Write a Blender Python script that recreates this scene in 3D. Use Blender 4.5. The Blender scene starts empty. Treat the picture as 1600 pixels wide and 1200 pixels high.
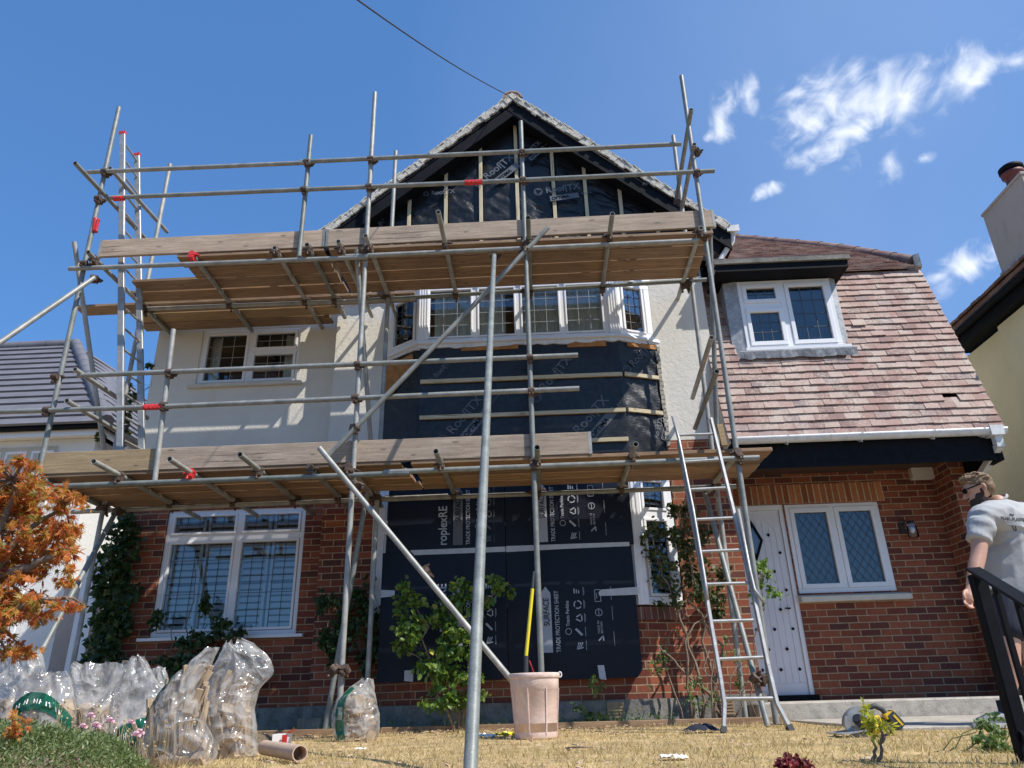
import bpy, bmesh, math, random
from mathutils import Vector, Matrix, noise
import numpy as np
random.seed(7)
R = math.radians
scene = bpy.context.scene
COL = scene.collection
# ------------------------------------------------------------------ camera
F = 1150.0
CAM = Vector((0, -8.7, 0.24))
def axes(p, y, r):
    cp, sp, cy, sy, cr, sr = math.cos(p), math.sin(p), math.cos(y), math.sin(y), math.cos(r), math.sin(r)
    ri = Vector((1, 0, 0)); fw = Vector((0, cp, sp)); up = Vector((0, -sp, cp))
    ri, up = cr*ri+sr*up, -sr*ri+cr*up
    M = Matrix(((cy, -sy, 0), (sy, cy, 0), (0, 0, 1)))
    return M@ri, M@up, M@fw
cr_, cu_, cw_ = axes(R(23.4), R(1.70), R(-1.62))
cd = bpy.data.cameras.new("camera"); cam = bpy.data.objects.new("camera", cd); COL.objects.link(cam)
mw = Matrix((cr_, cu_, -cw_)).transposed().to_4x4(); mw.translation = CAM
cam.matrix_world = mw
cd.sensor_width = 36; cd.lens = F/1600*36; cd.clip_end = 2000; cd.clip_start = .05
scene.camera = cam
# ------------------------------------------------------------------ sun, sky, exposure
SUN = Vector((1.2, -0.70, 1.75)).normalized()
sl = bpy.data.lights.new("sun", 'SUN'); sl.energy = 4.4; sl.angle = R(.53); sl.color = (1, .95, .88)
so = bpy.data.objects.new("sun", sl); COL.objects.link(so)
so.rotation_euler = SUN.to_track_quat('Z', 'Y').to_euler()
vs = scene.view_settings
scene.display_settings.display_device = 'sRGB'
vs.view_transform = 'Standard'; vs.look = 'None'; vs.gamma = 1; vs.exposure = 0.42
world = bpy.data.worlds.new("World"); scene.world = world; world.use_nodes = True
def build_world():
    nt = world.node_tree; N = nt.nodes; L = nt.links; N.clear()
    out = N.new('ShaderNodeOutputWorld'); bg = N.new('ShaderNodeBackground'); L.new(bg.outputs[0], out.inputs[0])
    sky = N.new('ShaderNodeTexSky'); sky.sky_type = 'NISHITA'; sky.sun_disc = False
    sky.sun_elevation = math.asin(SUN.z); sky.sun_rotation = math.atan2(SUN.x, SUN.y)
    sky.air_density = 1.0; sky.dust_density = .6; sky.ozone_density = 2.2
    bg.inputs['Strength'].default_value = .105
    tc = N.new('ShaderNodeTexCoord')
    def vm(op, a, b=None):
        n = N.new('ShaderNodeVectorMath'); n.operation = op
        for i, v in enumerate((a, b)):
            if v is None: continue
            if isinstance(v, (tuple, Vector)): n.inputs[i].default_value = v
            else: L.new(v, n.inputs[i])
        return n
    def m(op, a, b=0.0, c=None, clamp=False):
        n = N.new('ShaderNodeMath'); n.operation = op; n.use_clamp = clamp
        for i, v in enumerate((a, b, c)):
            if v is None: continue
            if isinstance(v, (int, float)): n.inputs[i].default_value = v
            else: L.new(v, n.inputs[i])
        return n.outputs[0]
    # tangent plane fixed to the sky, centred on the bank of cloud in the north-east
    C = (cw_+cr_*(580/F)+cu_*(380/F)).normalized()
    E1 = C.cross(Vector((0, 0, 1))).normalized(); E2 = E1.cross(C)
    d = tc.outputs['Generated']
    w = m('MAXIMUM', vm('DOT_PRODUCT', d, C).outputs['Value'], .05)
    u = m('DIVIDE', vm('DOT_PRODUCT', d, E1).outputs['Value'], w)
    v = m('DIVIDE', vm('DOT_PRODUCT', d, E2).outputs['Value'], w)
    n1 = N.new('ShaderNodeTexNoise'); n1.inputs['Scale'].default_value = 9; n1.inputs['Detail'].default_value = 9; n1.inputs['Roughness'].default_value = .62
    n1.inputs['Distortion'].default_value = 1.1
    L.new(d, n1.inputs['Vector'])
    n2 = N.new('ShaderNodeTexNoise'); n2.inputs['Scale'].default_value = 26; n2.inputs['Detail'].default_value = 6; n2.inputs['Distortion'].default_value = 1.2
    L.new(d, n2.inputs['Vector'])
    def sky_uv(px, py):
        q = cw_+cr_*((px-800)/F)-cu_*((py-600)/F)
        return q.dot(E1)/q.dot(C), q.dot(E2)/q.dot(C)
    blobs = [(1250, 150, 30, 22, 10), (1285, 168, 50, 34, 5), (1335, 165, 46, 30, -10), (1375, 170, 48, 34, 0), (1425, 150, 55, 26, 12), (1480, 138, 50, 20, 14), (1530, 118, 36, 13, 30), (1590, 97, 30, 17, 10), (1345, 200, 40, 24, 50),
             (1310, 222, 36, 20, 20), (1270, 238, 34, 12, 10), (1335, 120, 14, 22, -20), (1128, 186, 18, 34, -20), (1168, 146, 13, 24, -10), (1385, 262, 18, 20, 10), (1198, 298, 24, 9, 0), (1444, 247, 12, 7, 0),
             (1520, 412, 60, 17, 18), (1468, 432, 36, 10, 10), (1560, 398, 40, 14, 15), (1108, 212, 16, 8, 30), ]
    acc = None
    for px, py, a, b, ang in blobs:
        cu0, cv0 = sky_uv(px, py); ang = R(ang)
        du = m('SUBTRACT', u, cu0); dv = m('SUBTRACT', v, cv0)
        a2, b2 = a/F*1.25, b/F*1.3
        x = m('ADD', m('MULTIPLY', du, math.cos(ang)/a2), m('MULTIPLY', dv, math.sin(ang)/a2))
        y = m('ADD', m('MULTIPLY', du, -math.sin(ang)/b2), m('MULTIPLY', dv, math.cos(ang)/b2))
        r2 = m('SQRT', m('ADD', m('MULTIPLY', x, x), m('MULTIPLY', y, y)))
        g = m('SUBTRACT', 1.25, m('MULTIPLY', r2, .95))
        if a < 35: g = m('SUBTRACT', g, .22)
        acc = g if acc is None else m('MAXIMUM', acc, g)
    nn = m('ADD', m('MULTIPLY', m('SUBTRACT', n1.outputs['Fac'], .50), 3.0), m('MULTIPLY', m('SUBTRACT', n2.outputs['Fac'], .5), 2.6))
    dens = m('ADD', acc, nn)
    mr = N.new('ShaderNodeMapRange'); mr.interpolation_type = 'SMOOTHSTEP'; L.new(dens, mr.inputs[0])
    mr.inputs[1].default_value = .0; mr.inputs[2].default_value = 1.75
    gate = m('MULTIPLY', m('ADD', acc, .15, clamp=True), 3.0, clamp=True)
    fac = m('MULTIPLY', m('MULTIPLY', mr.outputs[0], gate), .82)
    # faint high veil on the right
    n3 = N.new('ShaderNodeTexNoise'); n3.inputs['Scale'].default_value = 2.2; n3.inputs['Detail'].default_value = 4
    L.new(d, n3.inputs['Vector'])
    veil = m('MULTIPLY', m('MULTIPLY', m('ADD', m('SUBTRACT', 1.0, m('MULTIPLY', m('SQRT', m('ADD', m('MULTIPLY', u, u), m('MULTIPLY', v, v))), 1.5)), 0, clamp=True), n3.outputs['Fac']), .26)
    gm = N.new('ShaderNodeGamma'); gm.inputs[1].default_value = .55; L.new(sky.outputs[0], gm.inputs[0])
    hs = N.new('ShaderNodeMixRGB'); hs.blend_type = 'MULTIPLY'; hs.inputs[0].default_value = 1; hs.inputs[2].default_value = (.74, 1.46, 2.50, 1)
    L.new(gm.outputs[0], hs.inputs[1])
    mx0 = N.new('ShaderNodeMixRGB'); L.new(veil, mx0.inputs[0]); L.new(hs.outputs[0], mx0.inputs[1]); mx0.inputs[2].default_value = (6, 6.8, 8.2, 1)
    mx = N.new('ShaderNodeMixRGB'); L.new(fac, mx.inputs[0]); L.new(mx0.outputs[0], mx.inputs[1]); mx.inputs[2].default_value = (8.4, 8.7, 9.2, 1)
    L.new(mx.outputs[0], bg.inputs['Color'])
build_world()

# ------------------------------------------------------------------ projection calculators (image pixels to world points)
def ray(x, y): return cw_+cr_*((x-800)/F)-cu_*((y-600)/F)
def P(x, y, Y): d = ray(x, y); return CAM+d*((Y-CAM.y)/d.y)
def PX(x, y, X): d = ray(x, y); return CAM+d*((X-CAM.x)/d.x)
def PZ(x, y, Z): d = ray(x, y); return CAM+d*((Z-CAM.z)/d.z)
# ------------------------------------------------------------------ materials
MATS = {}
class NT:
    def __init__(s, name):
        s.m = bpy.data.materials.new(name); s.m.use_nodes = True; s.t = s.m.node_tree
        s.N = s.t.nodes; s.L = s.t.links; s.b = s.N['Principled BSDF']; s.out = s.N['Material Output']
    def n(s, typ, **kw):
        n = s.N.new(typ)
        for k, v in kw.items():
            if k in n.inputs: 
                if hasattr(v, 'links') or isinstance(v, bpy.types.NodeSocket): s.L.new(v, n.inputs[k])
                else: n.inputs[k].default_value = v
            else: setattr(n, k, v)
        return n
    def set(s, k, v):
        if isinstance(v, bpy.types.NodeSocket): s.L.new(v, s.b.inputs[k])
        else: s.b.inputs[k].default_value = v
    def obj(s): return s.n('ShaderNodeTexCoord').outputs['Object']
    def map(s, vec, scale=(1, 1, 1), rot=(0, 0, 0)):
        n = s.n('ShaderNodeMapping'); s.L.new(vec, n.inputs[0]); n.inputs['Scale'].default_value = scale; n.inputs['Rotation'].default_value = rot
        return n.outputs[0]
    def noise(s, vec, scale, detail=4, rough=.5, dist=0):
        n = s.n('ShaderNodeTexNoise', Scale=scale, Detail=detail, Roughness=rough, Distortion=dist); s.L.new(vec, n.inputs['Vector']); return n.outputs['Fac']
    def ramp(s, fac, stops):
        n = s.n('ShaderNodeValToRGB'); s.L.new(fac, n.inputs[0]); e = n.color_ramp.elements
        while len(e) < len(stops): e.new(.5)
        for i, (p, c) in enumerate(stops): e[i].position = p; e[i].color = (*c, 1) if len(c) == 3 else c
        return n.outputs[0]
    def mix(s, fac, a, b, mode='MIX'):
        n = s.n('ShaderNodeMixRGB'); n.blend_type = mode
        for i, v in enumerate((fac, a, b)):
            if isinstance(v, bpy.types.NodeSocket): s.L.new(v, n.inputs[i])
            elif i == 0: n.inputs[0].default_value = v
            else: n.inputs[i].default_value = (*v, 1)
        return n.outputs[0]
    def bump(s, h, strength=.3, dist=.01, prev=None):
        n = s.n('ShaderNodeBump', Strength=strength, Distance=dist); s.L.new(h, n.inputs['Height'])
        if prev is not None: s.L.new(prev, n.inputs['Normal'])
        s.L.new(n.outputs[0], s.b.inputs['Normal']); return n.outputs[0]
    def island(s): return s.n('ShaderNodeNewGeometry').outputs['Random Per Island']
def cc(c, k): return tuple(max(0, min(1, x*k)) for x in c)
def simple(name, c, rough=.6, metal=0, var=.25, scale=8, bump=0, bscale=60, dirt=None, spec=None):
    if name in MATS: return MATS[name]
    t = NT(name); o = t.obj()
    f = t.noise(o, scale, 6, .6)
    col = t.ramp(f, [(.3, cc(c, 1-var)), (.7, cc(c, 1+var))])
    if dirt:
        f2 = t.noise(o, scale*2.3, 8, .7)
        col = t.mix(t.ramp(f2, [(.5, (0, 0, 0)), (.72, (1, 1, 1))]), col, dirt)
    t.set('Base Color', col); t.set('Roughness', rough); t.set('Metallic', metal)
    if spec is not None: t.set('Specular IOR Level', spec)
    if bump: t.bump(t.noise(o, bscale, 5, .6), bump, .01)
    MATS[name] = t.m; return t.m

def mat_wood(name, light, dark, rough=.75, axis=0, island=True):
    t = NT(name); o = t.obj()
    sc = [14, 14, 14]; sc[axis] = .8
    v = t.map(o, tuple(sc))
    g = t.noise(v, 2.2, 8, .65, .8)
    col = t.ramp(g, [(.25, dark), (.5, tuple((a+b)/2 for a, b in zip(light, dark))), (.75, light)])
    st = t.noise(t.map(o, tuple(2.2 if i != axis else .7 for i in range(3))), 3.0, 6, .65)
    fine = t.noise(t.map(o, tuple(70 if i != axis else 2.5 for i in range(3))), 1.5, 6, .7, .3)
    col = t.mix(.8, col, t.ramp(fine, [(.3, (.55, .52, .5)), (.5, (1, 1, 1)), (.7, (1.15, 1.15, 1.15))]), 'MULTIPLY')
    col = t.mix(t.ramp(st, [(.42, (0, 0, 0)), (.7, (.55, .55, .55))]), col, cc(dark, .75))
    if island:
        info = t.n('ShaderNodeObjectInfo').outputs['Random']
        col = t.mix(1, col, t.ramp(info, [(0, (.6, .56, .52)), (.3, (1.0, .86, .7)), (.6, (.82, .78, .72)), (1, (1.12, 1.0, .86))]), 'MULTIPLY')
    cr = t.noise(t.map(o, tuple(34 if i != axis else 1.1 for i in range(3))), 1.3, 3, .5, .5)
    col = t.mix(t.ramp(cr, [(.655, (0, 0, 0)), (.69, (.8, .8, .8))]), col, cc(dark, .25))
    kn = t.n('ShaderNodeTexVoronoi'); kn.inputs['Scale'].default_value = 1.0; t.L.new(t.map(o, tuple(9 if i != axis else 2.6 for i in range(3))), kn.inputs['Vector'])
    col = t.mix(t.ramp(kn.outputs['Distance'], [(.07, (.75, .75, .75)), (.12, (0, 0, 0))]), col, cc(dark, .4))
    spk = t.noise(o, 90, 3, .6)
    col = t.mix(t.ramp(spk, [(.6, (0, 0, 0)), (.72, (.45, .45, .45))]), col, cc(light, 1.25))
    t.set('Base Color', col); t.set('Roughness', rough); t.bump(g, .5, .006)
    return t.m
M = {}
M['board'] = mat_wood('weathered_board', (.46, .33, .215), (.17, .11, .07))
M['toe'] = mat_wood('toe_board_wood', (.60, .51, .42), (.30, .23, .175))
M['toe_new'] = mat_wood('newer_board_wood', (.50, .40, .25), (.26, .19, .11))
M['batten'] = mat_wood('treated_batten', (.66, .57, .38), (.48, .39, .23), island=False)
M['battenz'] = mat_wood('treated_batten_upright', (.72, .62, .42), (.52, .43, .26), axis=2, island=False)
M['oldwood'] = mat_wood('old_lath', (.62, .47, .31), (.38, .26, .16), axis=2)
def mat_steel():
    t = NT('galvanised_steel'); o = t.obj()
    f = t.noise(o, 7, 8, .7); g = t.noise(o, 120, 3, .6)
    info = t.n('ShaderNodeObjectInfo').outputs['Random']
    col = t.ramp(f, [(.3, (.17, .175, .165)), (.55, (.29, .29, .275)), (.75, (.42, .41, .385))])
    col = t.mix(1, col, t.ramp(info, [(0, (.62, .68, .65)), (.5, (.92, .93, .9)), (1, (1.35, 1.3, 1.22))]), 'MULTIPLY')
    col = t.mix(t.ramp(g, [(.58, (0, 0, 0)), (.7, (.5, .5, .5))]), col, (.46, .45, .42))
    rust = t.noise(o, 2.1, 9, .75)
    col = t.mix(t.ramp(rust, [(.66, (0, 0, 0)), (.76, (.6, .6, .6))]), col, (.25, .15, .09))
    t.set('Base Color', col); t.set('Metallic', .12); t.set('Roughness', .48); t.bump(g, .15, .002)
    return t.m
M['steel'] = mat_steel()
M['alu'] = simple('aluminium', (.37, .37, .36), .45, .4, .2, 12, .1, 200, dirt=(.3, .28, .25))
M['coupler'] = simple('rusty_fitting', (.10, .075, .06), .7, .5, .5, 40, .3, 120, dirt=(.24, .12, .07))
M['red'] = simple('red_paint', (.55, .03, .03), .5, 0, .3, 30)
def mat_plaster(name, c, stain=.5):
    t = NT(name); o = t.obj()
    f = t.noise(o, 1.3, 6, .6)
    col = t.ramp(f, [(.3, cc(c, .9)), (.7, cc(c, 1.04))])
    f2 = t.noise(t.map(o, (5, 5, 1.1)), 2.0, 7, .65)
    col = t.mix(t.ramp(f2, [(.55, (0, 0, 0)), (.8, (stain*.5,)*3)]), col, cc(c, .66))
    t.set('Base Color', col); t.set('Roughness', .9)
    a = t.noise(o, 55, 4, .6, .4); b = t.noise(o, 17, 3, .5)
    mxx = t.n('ShaderNodeMath'); mxx.operation = 'ADD'; t.L.new(a, mxx.inputs[0]); t.L.new(b, mxx.inputs[1])
    t.bump(mxx.outputs[0], .5, .010)
    return t.m
M['plaster'] = mat_plaster('cream_render', (.72, .68, .59))
M['white_render'] = mat_plaster('white_roughcast', (.78, .77, .73), .8)
M['cream_smooth'] = mat_plaster('yellow_cream_render', (.70, .63, .42), .2)
M['chimney'] = mat_plaster('stained_chimney_render', (.47, .42, .35), 1.9)
def mat_brick(name, c1, c2, mortar, bw=.225, rh=.075, offset=.5, ms=.0065, dark=(.10, .045, .04)):
    t = NT(name); uv = t.n('ShaderNodeTexCoord').outputs['UV']; o = t.obj()
    wob = t.n('ShaderNodeTexNoise', Scale=9.0, Detail=3.0); t.L.new(o, wob.inputs['Vector'])
    va = t.n('ShaderNodeVectorMath'); va.operation = 'MULTIPLY_ADD'; t.L.new(wob.outputs['Color'], va.inputs[0]); va.inputs[1].default_value = (.007, .007, 0); t.L.new(uv, va.inputs[2])
    def br(m, b):
        n = t.n('ShaderNodeTexBrick'); n.offset = offset; n.offset_frequency = 2; n.squash = 1
        t.L.new(va.outputs[0], n.inputs['Vector'])
        for k, v in (('Scale', 1.0), ('Mortar Size', m), ('Mortar Smooth', .25), ('Bias', b), ('Brick Width', bw), ('Row Height', rh)): n.inputs[k].default_value = v
        return n
    n = br(ms, 0)
    n.inputs['Color1'].default_value = (0, 0, 0, 1); n.inputs['Color2'].default_value = (1, 1, 1, 1); n.inputs['Mortar'].default_value = (.5, .5, .5, 1)
    col = t.ramp(n.outputs['Color'], [(0, dark), (.12, tuple((a+b)/2 for a, b in zip(dark, c1))), (.3, c1), (.7, c2), (1, cc(c2, 1.25))])
    f = t.noise(o, 28, 7, .7)
    col = t.mix(.75, col, t.ramp(f, [(.25, (.62, .58, .58)), (.55, (1, 1, 1)), (.8, (1.22, 1.15, 1.1))]), 'MULTIPLY')
    big = t.noise(o, 1.4, 5, .6)
    col = t.mix(t.ramp(big, [(.45, (0, 0, 0)), (.75, (.4, .4, .4))]), col, cc(c1, .55))
    mf = t.noise(o, 14, 5, .6)
    mc = t.ramp(mf, [(.3, cc(mortar, .72)), (.7, cc(mortar, 1.1))])
    col = t.mix(n.outputs['Fac'], col, mc)
    t.set('Base Color', col); t.set('Roughness', .88)
    inv = t.n('ShaderNodeMath'); inv.operation = 'SUBTRACT'; inv.inputs[0].default_value = 1; t.L.new(n.outputs['Fac'], inv.inputs[1])
    b1 = t.bump(inv.outputs[0], .8, .008)
    t.bump(f, .35, .006, b1)
    return t.m
MORT = (.40, .29, .175)
M['brick'] = mat_brick('red_brick', (.19, .045, .023), (.29, .082, .037), MORT, dark=(.085, .034, .028))
M['brick_dark'] = mat_brick('porch_red_brick', (.18, .043, .023), (.28, .080, .036), MORT, dark=(.085, .034, .028))
M['soldier'] = mat_brick('orange_soldier_brick', (.30, .10, .04), (.40, .15, .06), (.55, .42, .28), bw=.075, rh=.3, offset=0, ms=.009, dark=(.24, .08, .04))
M['sillbrick'] = mat_brick('sill_brick_on_edge', (.20, .08, .06), (.30, .13, .10), (.36, .28, .2), bw=.075, rh=.16, offset=0)
def mat_tile(name, ramp, lichen=.5, scale=1):
    t = NT(name); o = t.obj(); r = t.island()
    col = t.ramp(r, ramp)
    f = t.noise(o, 42, 6, .7); g = t.noise(o, 3.2, 5, .6); h = t.noise(o, 150, 3, .6)
    k = t.n('ShaderNodeMath'); k.operation = 'MULTIPLY'; t.L.new(f, k.inputs[0]); t.L.new(g, k.inputs[1])
    col = t.mix(t.ramp(k.outputs[0], [(.22, (0, 0, 0)), (.36, (lichen,)*3)]), col, (.53, .46, .38))
    col = t.mix(t.ramp(t.noise(o, 26, 6, .7, .5), [(.56, (0, 0, 0)), (.7, (.75*lichen+.1,)*3)]), col, (.16, .125, .10))
    col = t.mix(.5, col, t.ramp(h, [(.3, (.75, .75, .75)), (.7, (1.15, 1.15, 1.15))]), 'MULTIPLY')
    t.set('Base Color', col); t.set('Roughness', .85); t.bump(h, .3, .004)
    return t.m
M['tile'] = mat_tile('clay_tile', [(0, (.21, .13, .115)), (.3, (.33, .195, .16)), (.6, (.39, .25, .21)), (.85, (.45, .335, .28)), (1, (.23, .16, .155))], .75)
M['tile_dark'] = mat_tile('dark_clay_tile', [(0, (.10, .06, .05)), (.5, (.17, .09, .075)), (1, (.22, .12, .09))], .35)
M['slate'] = simple('grey_concrete_tile', (.145, .14, .155), .65, 0, .18, 3, .2, 60)
M['verge'] = simple('lichened_verge', (.55, .52, .45), .95, 0, .35, 14, .8, 45, dirt=(.26, .21, .16))
M['lead'] = simple('lead_flashing', (.34, .35, .36), .55, .2, .3, 9, .3, 20, dirt=(.6, .6, .58))
M['white'] = simple('white_upvc', (.80, .80, .80), .35, 0, .03, 5)
M['white_old'] = simple('white_gutter_plastic', (.66, .665, .65), .45, 0, .12, 9, dirt=(.48, .47, .42))
M['door'] = simple('white_painted_door', (.72, .72, .735), .5, 0, .05, 4)
M['black'] = simple('black_paint', (.006, .007, .009), .65, 0, .4, 12, spec=.12)
M['blackw'] = simple('worn_black_bargeboard', (.008, .009, .012), .65, 0, .5, 6, .2, 40, spec=.12)
M['leadbar'] = simple('lead_came', (.10, .105, .11), .5, .4, .2, 20)
M['whitebar'] = simple('pale_glazing_bar', (.34, .35, .35), .4, .1, .1, 20)
M['concrete'] = simple('concrete', (.42, .38, .32), .92, 0, .22, 7, .6, 70, dirt=(.22, .2, .17))
M['concrete_dark'] = simple('mossy_concrete', (.22, .205, .18), .95, 0, .35, 6, .7, 60, dirt=(.11, .12, .08))
M['stone'] = simple('cream_sill', (.62, .57, .47), .8, 0, .08, 8, .2, 60)
M['soil'] = simple('dry_soil', (.12, .085, .055), 1, 0, .5, 9, 1, 40, dirt=(.24, .18, .11))
M['ground'] = simple('dry_turf', (.46, .33, .16), 1, 0, .45, 3.5, .9, 50, dirt=(.19, .135, .07))
M['asphalt'] = simple('asphalt', (.055, .055, .055), .9, 0, .3, 6, .4, 90)
M['interior'] = simple('room_wall', (.5, .46, .38), .9, 0, .2, 2)
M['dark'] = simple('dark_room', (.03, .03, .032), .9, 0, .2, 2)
M['curtain'] = simple('beige_curtain', (.86, .80, .66), .9, 0, .15, 3)
M['shutter'] = simple('white_shutter', (.75, .75, .75), .5, 0, .04, 3)
M['osb'] = simple('orange_board', (.36, .16, .045), .8, 0, .35, 9, .3, 30)
M['tape'] = simple('pale_tape', (.46, .48, .50), .45, 0, .1, 12)
M['print'] = simple('grey_print', (.36, .40, .46), .6, 0, .08, 12)
M['printdim'] = simple('dull_print', (.10, .11, .125), .6, 0, .15, 12)
def mat_membrane():
    t = NT('breather_membrane'); o = t.obj()
    f = t.noise(o, 9, 7, .65, 1.4); g = t.noise(t.map(o, (2, 2, 6)), 2.5, 5, .6, 2)
    t.set('Base Color', t.ramp(f, [(.3, (.004, .0045, .006)), (.72, (.026, .026, .026))])); t.set('Roughness', .36); t.set('Specular IOR Level', .42)
    a = t.n('ShaderNodeMath'); a.operation = 'ADD'; t.L.new(f, a.inputs[0]); t.L.new(g, a.inputs[1])
    t.bump(a.outputs[0], .25, .02)
    return t.m
M['membrane'] = mat_membrane()
def mat_sheet():
    t = NT('navy_plastic_sheet'); o = t.obj()
    t.set('Base Color', t.ramp(t.noise(o, 2, 4), [(.3, (.0028, .005, .011)), (.7, (.005, .009, .02))])); t.set('Roughness', .5); t.set('Specular IOR Level', .28)
    t.bump(t.noise(o, 3, 4, .6), .2, .02)
    return t.m
M['sheet'] = mat_sheet()
def mat_glass(name, tint=(.9, .95, 1), refl=.10, rough=.0):
    t = NT(name); t.N.remove(t.b)
    tr = t.n('ShaderNodeBsdfTransparent'); tr.inputs[0].default_value = (*cc(tint, .78), 1)
    gl = t.n('ShaderNodeBsdfGlossy'); gl.inputs['Roughness'].default_value = rough; gl.inputs[0].default_value = (.95, .97, 1, 1)
    o = t.obj(); b = t.n('ShaderNodeBump', Strength=.25, Distance=.004)
    t.L.new(t.noise(o, 2.5, 2), b.inputs['Height']); t.L.new(b.outputs[0], gl.inputs['Normal'])
    fr = t.n('ShaderNodeFresnel', IOR=1.5)
    a = t.n('ShaderNodeMath'); a.operation = 'MULTIPLY_ADD'; a.use_clamp = True; t.L.new(fr.outputs[0], a.inputs[0]); a.inputs[1].default_value = 1.0; a.inputs[2].default_value = refl
    mx = t.n('ShaderNodeMixShader'); t.L.new(a.outputs[0], mx.inputs[0]); t.L.new(tr.outputs[0], mx.inputs[1]); t.L.new(gl.outputs[0], mx.inputs[2])
    t.L.new(mx.outputs[0], t.out.inputs[0]); return t.m
M['glass'] = mat_glass('window_glass', (1.1, 1.15, 1.17), refl=.03)
M['glass_dim'] = mat_glass('obscured_glass', (.66, .70, .70), refl=.04)
def mat_film(name, c=(.8, .8, .78), opac=.4):
    t = NT(name); t.N.remove(t.b); o = t.obj()
    bump = t.n('ShaderNodeBump', Strength=.8, Distance=.03)
    w0 = t.noise(o, 4.5, 2.5, .45, 1.6); ab = t.n('ShaderNodeMath', operation='SUBTRACT'); t.L.new(w0, ab.inputs[0]); ab.inputs[1].default_value = .5; ab2 = t.n('ShaderNodeMath', operation='ABSOLUTE'); t.L.new(ab.outputs[0], ab2.inputs[0]); ab3 = t.n('ShaderNodeMath', operation='MULTIPLY_ADD'); t.L.new(ab2.outputs[0], ab3.inputs[0]); ab3.inputs[1].default_value = -3.2; ab3.inputs[2].default_value = 1.0; w = ab3.outputs[0]; t.L.new(w, bump.inputs['Height'])
    tr = t.n('ShaderNodeBsdfTransparent'); tr.inputs[0].default_value = (.96, .96, .95, 1)
    di = t.n('ShaderNodeBsdfDiffuse'); di.inputs[0].default_value = (*c, 1); tl = t.n('ShaderNodeBsdfTranslucent'); tl.inputs[0].default_value = (*c, 1)
    gl = t.n('ShaderNodeBsdfGlossy'); gl.inputs['Roughness'].default_value = .10
    for x in (di, gl): t.L.new(bump.outputs[0], x.inputs['Normal'])
    m1 = t.n('ShaderNodeMixShader'); m1.inputs[0].default_value = .5; t.L.new(di.outputs[0], m1.inputs[1]); t.L.new(tl.outputs[0], m1.inputs[2])
    f = t.n('ShaderNodeMath'); f.operation = 'MULTIPLY_ADD'; f.use_clamp = True; t.L.new(t.ramp(w, [(.60, (0, 0, 0)), (.97, (1, 1, 1))]), f.inputs[0]); f.inputs[1].default_value = .34; f.inputs[2].default_value = opac-.03
    m2 = t.n('ShaderNodeMixShader'); t.L.new(f.outputs[0], m2.inputs[0]); t.L.new(tr.outputs[0], m2.inputs[1]); t.L.new(m1.outputs[0], m2.inputs[2])
    lw = t.n('ShaderNodeLayerWeight', Blend=.35); t.L.new(bump.outputs[0], lw.inputs['Normal'])
    g = t.n('ShaderNodeMath'); g.operation = 'MULTIPLY_ADD'; g.use_clamp = True; t.L.new(lw.outputs['Fresnel'], g.inputs[0]); g.inputs[1].default_value = .30; g.inputs[2].default_value = .035
    m3 = t.n('ShaderNodeMixShader'); t.L.new(g.outputs[0], m3.inputs[0]); t.L.new(m2.outputs[0], m3.inputs[1]); t.L.new(gl.outputs[0], m3.inputs[2])
    t.L.new(m3.outputs[0], t.out.inputs[0]); return t.m
M['film'] = mat_film('clear_sack_film', (.88, .87, .84), .16)
M['film_green'] = mat_film('green_print_film', (.02, .17, .10), .9)
def mat_leaf(name, stops, trans=.35, rough=.5, patch=False):
    t = NT(name); r = t.island(); col = t.ramp(r, stops)
    if patch:
        o = t.obj(); pf = t.noise(o, 1.7, 5, .65); col = t.mix(t.ramp(pf, [(.44, (0, 0, 0)), (.66, (.65, .65, .65))]), col, (.33, .23, .11)); pg = t.noise(o, 3.1, 5, .6, .6); col = t.mix(t.ramp(pg, [(.60, (0, 0, 0)), (.74, (.6, .6, .6))]), col, (.16, .17, .05))
    t.set('Base Color', col); t.set('Roughness', rough)
    tl = t.n('ShaderNodeBsdfTranslucent'); t.L.new(t.mix(1, col, (1.3, 1.4, .8), 'MULTIPLY'), tl.inputs[0])
    mx = t.n('ShaderNodeMixShader'); mx.inputs[0].default_value = trans
    t.L.new(t.b.outputs[0], mx.inputs[1]); t.L.new(tl.outputs[0], mx.inputs[2]); t.L.new(mx.outputs[0], t.out.inputs[0]); return t.m
M['ivy'] = mat_leaf('ivy_leaf', [(0, (.018, .04, .012)), (.6, (.035, .075, .02)), (1, (.08, .13, .035))], .2)
M['rose'] = mat_leaf('rose_leaf', [(0, (.03, .05, .015)), (.6, (.06, .09, .025)), (1, (.13, .15, .05))], .25)
M['shrub'] = mat_leaf('bright_shrub_leaf', [(0, (.07, .14, .02)), (.6, (.14, .24, .04)), (.97, (.26, .34, .07)), (1, (.6, .5, .05))], .4)
M['maple'] = mat_leaf('maple_leaf', [(0, (.32, .07, .04)), (.2, (.58, .18, .05)), (.55, (.70, .30, .09)), (.8, (.50, .32, .07)), (1, (.30, .26, .06))], .5)
M['hebe'] = mat_leaf('hebe_leaf', [(0, (.05, .085, .02)), (.5, (.12, .17, .05)), (1, (.25, .29, .13))], .3)
M['redleaf'] = mat_leaf('red_leaf', [(0, (.10, .01, .015)), (1, (.26, .02, .03))], .3)
M['yellowleaf'] = mat_leaf('yellow_green_leaf', [(0, (.28, .30, .02)), (.6, (.5, .47, .05)), (1, (.3, .38, .06))], .4)
M['grass'] = mat_leaf('straw_grass', [(0, (.30, .2, .08)), (.4, (.56, .42, .22)), (.8, (.72, .57, .33)), (.93, (.36, .33, .12)), (1, (.16, .2, .05))], .3, .7, True)
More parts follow.
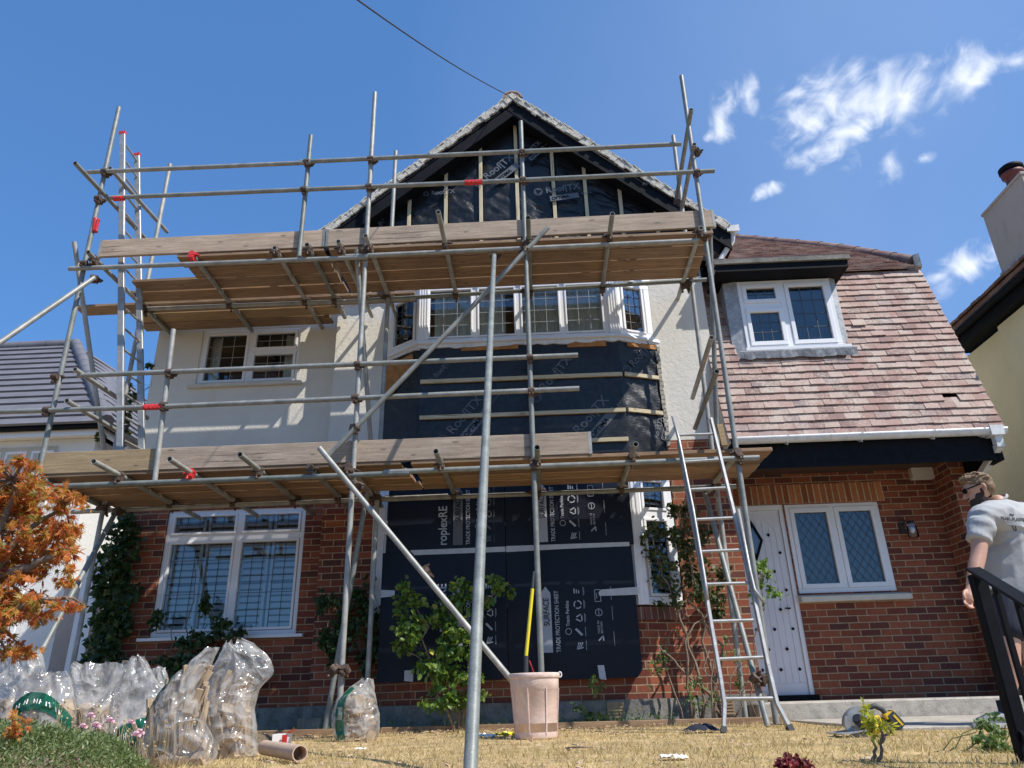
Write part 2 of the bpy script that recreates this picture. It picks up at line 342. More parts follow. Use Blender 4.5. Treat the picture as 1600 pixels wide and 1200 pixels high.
M['weed'] = mat_leaf('weed_leaf', [(0, (.06, .11, .025)), (1, (.17, .24, .07))], .35)
M['stem'] = simple('woody_stem', (.20, .145, .10), .9, 0, .3, 30, .4, 60)
M['greenstem'] = simple('green_stem', (.14, .17, .06), .7, 0, .3, 30)
M['petal'] = simple('pink_petal', (.72, .46, .52), .7, 0, .15, 60)
M['bucket'] = simple('plaster_smeared_plastic', (.66, .49, .41), .75, 0, .14, 9, .3, 40, dirt=(.74, .64, .56))
M['yellow'] = simple('yellow_plastic', (.72, .58, .02), .45, 0, .08, 20)
M['dwyellow'] = simple('tool_yellow', (.75, .50, .03), .45, 0, .1, 20)
M['darkgrey'] = simple('dark_rubber', (.035, .036, .038), .6, 0, .2, 20)
M['magn'] = simple('cast_magnesium', (.34, .345, .34), .5, .5, .15, 20)
M['card'] = simple('cardboard', (.50, .36, .26), .85, 0, .12, 12, .2, 50)
M['paper'] = simple('white_paper', (.75, .73, .7), .8, 0, .06, 12)
M['skin'] = simple('skin', (.52, .29, .20), .55, 0, .1, 14)
M['tee'] = simple('pale_grey_cotton', (.38, .38, .375), .9, 0, .08, 6, .6, 11)
M['navy'] = simple('navy_cotton', (.012, .016, .032), .9, 0, .2, 9)
M['hair'] = simple('brown_hair', (.20, .125, .065), .7, 0, .4, 60, .9, 90)
M['beard'] = simple('dark_beard', (.045, .028, .018), .85, 0, .5, 80, .9, 120)
M['sole'] = simple('shoe_sole', (.62, .62, .6), .7, 0, .08, 9)
M['shoe'] = simple('grey_shoe', (.33, .34, .34), .75, 0, .2, 20)
M['rubble'] = mat_wood('splintered_wood', (.74, .62, .47), (.50, .38, .26), axis=2)
M['pot'] = simple('dark_red_clay', (.14, .035, .028), .6, 0, .3, 12)

# ------------------------------------------------------------------ mesh helpers
W = {}
class MB:
    XF = None   # size and offset of the block being built (the wing is scaled about the camera position, 2.75 % larger and further back)
    def __init__(s): s.v = []; s.f = []; s.uv = []; s.sm = []
    def add(s, vs, fs, uvs=None, smooth=False):
        b = len(s.v); s.v += [tuple(v) for v in vs]
        for i, f in enumerate(fs):
            s.f.append(tuple(b+k for k in f)); s.uv.append(uvs[i] if uvs else None); s.sm.append(smooth)
        return s
    def hexa(s, p):   # p: 8 points bottom 4, top 4
        return s.add(p, [(3, 2, 1, 0), (4, 5, 6, 7), (0, 1, 5, 4), (1, 2, 6, 5), (2, 3, 7, 6), (3, 0, 4, 7)])
    def box(s, a, b):
        x0, x1 = sorted((a[0], b[0])); y0, y1 = sorted((a[1], b[1])); z0, z1 = sorted((a[2], b[2]))
        return s.hexa([(x0, y0, z0), (x1, y0, z0), (x1, y1, z0), (x0, y1, z0), (x0, y0, z1), (x1, y0, z1), (x1, y1, z1), (x0, y1, z1)])
    def obox(s, c, ax, ay, az):  # centre & half-axis vectors
        c = Vector(c); ax = Vector(ax); ay = Vector(ay); az = Vector(az)
        return s.hexa([c-ax-ay-az, c+ax-ay-az, c+ax+ay-az, c-ax+ay-az, c-ax-ay+az, c+ax-ay+az, c+ax+ay+az, c-ax+ay+az])
    def bar(s, p, q, w, h, up=(0, 0, 1)):
        p = Vector(p); q = Vector(q); d = (q-p); L = d.length; d.normalize(); u = Vector(up)
        sd = d.cross(u)
        if sd.length < 1e-4: sd = d.cross(Vector((1, 0, 0)))
        sd.normalize(); u = sd.cross(d)
        return s.obox((p+q)/2, d*L/2, sd*w/2, u*h/2)
    def tube(s, p, q, r, n=14, r2=None, wall=None, cap=True):
        p = Vector(p); q = Vector(q); d = (q-p).normalized(); a = d.orthogonal().normalized(); b = d.cross(a); r2 = r if r2 is None else r2
        cs = [(a*math.cos(2*math.pi*i/n)+b*math.sin(2*math.pi*i/n)) for i in range(n)]
        s.add([p+c*r for c in cs]+[q+c*r2 for c in cs], [(i, (i+1) % n, n+(i+1) % n, n+i) for i in range(n)], smooth=True)
        if wall:
            ri = r-wall; dp = d*.12 if (q-p).length > .3 else d*((q-p).length*.45)
            for e, sg in ((p, 1), (q, -1)):
                vs = [e+c*r for c in cs]+[e+c*ri for c in cs]+[e+dp*sg+c*ri for c in cs]
                fs = [(i, n+i, n+(i+1) % n, (i+1) % n) if sg > 0 else (i, (i+1) % n, n+(i+1) % n, n+i) for i in range(n)]
                fs += [(n+i, 2*n+i, 2*n+(i+1) % n, n+(i+1) % n) if sg > 0 else (n+i, n+(i+1) % n, 2*n+(i+1) % n, 2*n+i) for i in range(n)]
                fs.append(tuple(2*n+i for i in range(n)))
                s.add(vs, fs)
        elif cap:
            s.add([p+c*r for c in cs], [tuple(reversed(range(n)))]); s.add([q+c*r2 for c in cs], [tuple(range(n))])
        return s
    def path(s, pts, rs, n=8, cap=True):
        pts = [Vector(p) for p in pts]
        if not isinstance(rs, (list, tuple)): rs = [rs]*len(pts)
        a = None; rings = []
        for i, p in enumerate(pts):
            d = (pts[min(i+1, len(pts)-1)]-pts[max(i-1, 0)]).normalized()
            a = d.orthogonal().normalized() if a is None else (a-d*a.dot(d)).normalized()
            b = d.cross(a); rings.append([p+(a*math.cos(2*math.pi*k/n)+b*math.sin(2*math.pi*k/n))*rs[i] for k in range(n)])
        vs = [v for r_ in rings for v in r_]; fs = []
        for i in range(len(pts)-1):
            for k in range(n): fs.append((i*n+k, i*n+(k+1) % n, (i+1)*n+(k+1) % n, (i+1)*n+k))
        if cap: fs += [tuple(reversed(range(n))), tuple((len(pts)-1)*n+k for k in range(n))]
        return s.add(vs, fs, smooth=True)
    def lathe(s, c, prof, n=32, ax=(0, 0, 1)):
        c = Vector(c); d = Vector(ax).normalized(); a = d.orthogonal().normalized(); b = d.cross(a); vs = []; fs = []
        for r, h in prof: vs += [c+d*h+(a*math.cos(2*math.pi*k/n)+b*math.sin(2*math.pi*k/n))*max(r, 1e-4) for k in range(n)]
        for i in range(len(prof)-1):
            for k in range(n): fs.append((i*n+k, i*n+(k+1) % n, (i+1)*n+(k+1) % n, (i+1)*n+k))
        return s.add(vs, fs, smooth=True)
    def poly(s, pts, uv=None): return s.add(pts, [tuple(range(len(pts)))], [uv] if uv else None)
    def prism(s, pts, off):
        off = Vector(off); n = len(pts); pts = [Vector(p) for p in pts]
        fs = [tuple(range(n)), tuple(n+i for i in reversed(range(n)))]+[(i, n+i, n+(i+1) % n, (i+1) % n) for i in range(n)]
        return s.add(pts+[p+off for p in pts], fs)
    def ball(s, c, r, n=12, sc=(1, 1, 1)):
        c = Vector(c); vs = []; fs = []; m = n//2
        for i in range(m+1):
            th = math.pi*i/m
            for k in range(n):
                ph = 2*math.pi*k/n; vs.append(c+Vector((math.sin(th)*math.cos(ph)*sc[0], math.sin(th)*math.sin(ph)*sc[1], math.cos(th)*sc[2]))*r)
        for i in range(m):
            for k in range(n): fs.append((i*n+k, (i+1)*n+k, (i+1)*n+(k+1) % n, i*n+(k+1) % n))
        return s.add(vs, fs, smooth=True)
    def build(s, name, mat, parent=None, base=None, bevel=0, fix=False):
        me = bpy.data.meshes.new(name); v = np.array(s.v, dtype=np.float64).reshape(-1, 3)
        if MB.XF: v = v*MB.XF[0]+np.array(MB.XF[1])
        loc = Vector((0, 0, 0))
        if parent is None:
            if base is None:
                mn, mxv = v.min(0), v.max(0); loc = Vector(((mn[0]+mxv[0])/2, (mn[1]+mxv[1])/2, mn[2]))
            else: loc = Vector(base)
            v = v-np.array(loc)
        me.from_pydata([tuple(x) for x in v], [], s.f)
        if any(u is not None for u in s.uv):
            ul = me.uv_layers.new(name='UVMap'); i = 0
            for fi, f in enumerate(s.f):
                u = s.uv[fi]
                for k in range(len(f)):
                    if u: ul.data[i].uv = u[k]
                    i += 1
        me.polygons.foreach_set('use_smooth', s.sm)
        me.materials.append(M[mat] if isinstance(mat, str) else mat); me.validate(); me.update()
        if fix:
            bm = bmesh.new(); bm.from_mesh(me); bmesh.ops.recalc_face_normals(bm, faces=bm.faces); bm.to_mesh(me); bm.free()
        o = bpy.data.objects.new(name, me); COL.objects.link(o)
        if parent is not None: o.parent = parent; o.location = -W.get(parent.name, Vector((0, 0, 0)))
        else: o.location = loc
        W[o.name] = Vector((0, 0, 0)) if parent is not None else loc.copy()
        if parent is None: pass
        if bevel:
            b = o.modifiers.new('bevel', 'BEVEL'); b.width = bevel; b.segments = 1; b.limit_method = 'ANGLE'; b.angle_limit = R(50)
        return o
def tag(o, label=None, cat=None, group=None, kind=None):
    if label: o['label'] = label
    if cat: o['category'] = cat
    if group: o['group'] = group
    if kind: o['kind'] = kind
    return o
def empty(name, loc, label, cat, group=None):
    o = bpy.data.objects.new(name, None); COL.objects.link(o); o.location = loc; o.empty_display_size = .1
    W[o.name] = Vector(loc); return tag(o, label, cat, group)
class Fr:   # a wall frame: origin, horizontal axis u, outward normal n
    def __init__(s, o, u, n): s.o = Vector(o); s.u = Vector(u).normalized(); s.n = Vector(n).normalized()
    def __call__(s, u, v, w=0): return s.o+s.u*u+s.n*w+Vector((0, 0, v))
    def box(s, mb, u0, u1, v0, v1, w0, w1):
        return mb.hexa([s(u0, v0, w1), s(u1, v0, w1), s(u1, v0, w0), s(u0, v0, w0), s(u0, v1, w1), s(u1, v1, w1), s(u1, v1, w0), s(u0, v1, w0)])
def FY(y): return Fr((0, y, 0), (1, 0, 0), (0, -1, 0))
def wall(fr, u0, u1, v0, v1, holes=(), depth=.12, mb=None, uo=0):
    mb = mb or MB()
    us = sorted({u0, u1, *[h[0] for h in holes], *[h[1] for h in holes]}); vs_ = sorted({v0, v1, *[h[2] for h in holes], *[h[3] for h in holes]})
    us = [u for u in us if u0 <= u <= u1]; vs_ = [v for v in vs_ if v0 <= v <= v1]
    for i in range(len(us)-1):
        for j in range(len(vs_)-1):
            cu, cv = (us[i]+us[i+1])/2, (vs_[j]+vs_[j+1])/2
            if any(h[0] < cu < h[1] and h[2] < cv < h[3] for h in holes): continue
            a, b, c, d = us[i], us[i+1], vs_[j], vs_[j+1]
            mb.add([fr(a, c), fr(b, c), fr(b, d), fr(a, d)], [(0, 1, 2, 3)], [[(a+uo, c), (b+uo, c), (b+uo, d), (a+uo, d)]])
    for h in holes:
        a, b, c, d = h[:4]
        for (p, q, r_, s_), uvs in (((fr(a, c), fr(a, d), fr(a, d, -depth), fr(a, c, -depth)), [(a, c), (a, d), (a+depth, d), (a+depth, c)]),
                                    ((fr(b, c), fr(b, c, -depth), fr(b, d, -depth), fr(b, d)), [(b, c), (b+depth, c), (b+depth, d), (b, d)]),
                                    ((fr(a, d), fr(b, d), fr(b, d, -depth), fr(a, d, -depth)), [(a, d), (b, d), (b, d+depth), (a, d+depth)]),
                                    ((fr(a, c), fr(a, c, -depth), fr(b, c, -depth), fr(b, c)), [(a, c), (a, c+depth), (b, c+depth), (b, c)])):
            mb.add([p, q, r_, s_], [(0, 1, 2, 3)], [uvs])
    return mb
def window(parent, fr, u0, u1, v0, v1, w, lights, fw=.055, th=.06, name='window', lead='leadbar', glass='glass', sash=True, bars=(), label=None):
    """lights: (u0,u1,v0,v1,grid) in frame coordinates; grid=(nx,ny) or 'diamond'"""
    f = MB()
    fr.box(f, u0, u1, v0, v0+fw, w-th, w); fr.box(f, u0, u1, v1-fw, v1, w-th, w)
    fr.box(f, u0, u0+fw, v0+fw, v1-fw, w-th, w); fr.box(f, u1-fw, u1, v0+fw, v1-fw, w-th, w)
    for b in bars: fr.box(f, *b, w-th, w-.001)
    o = f.build(name, 'white', parent, bevel=.004)
    if label: o['label'] = label
    for L in lights:
        a, b, c, d, g = L[:5]; sw = L[5] if len(L) > 5 else .045
        if sash:
            s = MB(); k = w+.012
            fr.box(s, a, b, c, c+sw, w-.04, k); fr.box(s, a, b, d-sw, d, w-.04, k); fr.box(s, a, a+sw, c+sw, d-sw, w-.04, k); fr.box(s, b-sw, b, c+sw, d-sw, w-.04, k)
            s.build('sash', 'white', o, bevel=.004); a += sw; b -= sw; c += sw; d -= sw
        gm = MB(); fr.box(gm, a-.004, b+.004, c-.004, d+.004, w-.03, w-.024); gm.build('pane', glass, o)
        lg = MB(); bw = .0032; W0, W1 = w-.0235, w-.019
        if g == 'diamond':
            nx = 4; ny = 6; du = (b-a)/nx; dv = (d-c)/ny
            for sg in (1, -1):
                for k in range(-ny, nx+ny+1):
                    pts = []
                    x0 = a+k*du; 
                    # line from (x0,c) direction (du*sg, dv)
                    t0, t1 = 0.0, float(ny)
                    if sg > 0: t0 = max(t0, (a-x0)/du); t1 = min(t1, (b-x0)/du)
                    else: t0 = max(t0, (x0-b)/du); t1 = min(t1, (x0-a)/du)
                    if t1-t0 < .05: continue
                    p = fr(x0+sg*du*t0, c+dv*t0, w-.021); q = fr(x0+sg*du*t1, c+dv*t1, w-.021)
                    lg.bar(p, q, .0055, .005, fr.n)
        elif g:
            nx, ny = g
            for i in range(1, nx): u = a+(b-a)*i/nx; fr.box(lg, u-bw, u+bw, c, d, W0, W1)
            for j in range(1, ny): v = c+(d-c)*j/ny; fr.box(lg, a, b, v-bw, v+bw, W0+.001, W1+.001)
        if lg.v: lg.build('leading', lead, o)
    return o
def room(parent, fr, u0, u1, v0, v1, w0, w1, mat='interior', name='room_lining'):
    m = MB(); A = [fr(u0, v0, w0), fr(u1, v0, w0), fr(u1, v1, w0), fr(u0, v1, w0)]; B = [fr(u0, v0, w1), fr(u1, v0, w1), fr(u1, v1, w1), fr(u0, v1, w1)]
    m.add(A+B, [(4, 5, 6, 7), (0, 1, 5, 4), (1, 2, 6, 5), (2, 3, 7, 6), (3, 0, 4, 7)]); return m.build(name, mat, parent)
def text(s, size, o, ud, vd, parent, mat='print', name='lettering', ext=.0006, align='LEFT', bold=0, sx=1):
    c = bpy.data.curves.new(name, 'FONT'); c.body = s; c.size = size; c.align_x = align; c.extrude = ext; c.offset = bold
    t = bpy.data.objects.new(name, c); COL.objects.link(t); bpy.context.view_layer.update()
    me = bpy.data.meshes.new_from_object(t.evaluated_get(bpy.context.evaluated_depsgraph_get())); bpy.data.objects.remove(t); bpy.data.curves.remove(c)
    ud = Vector(ud).normalized(); vd = Vector(vd).normalized(); n = ud.cross(vd)
    mx = Matrix((ud*sx, vd, n)).transposed().to_4x4(); mx.translation = Vector(o)+n*.0016
    me.transform(mx); me.materials.clear(); me.materials.append(M[mat])
    ob = bpy.data.objects.new(name, me); COL.objects.link(ob); ob.parent = parent; ob.location = -W.get(parent.name, Vector((0, 0, 0))); W[ob.name] = Vector((0, 0, 0)); return ob
def V(*a): return Vector(a)
# ================================================================== GROUND
def smooth(t): t = max(0, min(1, t)); return t*t*(3-2*t)
def gz(x, y):
    z = 0.0
    z += .016*noise.noise(Vector((x*.9, y*.9, 0)))
    m = smooth((-1.95-x)/.5)*smooth((y+6.0)/.5)*smooth((-1.3-y)/1.2)     # raised bed on the left
    z += .10*m
    if y < -6.15: z -= 1.35*smooth((-6.15-y)/.9)
    return z
def make_ground():
    xs = [-150, -60, -30, -15]+[-9+.25*i for i in range(73)]+[15, 30, 60, 150]
    ys = [-120, -60, -30, -15, -10, -8, -7.2]+[-7+.2*i for i in range(40)]+[2, 5, 10, 30, 80, 200]
    m = MB(); vs = [(x, y, gz(x, y)) for y in ys for x in xs]; n = len(xs)
    m.add(vs, [(j*n+i, j*n+i+1, (j+1)*n+i+1, (j+1)*n+i) for j in range(len(ys)-1) for i in range(n-1)], smooth=True)
    tag(m.build('lawn', 'ground', None, base=(0, 0, 0)), kind='structure')
    r = MB(); r.box((-100, -30, -1.34), (100, -9.6, -1.335)); tag(r.build('road', 'asphalt'), kind='structure')
    b = MB(); b.add([(x, y, gz(x, y)+.004) for y in [-6.0+.25*i for i in range(20)] for x in [-6.5+.25*k for k in range(19)]], [(j*19+i, j*19+i+1, (j+1)*19+i+1, (j+1)*19+i) for j in range(19) for i in range(18)], smooth=True)
    tag(b.build('flower_bed', 'soil'), kind='structure')
    s = MB()
    s.add([(x, y, gz(x, y)+.006) for y in [-.95+.19*i for i in range(5)] for x in [-5.6+.3*k for k in range(26)]], [(j*26+i, j*26+i+1, (j+1)*26+i+1, (j+1)*26+i) for j in range(4) for i in range(25)], smooth=True)
    tag(s.build('soil_border', 'soil'), kind='structure')
    p = MB(); p.box((2.35, -3.1, -.05), (4.0, -.81, .018)); p.box((4.015, -3.1, -.05), (9, -.81, .016)); p.box((3.3, -4.3, -.05), (9, -3.115, .014))
    tag(p.build('concrete_path', 'concrete', bevel=.006), kind='structure')
    st = MB(); st.box((2.06, -.8, -.05), (5.7, .6, .174)); tag(st.build('entrance_step', 'concrete', bevel=.015), kind='structure')
make_ground()
# ================================================================== HOUSE
house = empty('house', (0, 0, 0), 'brick and cream rendered gabled house with boarded bay window, standing behind the scaffold', 'house')
def house_walls():
    # --- left recessed wall
    f0 = FY(0.0)
    H1 = (-4.50, -2.80, 1.02, 2.50); H2 = (-4.42, -3.08, 4.16, 4.98)
    wall(f0, -5.03, -2.52, .26, 2.95, [H1]).build('brick_wall', 'brick', house)
    wall(f0, -5.03, -2.52, 2.952, 5.02, [H2], .07).build('rendered_wall', 'plaster', house)
    up = MB(); up.poly([(-5.03, 0, 5.021), (-2.52, 0, 5.021), (-2.52, 0, 6.15), (-3.8, 0, 5.3), (-5.03, 0, 5.05)]); up.build('rendered_wall', 'plaster', house)
    sd = MB(); a = Fr((-5.03, 0, 0), (0, -1, 0), (-1, 0, 0)); wall(a, -7, 0, .26, 2.95, mb=sd); sd.build('brick_wall', 'brick', house)
    sd = MB(); wall(a, -7, 0, 2.952, 5.05, mb=sd); sd.build('rendered_wall', 'plaster', house)
    # --- gable wall, 250 mm forward
    f1 = FY(-.25); f2 = FY(-.42)
    m = MB(); wall(f1, -2.52, -1.85, .26, 3.0, mb=m); m.build('brick_wall', 'brick', house); m = MB(); wall(f2, 1.545, 2.235, .26, 3.02, mb=m)
    wall(Fr((2.235, -.42, 0), (0, 1, 0), (1, 0, 0)), 0, .9, .26, 3.02, mb=m)
    m.build('brick_wall', 'brick', house)
    m = MB(); wall(Fr((-2.52, -.25, 0), (0, 1, 0), (-1, 0, 0)), 0, .25, .26, 3.0, mb=m); m.build('brick_wall', 'brick', house)
    m = MB(); wall(f1, -2.52, -1.85, 3.002, 5.3, mb=m); wall(f1, -1.85, 1.58, 5.14, 5.3, mb=m); wall(f2, 1.545, 2.235, 3.022, 5.24, mb=m)
    wall(Fr((-2.52, -.25, 0), (0, 1, 0), (-1, 0, 0)), 0, .25, 3.002, 6.2, mb=m); wall(Fr((2.235, -.42, 0), (0, 1, 0), (1, 0, 0)), 0, 3, 3.022, 5.9, mb=m)
    m.build('rendered_wall', 'plaster', house)
    # plinth
    p = MB(); p.box((-5.06, -.03, -.1), (-2.56, .1, .258)); p.box((-2.555, -.285, -.1), (-1.87, .1, .262)); p.box((1.565, -.455, -.1), (2.265, .1, .262))
    for a_, b_ in (((-1.88, -.27), (-1.375, -.635)), ((-1.375, -.64), (1.095, -.64)), ((1.095, -.635), (1.575, -.44))):
        d = (V(*b_)-V(*a_)).normalized(); n = V(d.y, -d.x)
        p.hexa([(*a_, -.1), (*b_, -.1), (b_[0]-n.x*.1, b_[1]-n.y*.1, -.1), (a_[0]-n.x*.1, a_[1]-n.y*.1, -.1), (*a_, .24), (*b_, .24), (b_[0]-n.x*.1, b_[1]-n.y*.1, .24), (a_[0]-n.x*.1, a_[1]-n.y*.1, .24)])
    p.build('plinth', 'concrete_dark', house)
    # air bricks
    for x, y in ((-.95, -.645), (.62, -.645), (1.75, -.46)):
        ab = MB(); ab.box((x, y, .06), (x+.17, y+.02, .22))
        for i in range(5): ab.box((x+.01, y-.006, .075+i*.03), (x+.16, y, .088+i*.03))
        ab.build('air_brick', 'brick', house)
    # left windows
    W1 = window(house, f0, H1[0], H1[1], H1[2], H1[3], -.03,
        [(-4.44, -3.64, 1.08, 2.12, (5, 5), .03), (-3.58, -2.86, 1.08, 2.12, (5, 5), .03), (-4.44, -3.64, 2.20, 2.45, (5, 2), .03), (-3.58, -2.86, 2.20, 2.45, (5, 2), .03)],
        bars=[(-3.64, -3.58, 1.07, 2.45), (-4.45, -3.64, 2.12, 2.2), (-3.58, -2.85, 2.12, 2.2)])
    s = MB(); s.box((-4.6, -.07, .985), (-2.70, .0, 1.018)); s.build('window_sill', 'white', W1)
    room(house, f0, -4.7, -2.6, .85, 2.65, -.11, -1.5)
    sh = MB()
    for (a, b) in ((-4.42, -4.05), (-4.02, -3.64), (-3.58, -3.24), (-3.21, -2.86)):
        for (c, d) in ((1.1, 1.62), (1.64, 2.1), (2.21, 2.45)):
            f0.box(sh, a, a+.035, c, d, -.13, -.10); f0.box(sh, b-.035, b, c, d, -.13, -.10)
            n = max(2, int((d-c)/.07))
            for i in range(n):
                z = c+(i+.5)*(d-c)/n; sh.hexa([f0(a+.036, z-.03, -.105), f0(b-.036, z-.03, -.105), f0(b-.036, z+.02, -.13), f0(a+.036, z+.02, -.13), f0(a+.036, z-.025, -.105), f0(b-.036, z-.025, -.105), f0(b-.036, z+.025, -.13), f0(a+.036, z+.025, -.13)])
    sh.build('shutter', 'shutter', W1)
    W2 = window(house, f0, H2[0], H2[1], H2[2], H2[3], -.02,
        [(-4.375, -3.78, 4.20, 4.94, (3, 4), .036), (-3.72, -3.125, 4.20, 4.62, (3, 3), .036), (-3.72, -3.125, 4.66, 4.94, (3, 2), .036)],
        bars=[(-3.78, -3.72, 4.20, 4.94), (-3.72, -3.12, 4.62, 4.66)], fw=.042, lead='whitebar')
    s = MB(); s.box((-4.50, -.06, 4.115), (-3.0, .0, 4.158)); s.build('window_sill', 'stone', W2)
    room(house, f0, -4.7, -2.9, 3.9, 5.0, -.1, -1.6, 'dark')
    cu = MB(); wavy(cu, f0, -3.32, -3.15, 4.2, 4.93, -.16); wavy(cu, f0, -4.35, -4.2, 4.2, 4.93, -.16); cu.build('curtain', 'curtain', W2)
def wavy(mb, fr, u0, u1, v0, v1, w, amp=.03, k=55):
    n = max(8, int((u1-u0)/.012)); vs = []
    for i in range(n+1):
        u = u0+(u1-u0)*i/n; a = amp*math.sin(u*k+1.3*math.sin(u*9))*(.7+.3*math.sin(u*23)); vs += [fr(u, v0, w+a*1.2), fr(u, v1, w+a*.7)]
    mb.add(vs, [(2*i, 2*i+2, 2*i+3, 2*i+1) for i in range(n)], smooth=True)
house_walls()
BL = V(-1.36, -.6); BR = V(1.08, -.6); WL = V(-1.85, -.25); WR = V(1.545, -.42)
fF = Fr((0, -.6, 0), (1, 0, 0), (0, -1, 0))
dL = (BL-WL); fL = Fr((WL.x, WL.y, 0), (dL.x, dL.y, 0), (dL.y, -dL.x, 0)); lL = dL.length
dR = (WR-BR); fR = Fr((BR.x, BR.y, 0), (dR.x, dR.y, 0), (dR.y, -dR.x, 0)); lR = dR.length
def ringpoly(off):
    """outline of the bay pushed outwards by off"""
    return [V(WL.x-off*.95, WL.y+.0), V(BL.x-off*.42, BL.y-off), V(BR.x+off*.42, BR.y-off), V(WR.x+off*.95, WR.y)]
def band(mb, z0, z1, o0, o1=None, jag=None):
    o1 = o0 if o1 is None else o1; a = ringpoly(o0); b = ringpoly(o1); c = ringpoly(-.05)
    for i in range(3):
        mb.hexa([(a[i].x, a[i].y, z0), (a[i+1].x, a[i+1].y, z0), (c[i+1].x, c[i+1].y, z0), (c[i].x, c[i].y, z0), (b[i].x, b[i].y, z1), (b[i+1].x, b[i+1].y, z1), (c[i+1].x, c[i+1].y, z1), (c[i].x, c[i].y, z1)])
def bay():
    m = MB()
    for f, a, b in ((fF, -1.36, 1.08), (fL, 0, lL), (fR, 0, lR)): wall(f, a, b, .235, 1.0, mb=m, uo=.3)
    m.build('brick_wall', 'brick', house)
    m = MB()
    for f, a, b, o in ((fF, -1.36, 1.08, 0), (fL, 0, lL, 0), (fR, 0, lR, 0)):
        m.hexa([f(a, 1.0, .035), f(b, 1.0, .035), f(b, 1.0, -.1), f(a, 1.0, -.1), f(a, 1.13, .02), f(b, 1.13, .02), f(b, 1.16, -.1), f(a, 1.16, -.1)])
        m.uv[-6:] = [[(0, 0), (.1, 0), (.1, .1), (0, .1)]]*2+[[(a, .02), (b, .02), (b, .15), (a, .15)]]*4
    m.build('window_sill', 'sillbrick', house)
    room(house, fF, -1.3, 1.02, .9, 2.7, -.12, -1.8); 
    # lower bay windows (front ones are boarded over, cants show)
    for f, l, nm in ((fR, lR, 0), (fL, lL, 1)):
        w = window(house, f, 0.0, l-.02, 1.15, 2.60, .012, [(.09, l-.1, 1.24, 2.08, (3, 5), .03), (.09, l-.1, 2.17, 2.53, (3, 2), .03)], fw=.085, bars=[(.085, l-.1, 2.08, 2.17)])
        sh = MB()
        for c, d in ((1.25, 2.08), (2.18, 2.5)):
            n = int((d-c)/.06)
            for i in range(n):
                z = c+(i+.5)*(d-c)/n; sh.hexa([f(.13, z-.02, -.06), f(l-.14, z-.02, -.06), f(l-.14, z+.012, -.10), f(.13, z+.012, -.10), f(.13, z-.014, -.06), f(l-.14, z-.014, -.06), f(l-.14, z+.018, -.10), f(.13, z+.018, -.10)])
        sh.build('shutter', 'shutter', w)
    w = window(house, fF, -1.36, 1.08, 1.15, 2.60, 0, [(-1.25+i*.57, -1.25+(i+1)*.57-.04, 1.24, 2.08, (3, 5), .03) for i in range(4)], fw=.085)
    for s_, x in ((-1, -1.36), (1, 1.08)):
        p = MB(); p.box((x-.055, -.648, 1.15), (x+.055, -.58, 2.6)); p.box((x-.03, -.654, 1.15), (x-.015, -.648, 2.6)); p.box((x+.015, -.654, 1.15), (x+.03, -.648, 2.6)); p.build('corner_post', 'white', house)
    p = MB(); p.box((-1.9, -.33, 1.1), (-1.74, -.24, 2.75)); p.build('corner_post', 'white', house)
    m = MB(); band(m, 2.6, 2.86, .0); m.build('bay_header', 'black', house)
    # middle zone: membrane wrapped round the bay
    m = MB(); rnd = random.Random(3)
    pts = ringpoly(.012); path = []
    for i in range(3):
        n = 60 if i == 1 else 22
        for k in range(n+(i == 2)): path.append(pts[i].lerp(pts[i+1], k/n))
    nz = 40; vs = []
    for j in range(nz+1):
        z = 2.84+(4.27-2.84)*j/nz
        for i, p_ in enumerate(path):
            cant = 1 if i > 82 else (.35 if i > 22 else .5)
            q = noise.noise(Vector((p_.x*2.3+z*1.2, p_.y*3, z*2.0)))*.022*cant+noise.noise(Vector((p_.x*9+z*7, 4, z*4)))*.016*cant*cant+noise.noise(Vector((p_.x*24-z*13, 4, z*11)))*.005*cant*cant
            for bz in (3.35, 3.80): q *= 1-.7*math.exp(-((z-bz)/.06)**2)
            d = (pts[2]-pts[1]).normalized() if 22 <= i <= 82 else ((pts[1]-pts[0]).normalized() if i < 22 else (pts[3]-pts[2]).normalized())
            vs.append((p_.x+d.y*q, p_.y-d.x*q, z))
    n = len(path); m.add(vs, [(j*n+i, j*n+i+1, (j+1)*n+i+1, (j+1)*n+i) for j in range(nz) for i in range(n-1)], smooth=True)
    mem = m.build('membrane', 'membrane', house)
    # battens
    for z, cut in ((3.805, -1.36), (3.345, -1.36), (2.985, -1.36)):
        b = MB(); fF.box(b, -1.34, 1.08, z-.024, z+.024, .02, .048); b.build('batten', 'batten', house, bevel=.002)
        if z > 3: b = MB(); fR.box(b, .02, lR-.02, z-.02, z+.028, .02, .048); b.build('batten', 'batten', house, bevel=.002)
    # printing on the membrane
    def mem_print(f, u, v, ang, k=1.0, mat='printdim', w=.018, full=True, parent=mem):
        ud = f.u*math.cos(ang)+V(0, 0, 1)*math.sin(ang); vd = -f.u*math.sin(ang)+V(0, 0, 1)*math.cos(ang); o = f(u, v, w)
        text('Roof|TX', .17*k, o, ud, vd, parent, mat, bold=.002)
        rg = MB()
        c = o-ud*.13*k+vd*.05*k
        for r_ in (.075, .05): 
            pr = []
            for i in range(28):
                t0, t1 = 2*math.pi*i/28, 2*math.pi*(i+1)/28
                for r2 in (r_*k, (r_-.009)*k):
                    pass
                a0 = c+(ud*math.cos(t0)+vd*math.sin(t0))*r_*k; a1 = c+(ud*math.cos(t1)+vd*math.sin(t1))*r_*k
                b0 = c+(ud*math.cos(t0)+vd*math.sin(t0))*(r_-.010)*k; b1 = c+(ud*math.cos(t1)+vd*math.sin(t1))*(r_-.010)*k
                if r_ < .06 and i % 9 < 3: continue
                rg.poly([a0, a1, b1, b0])
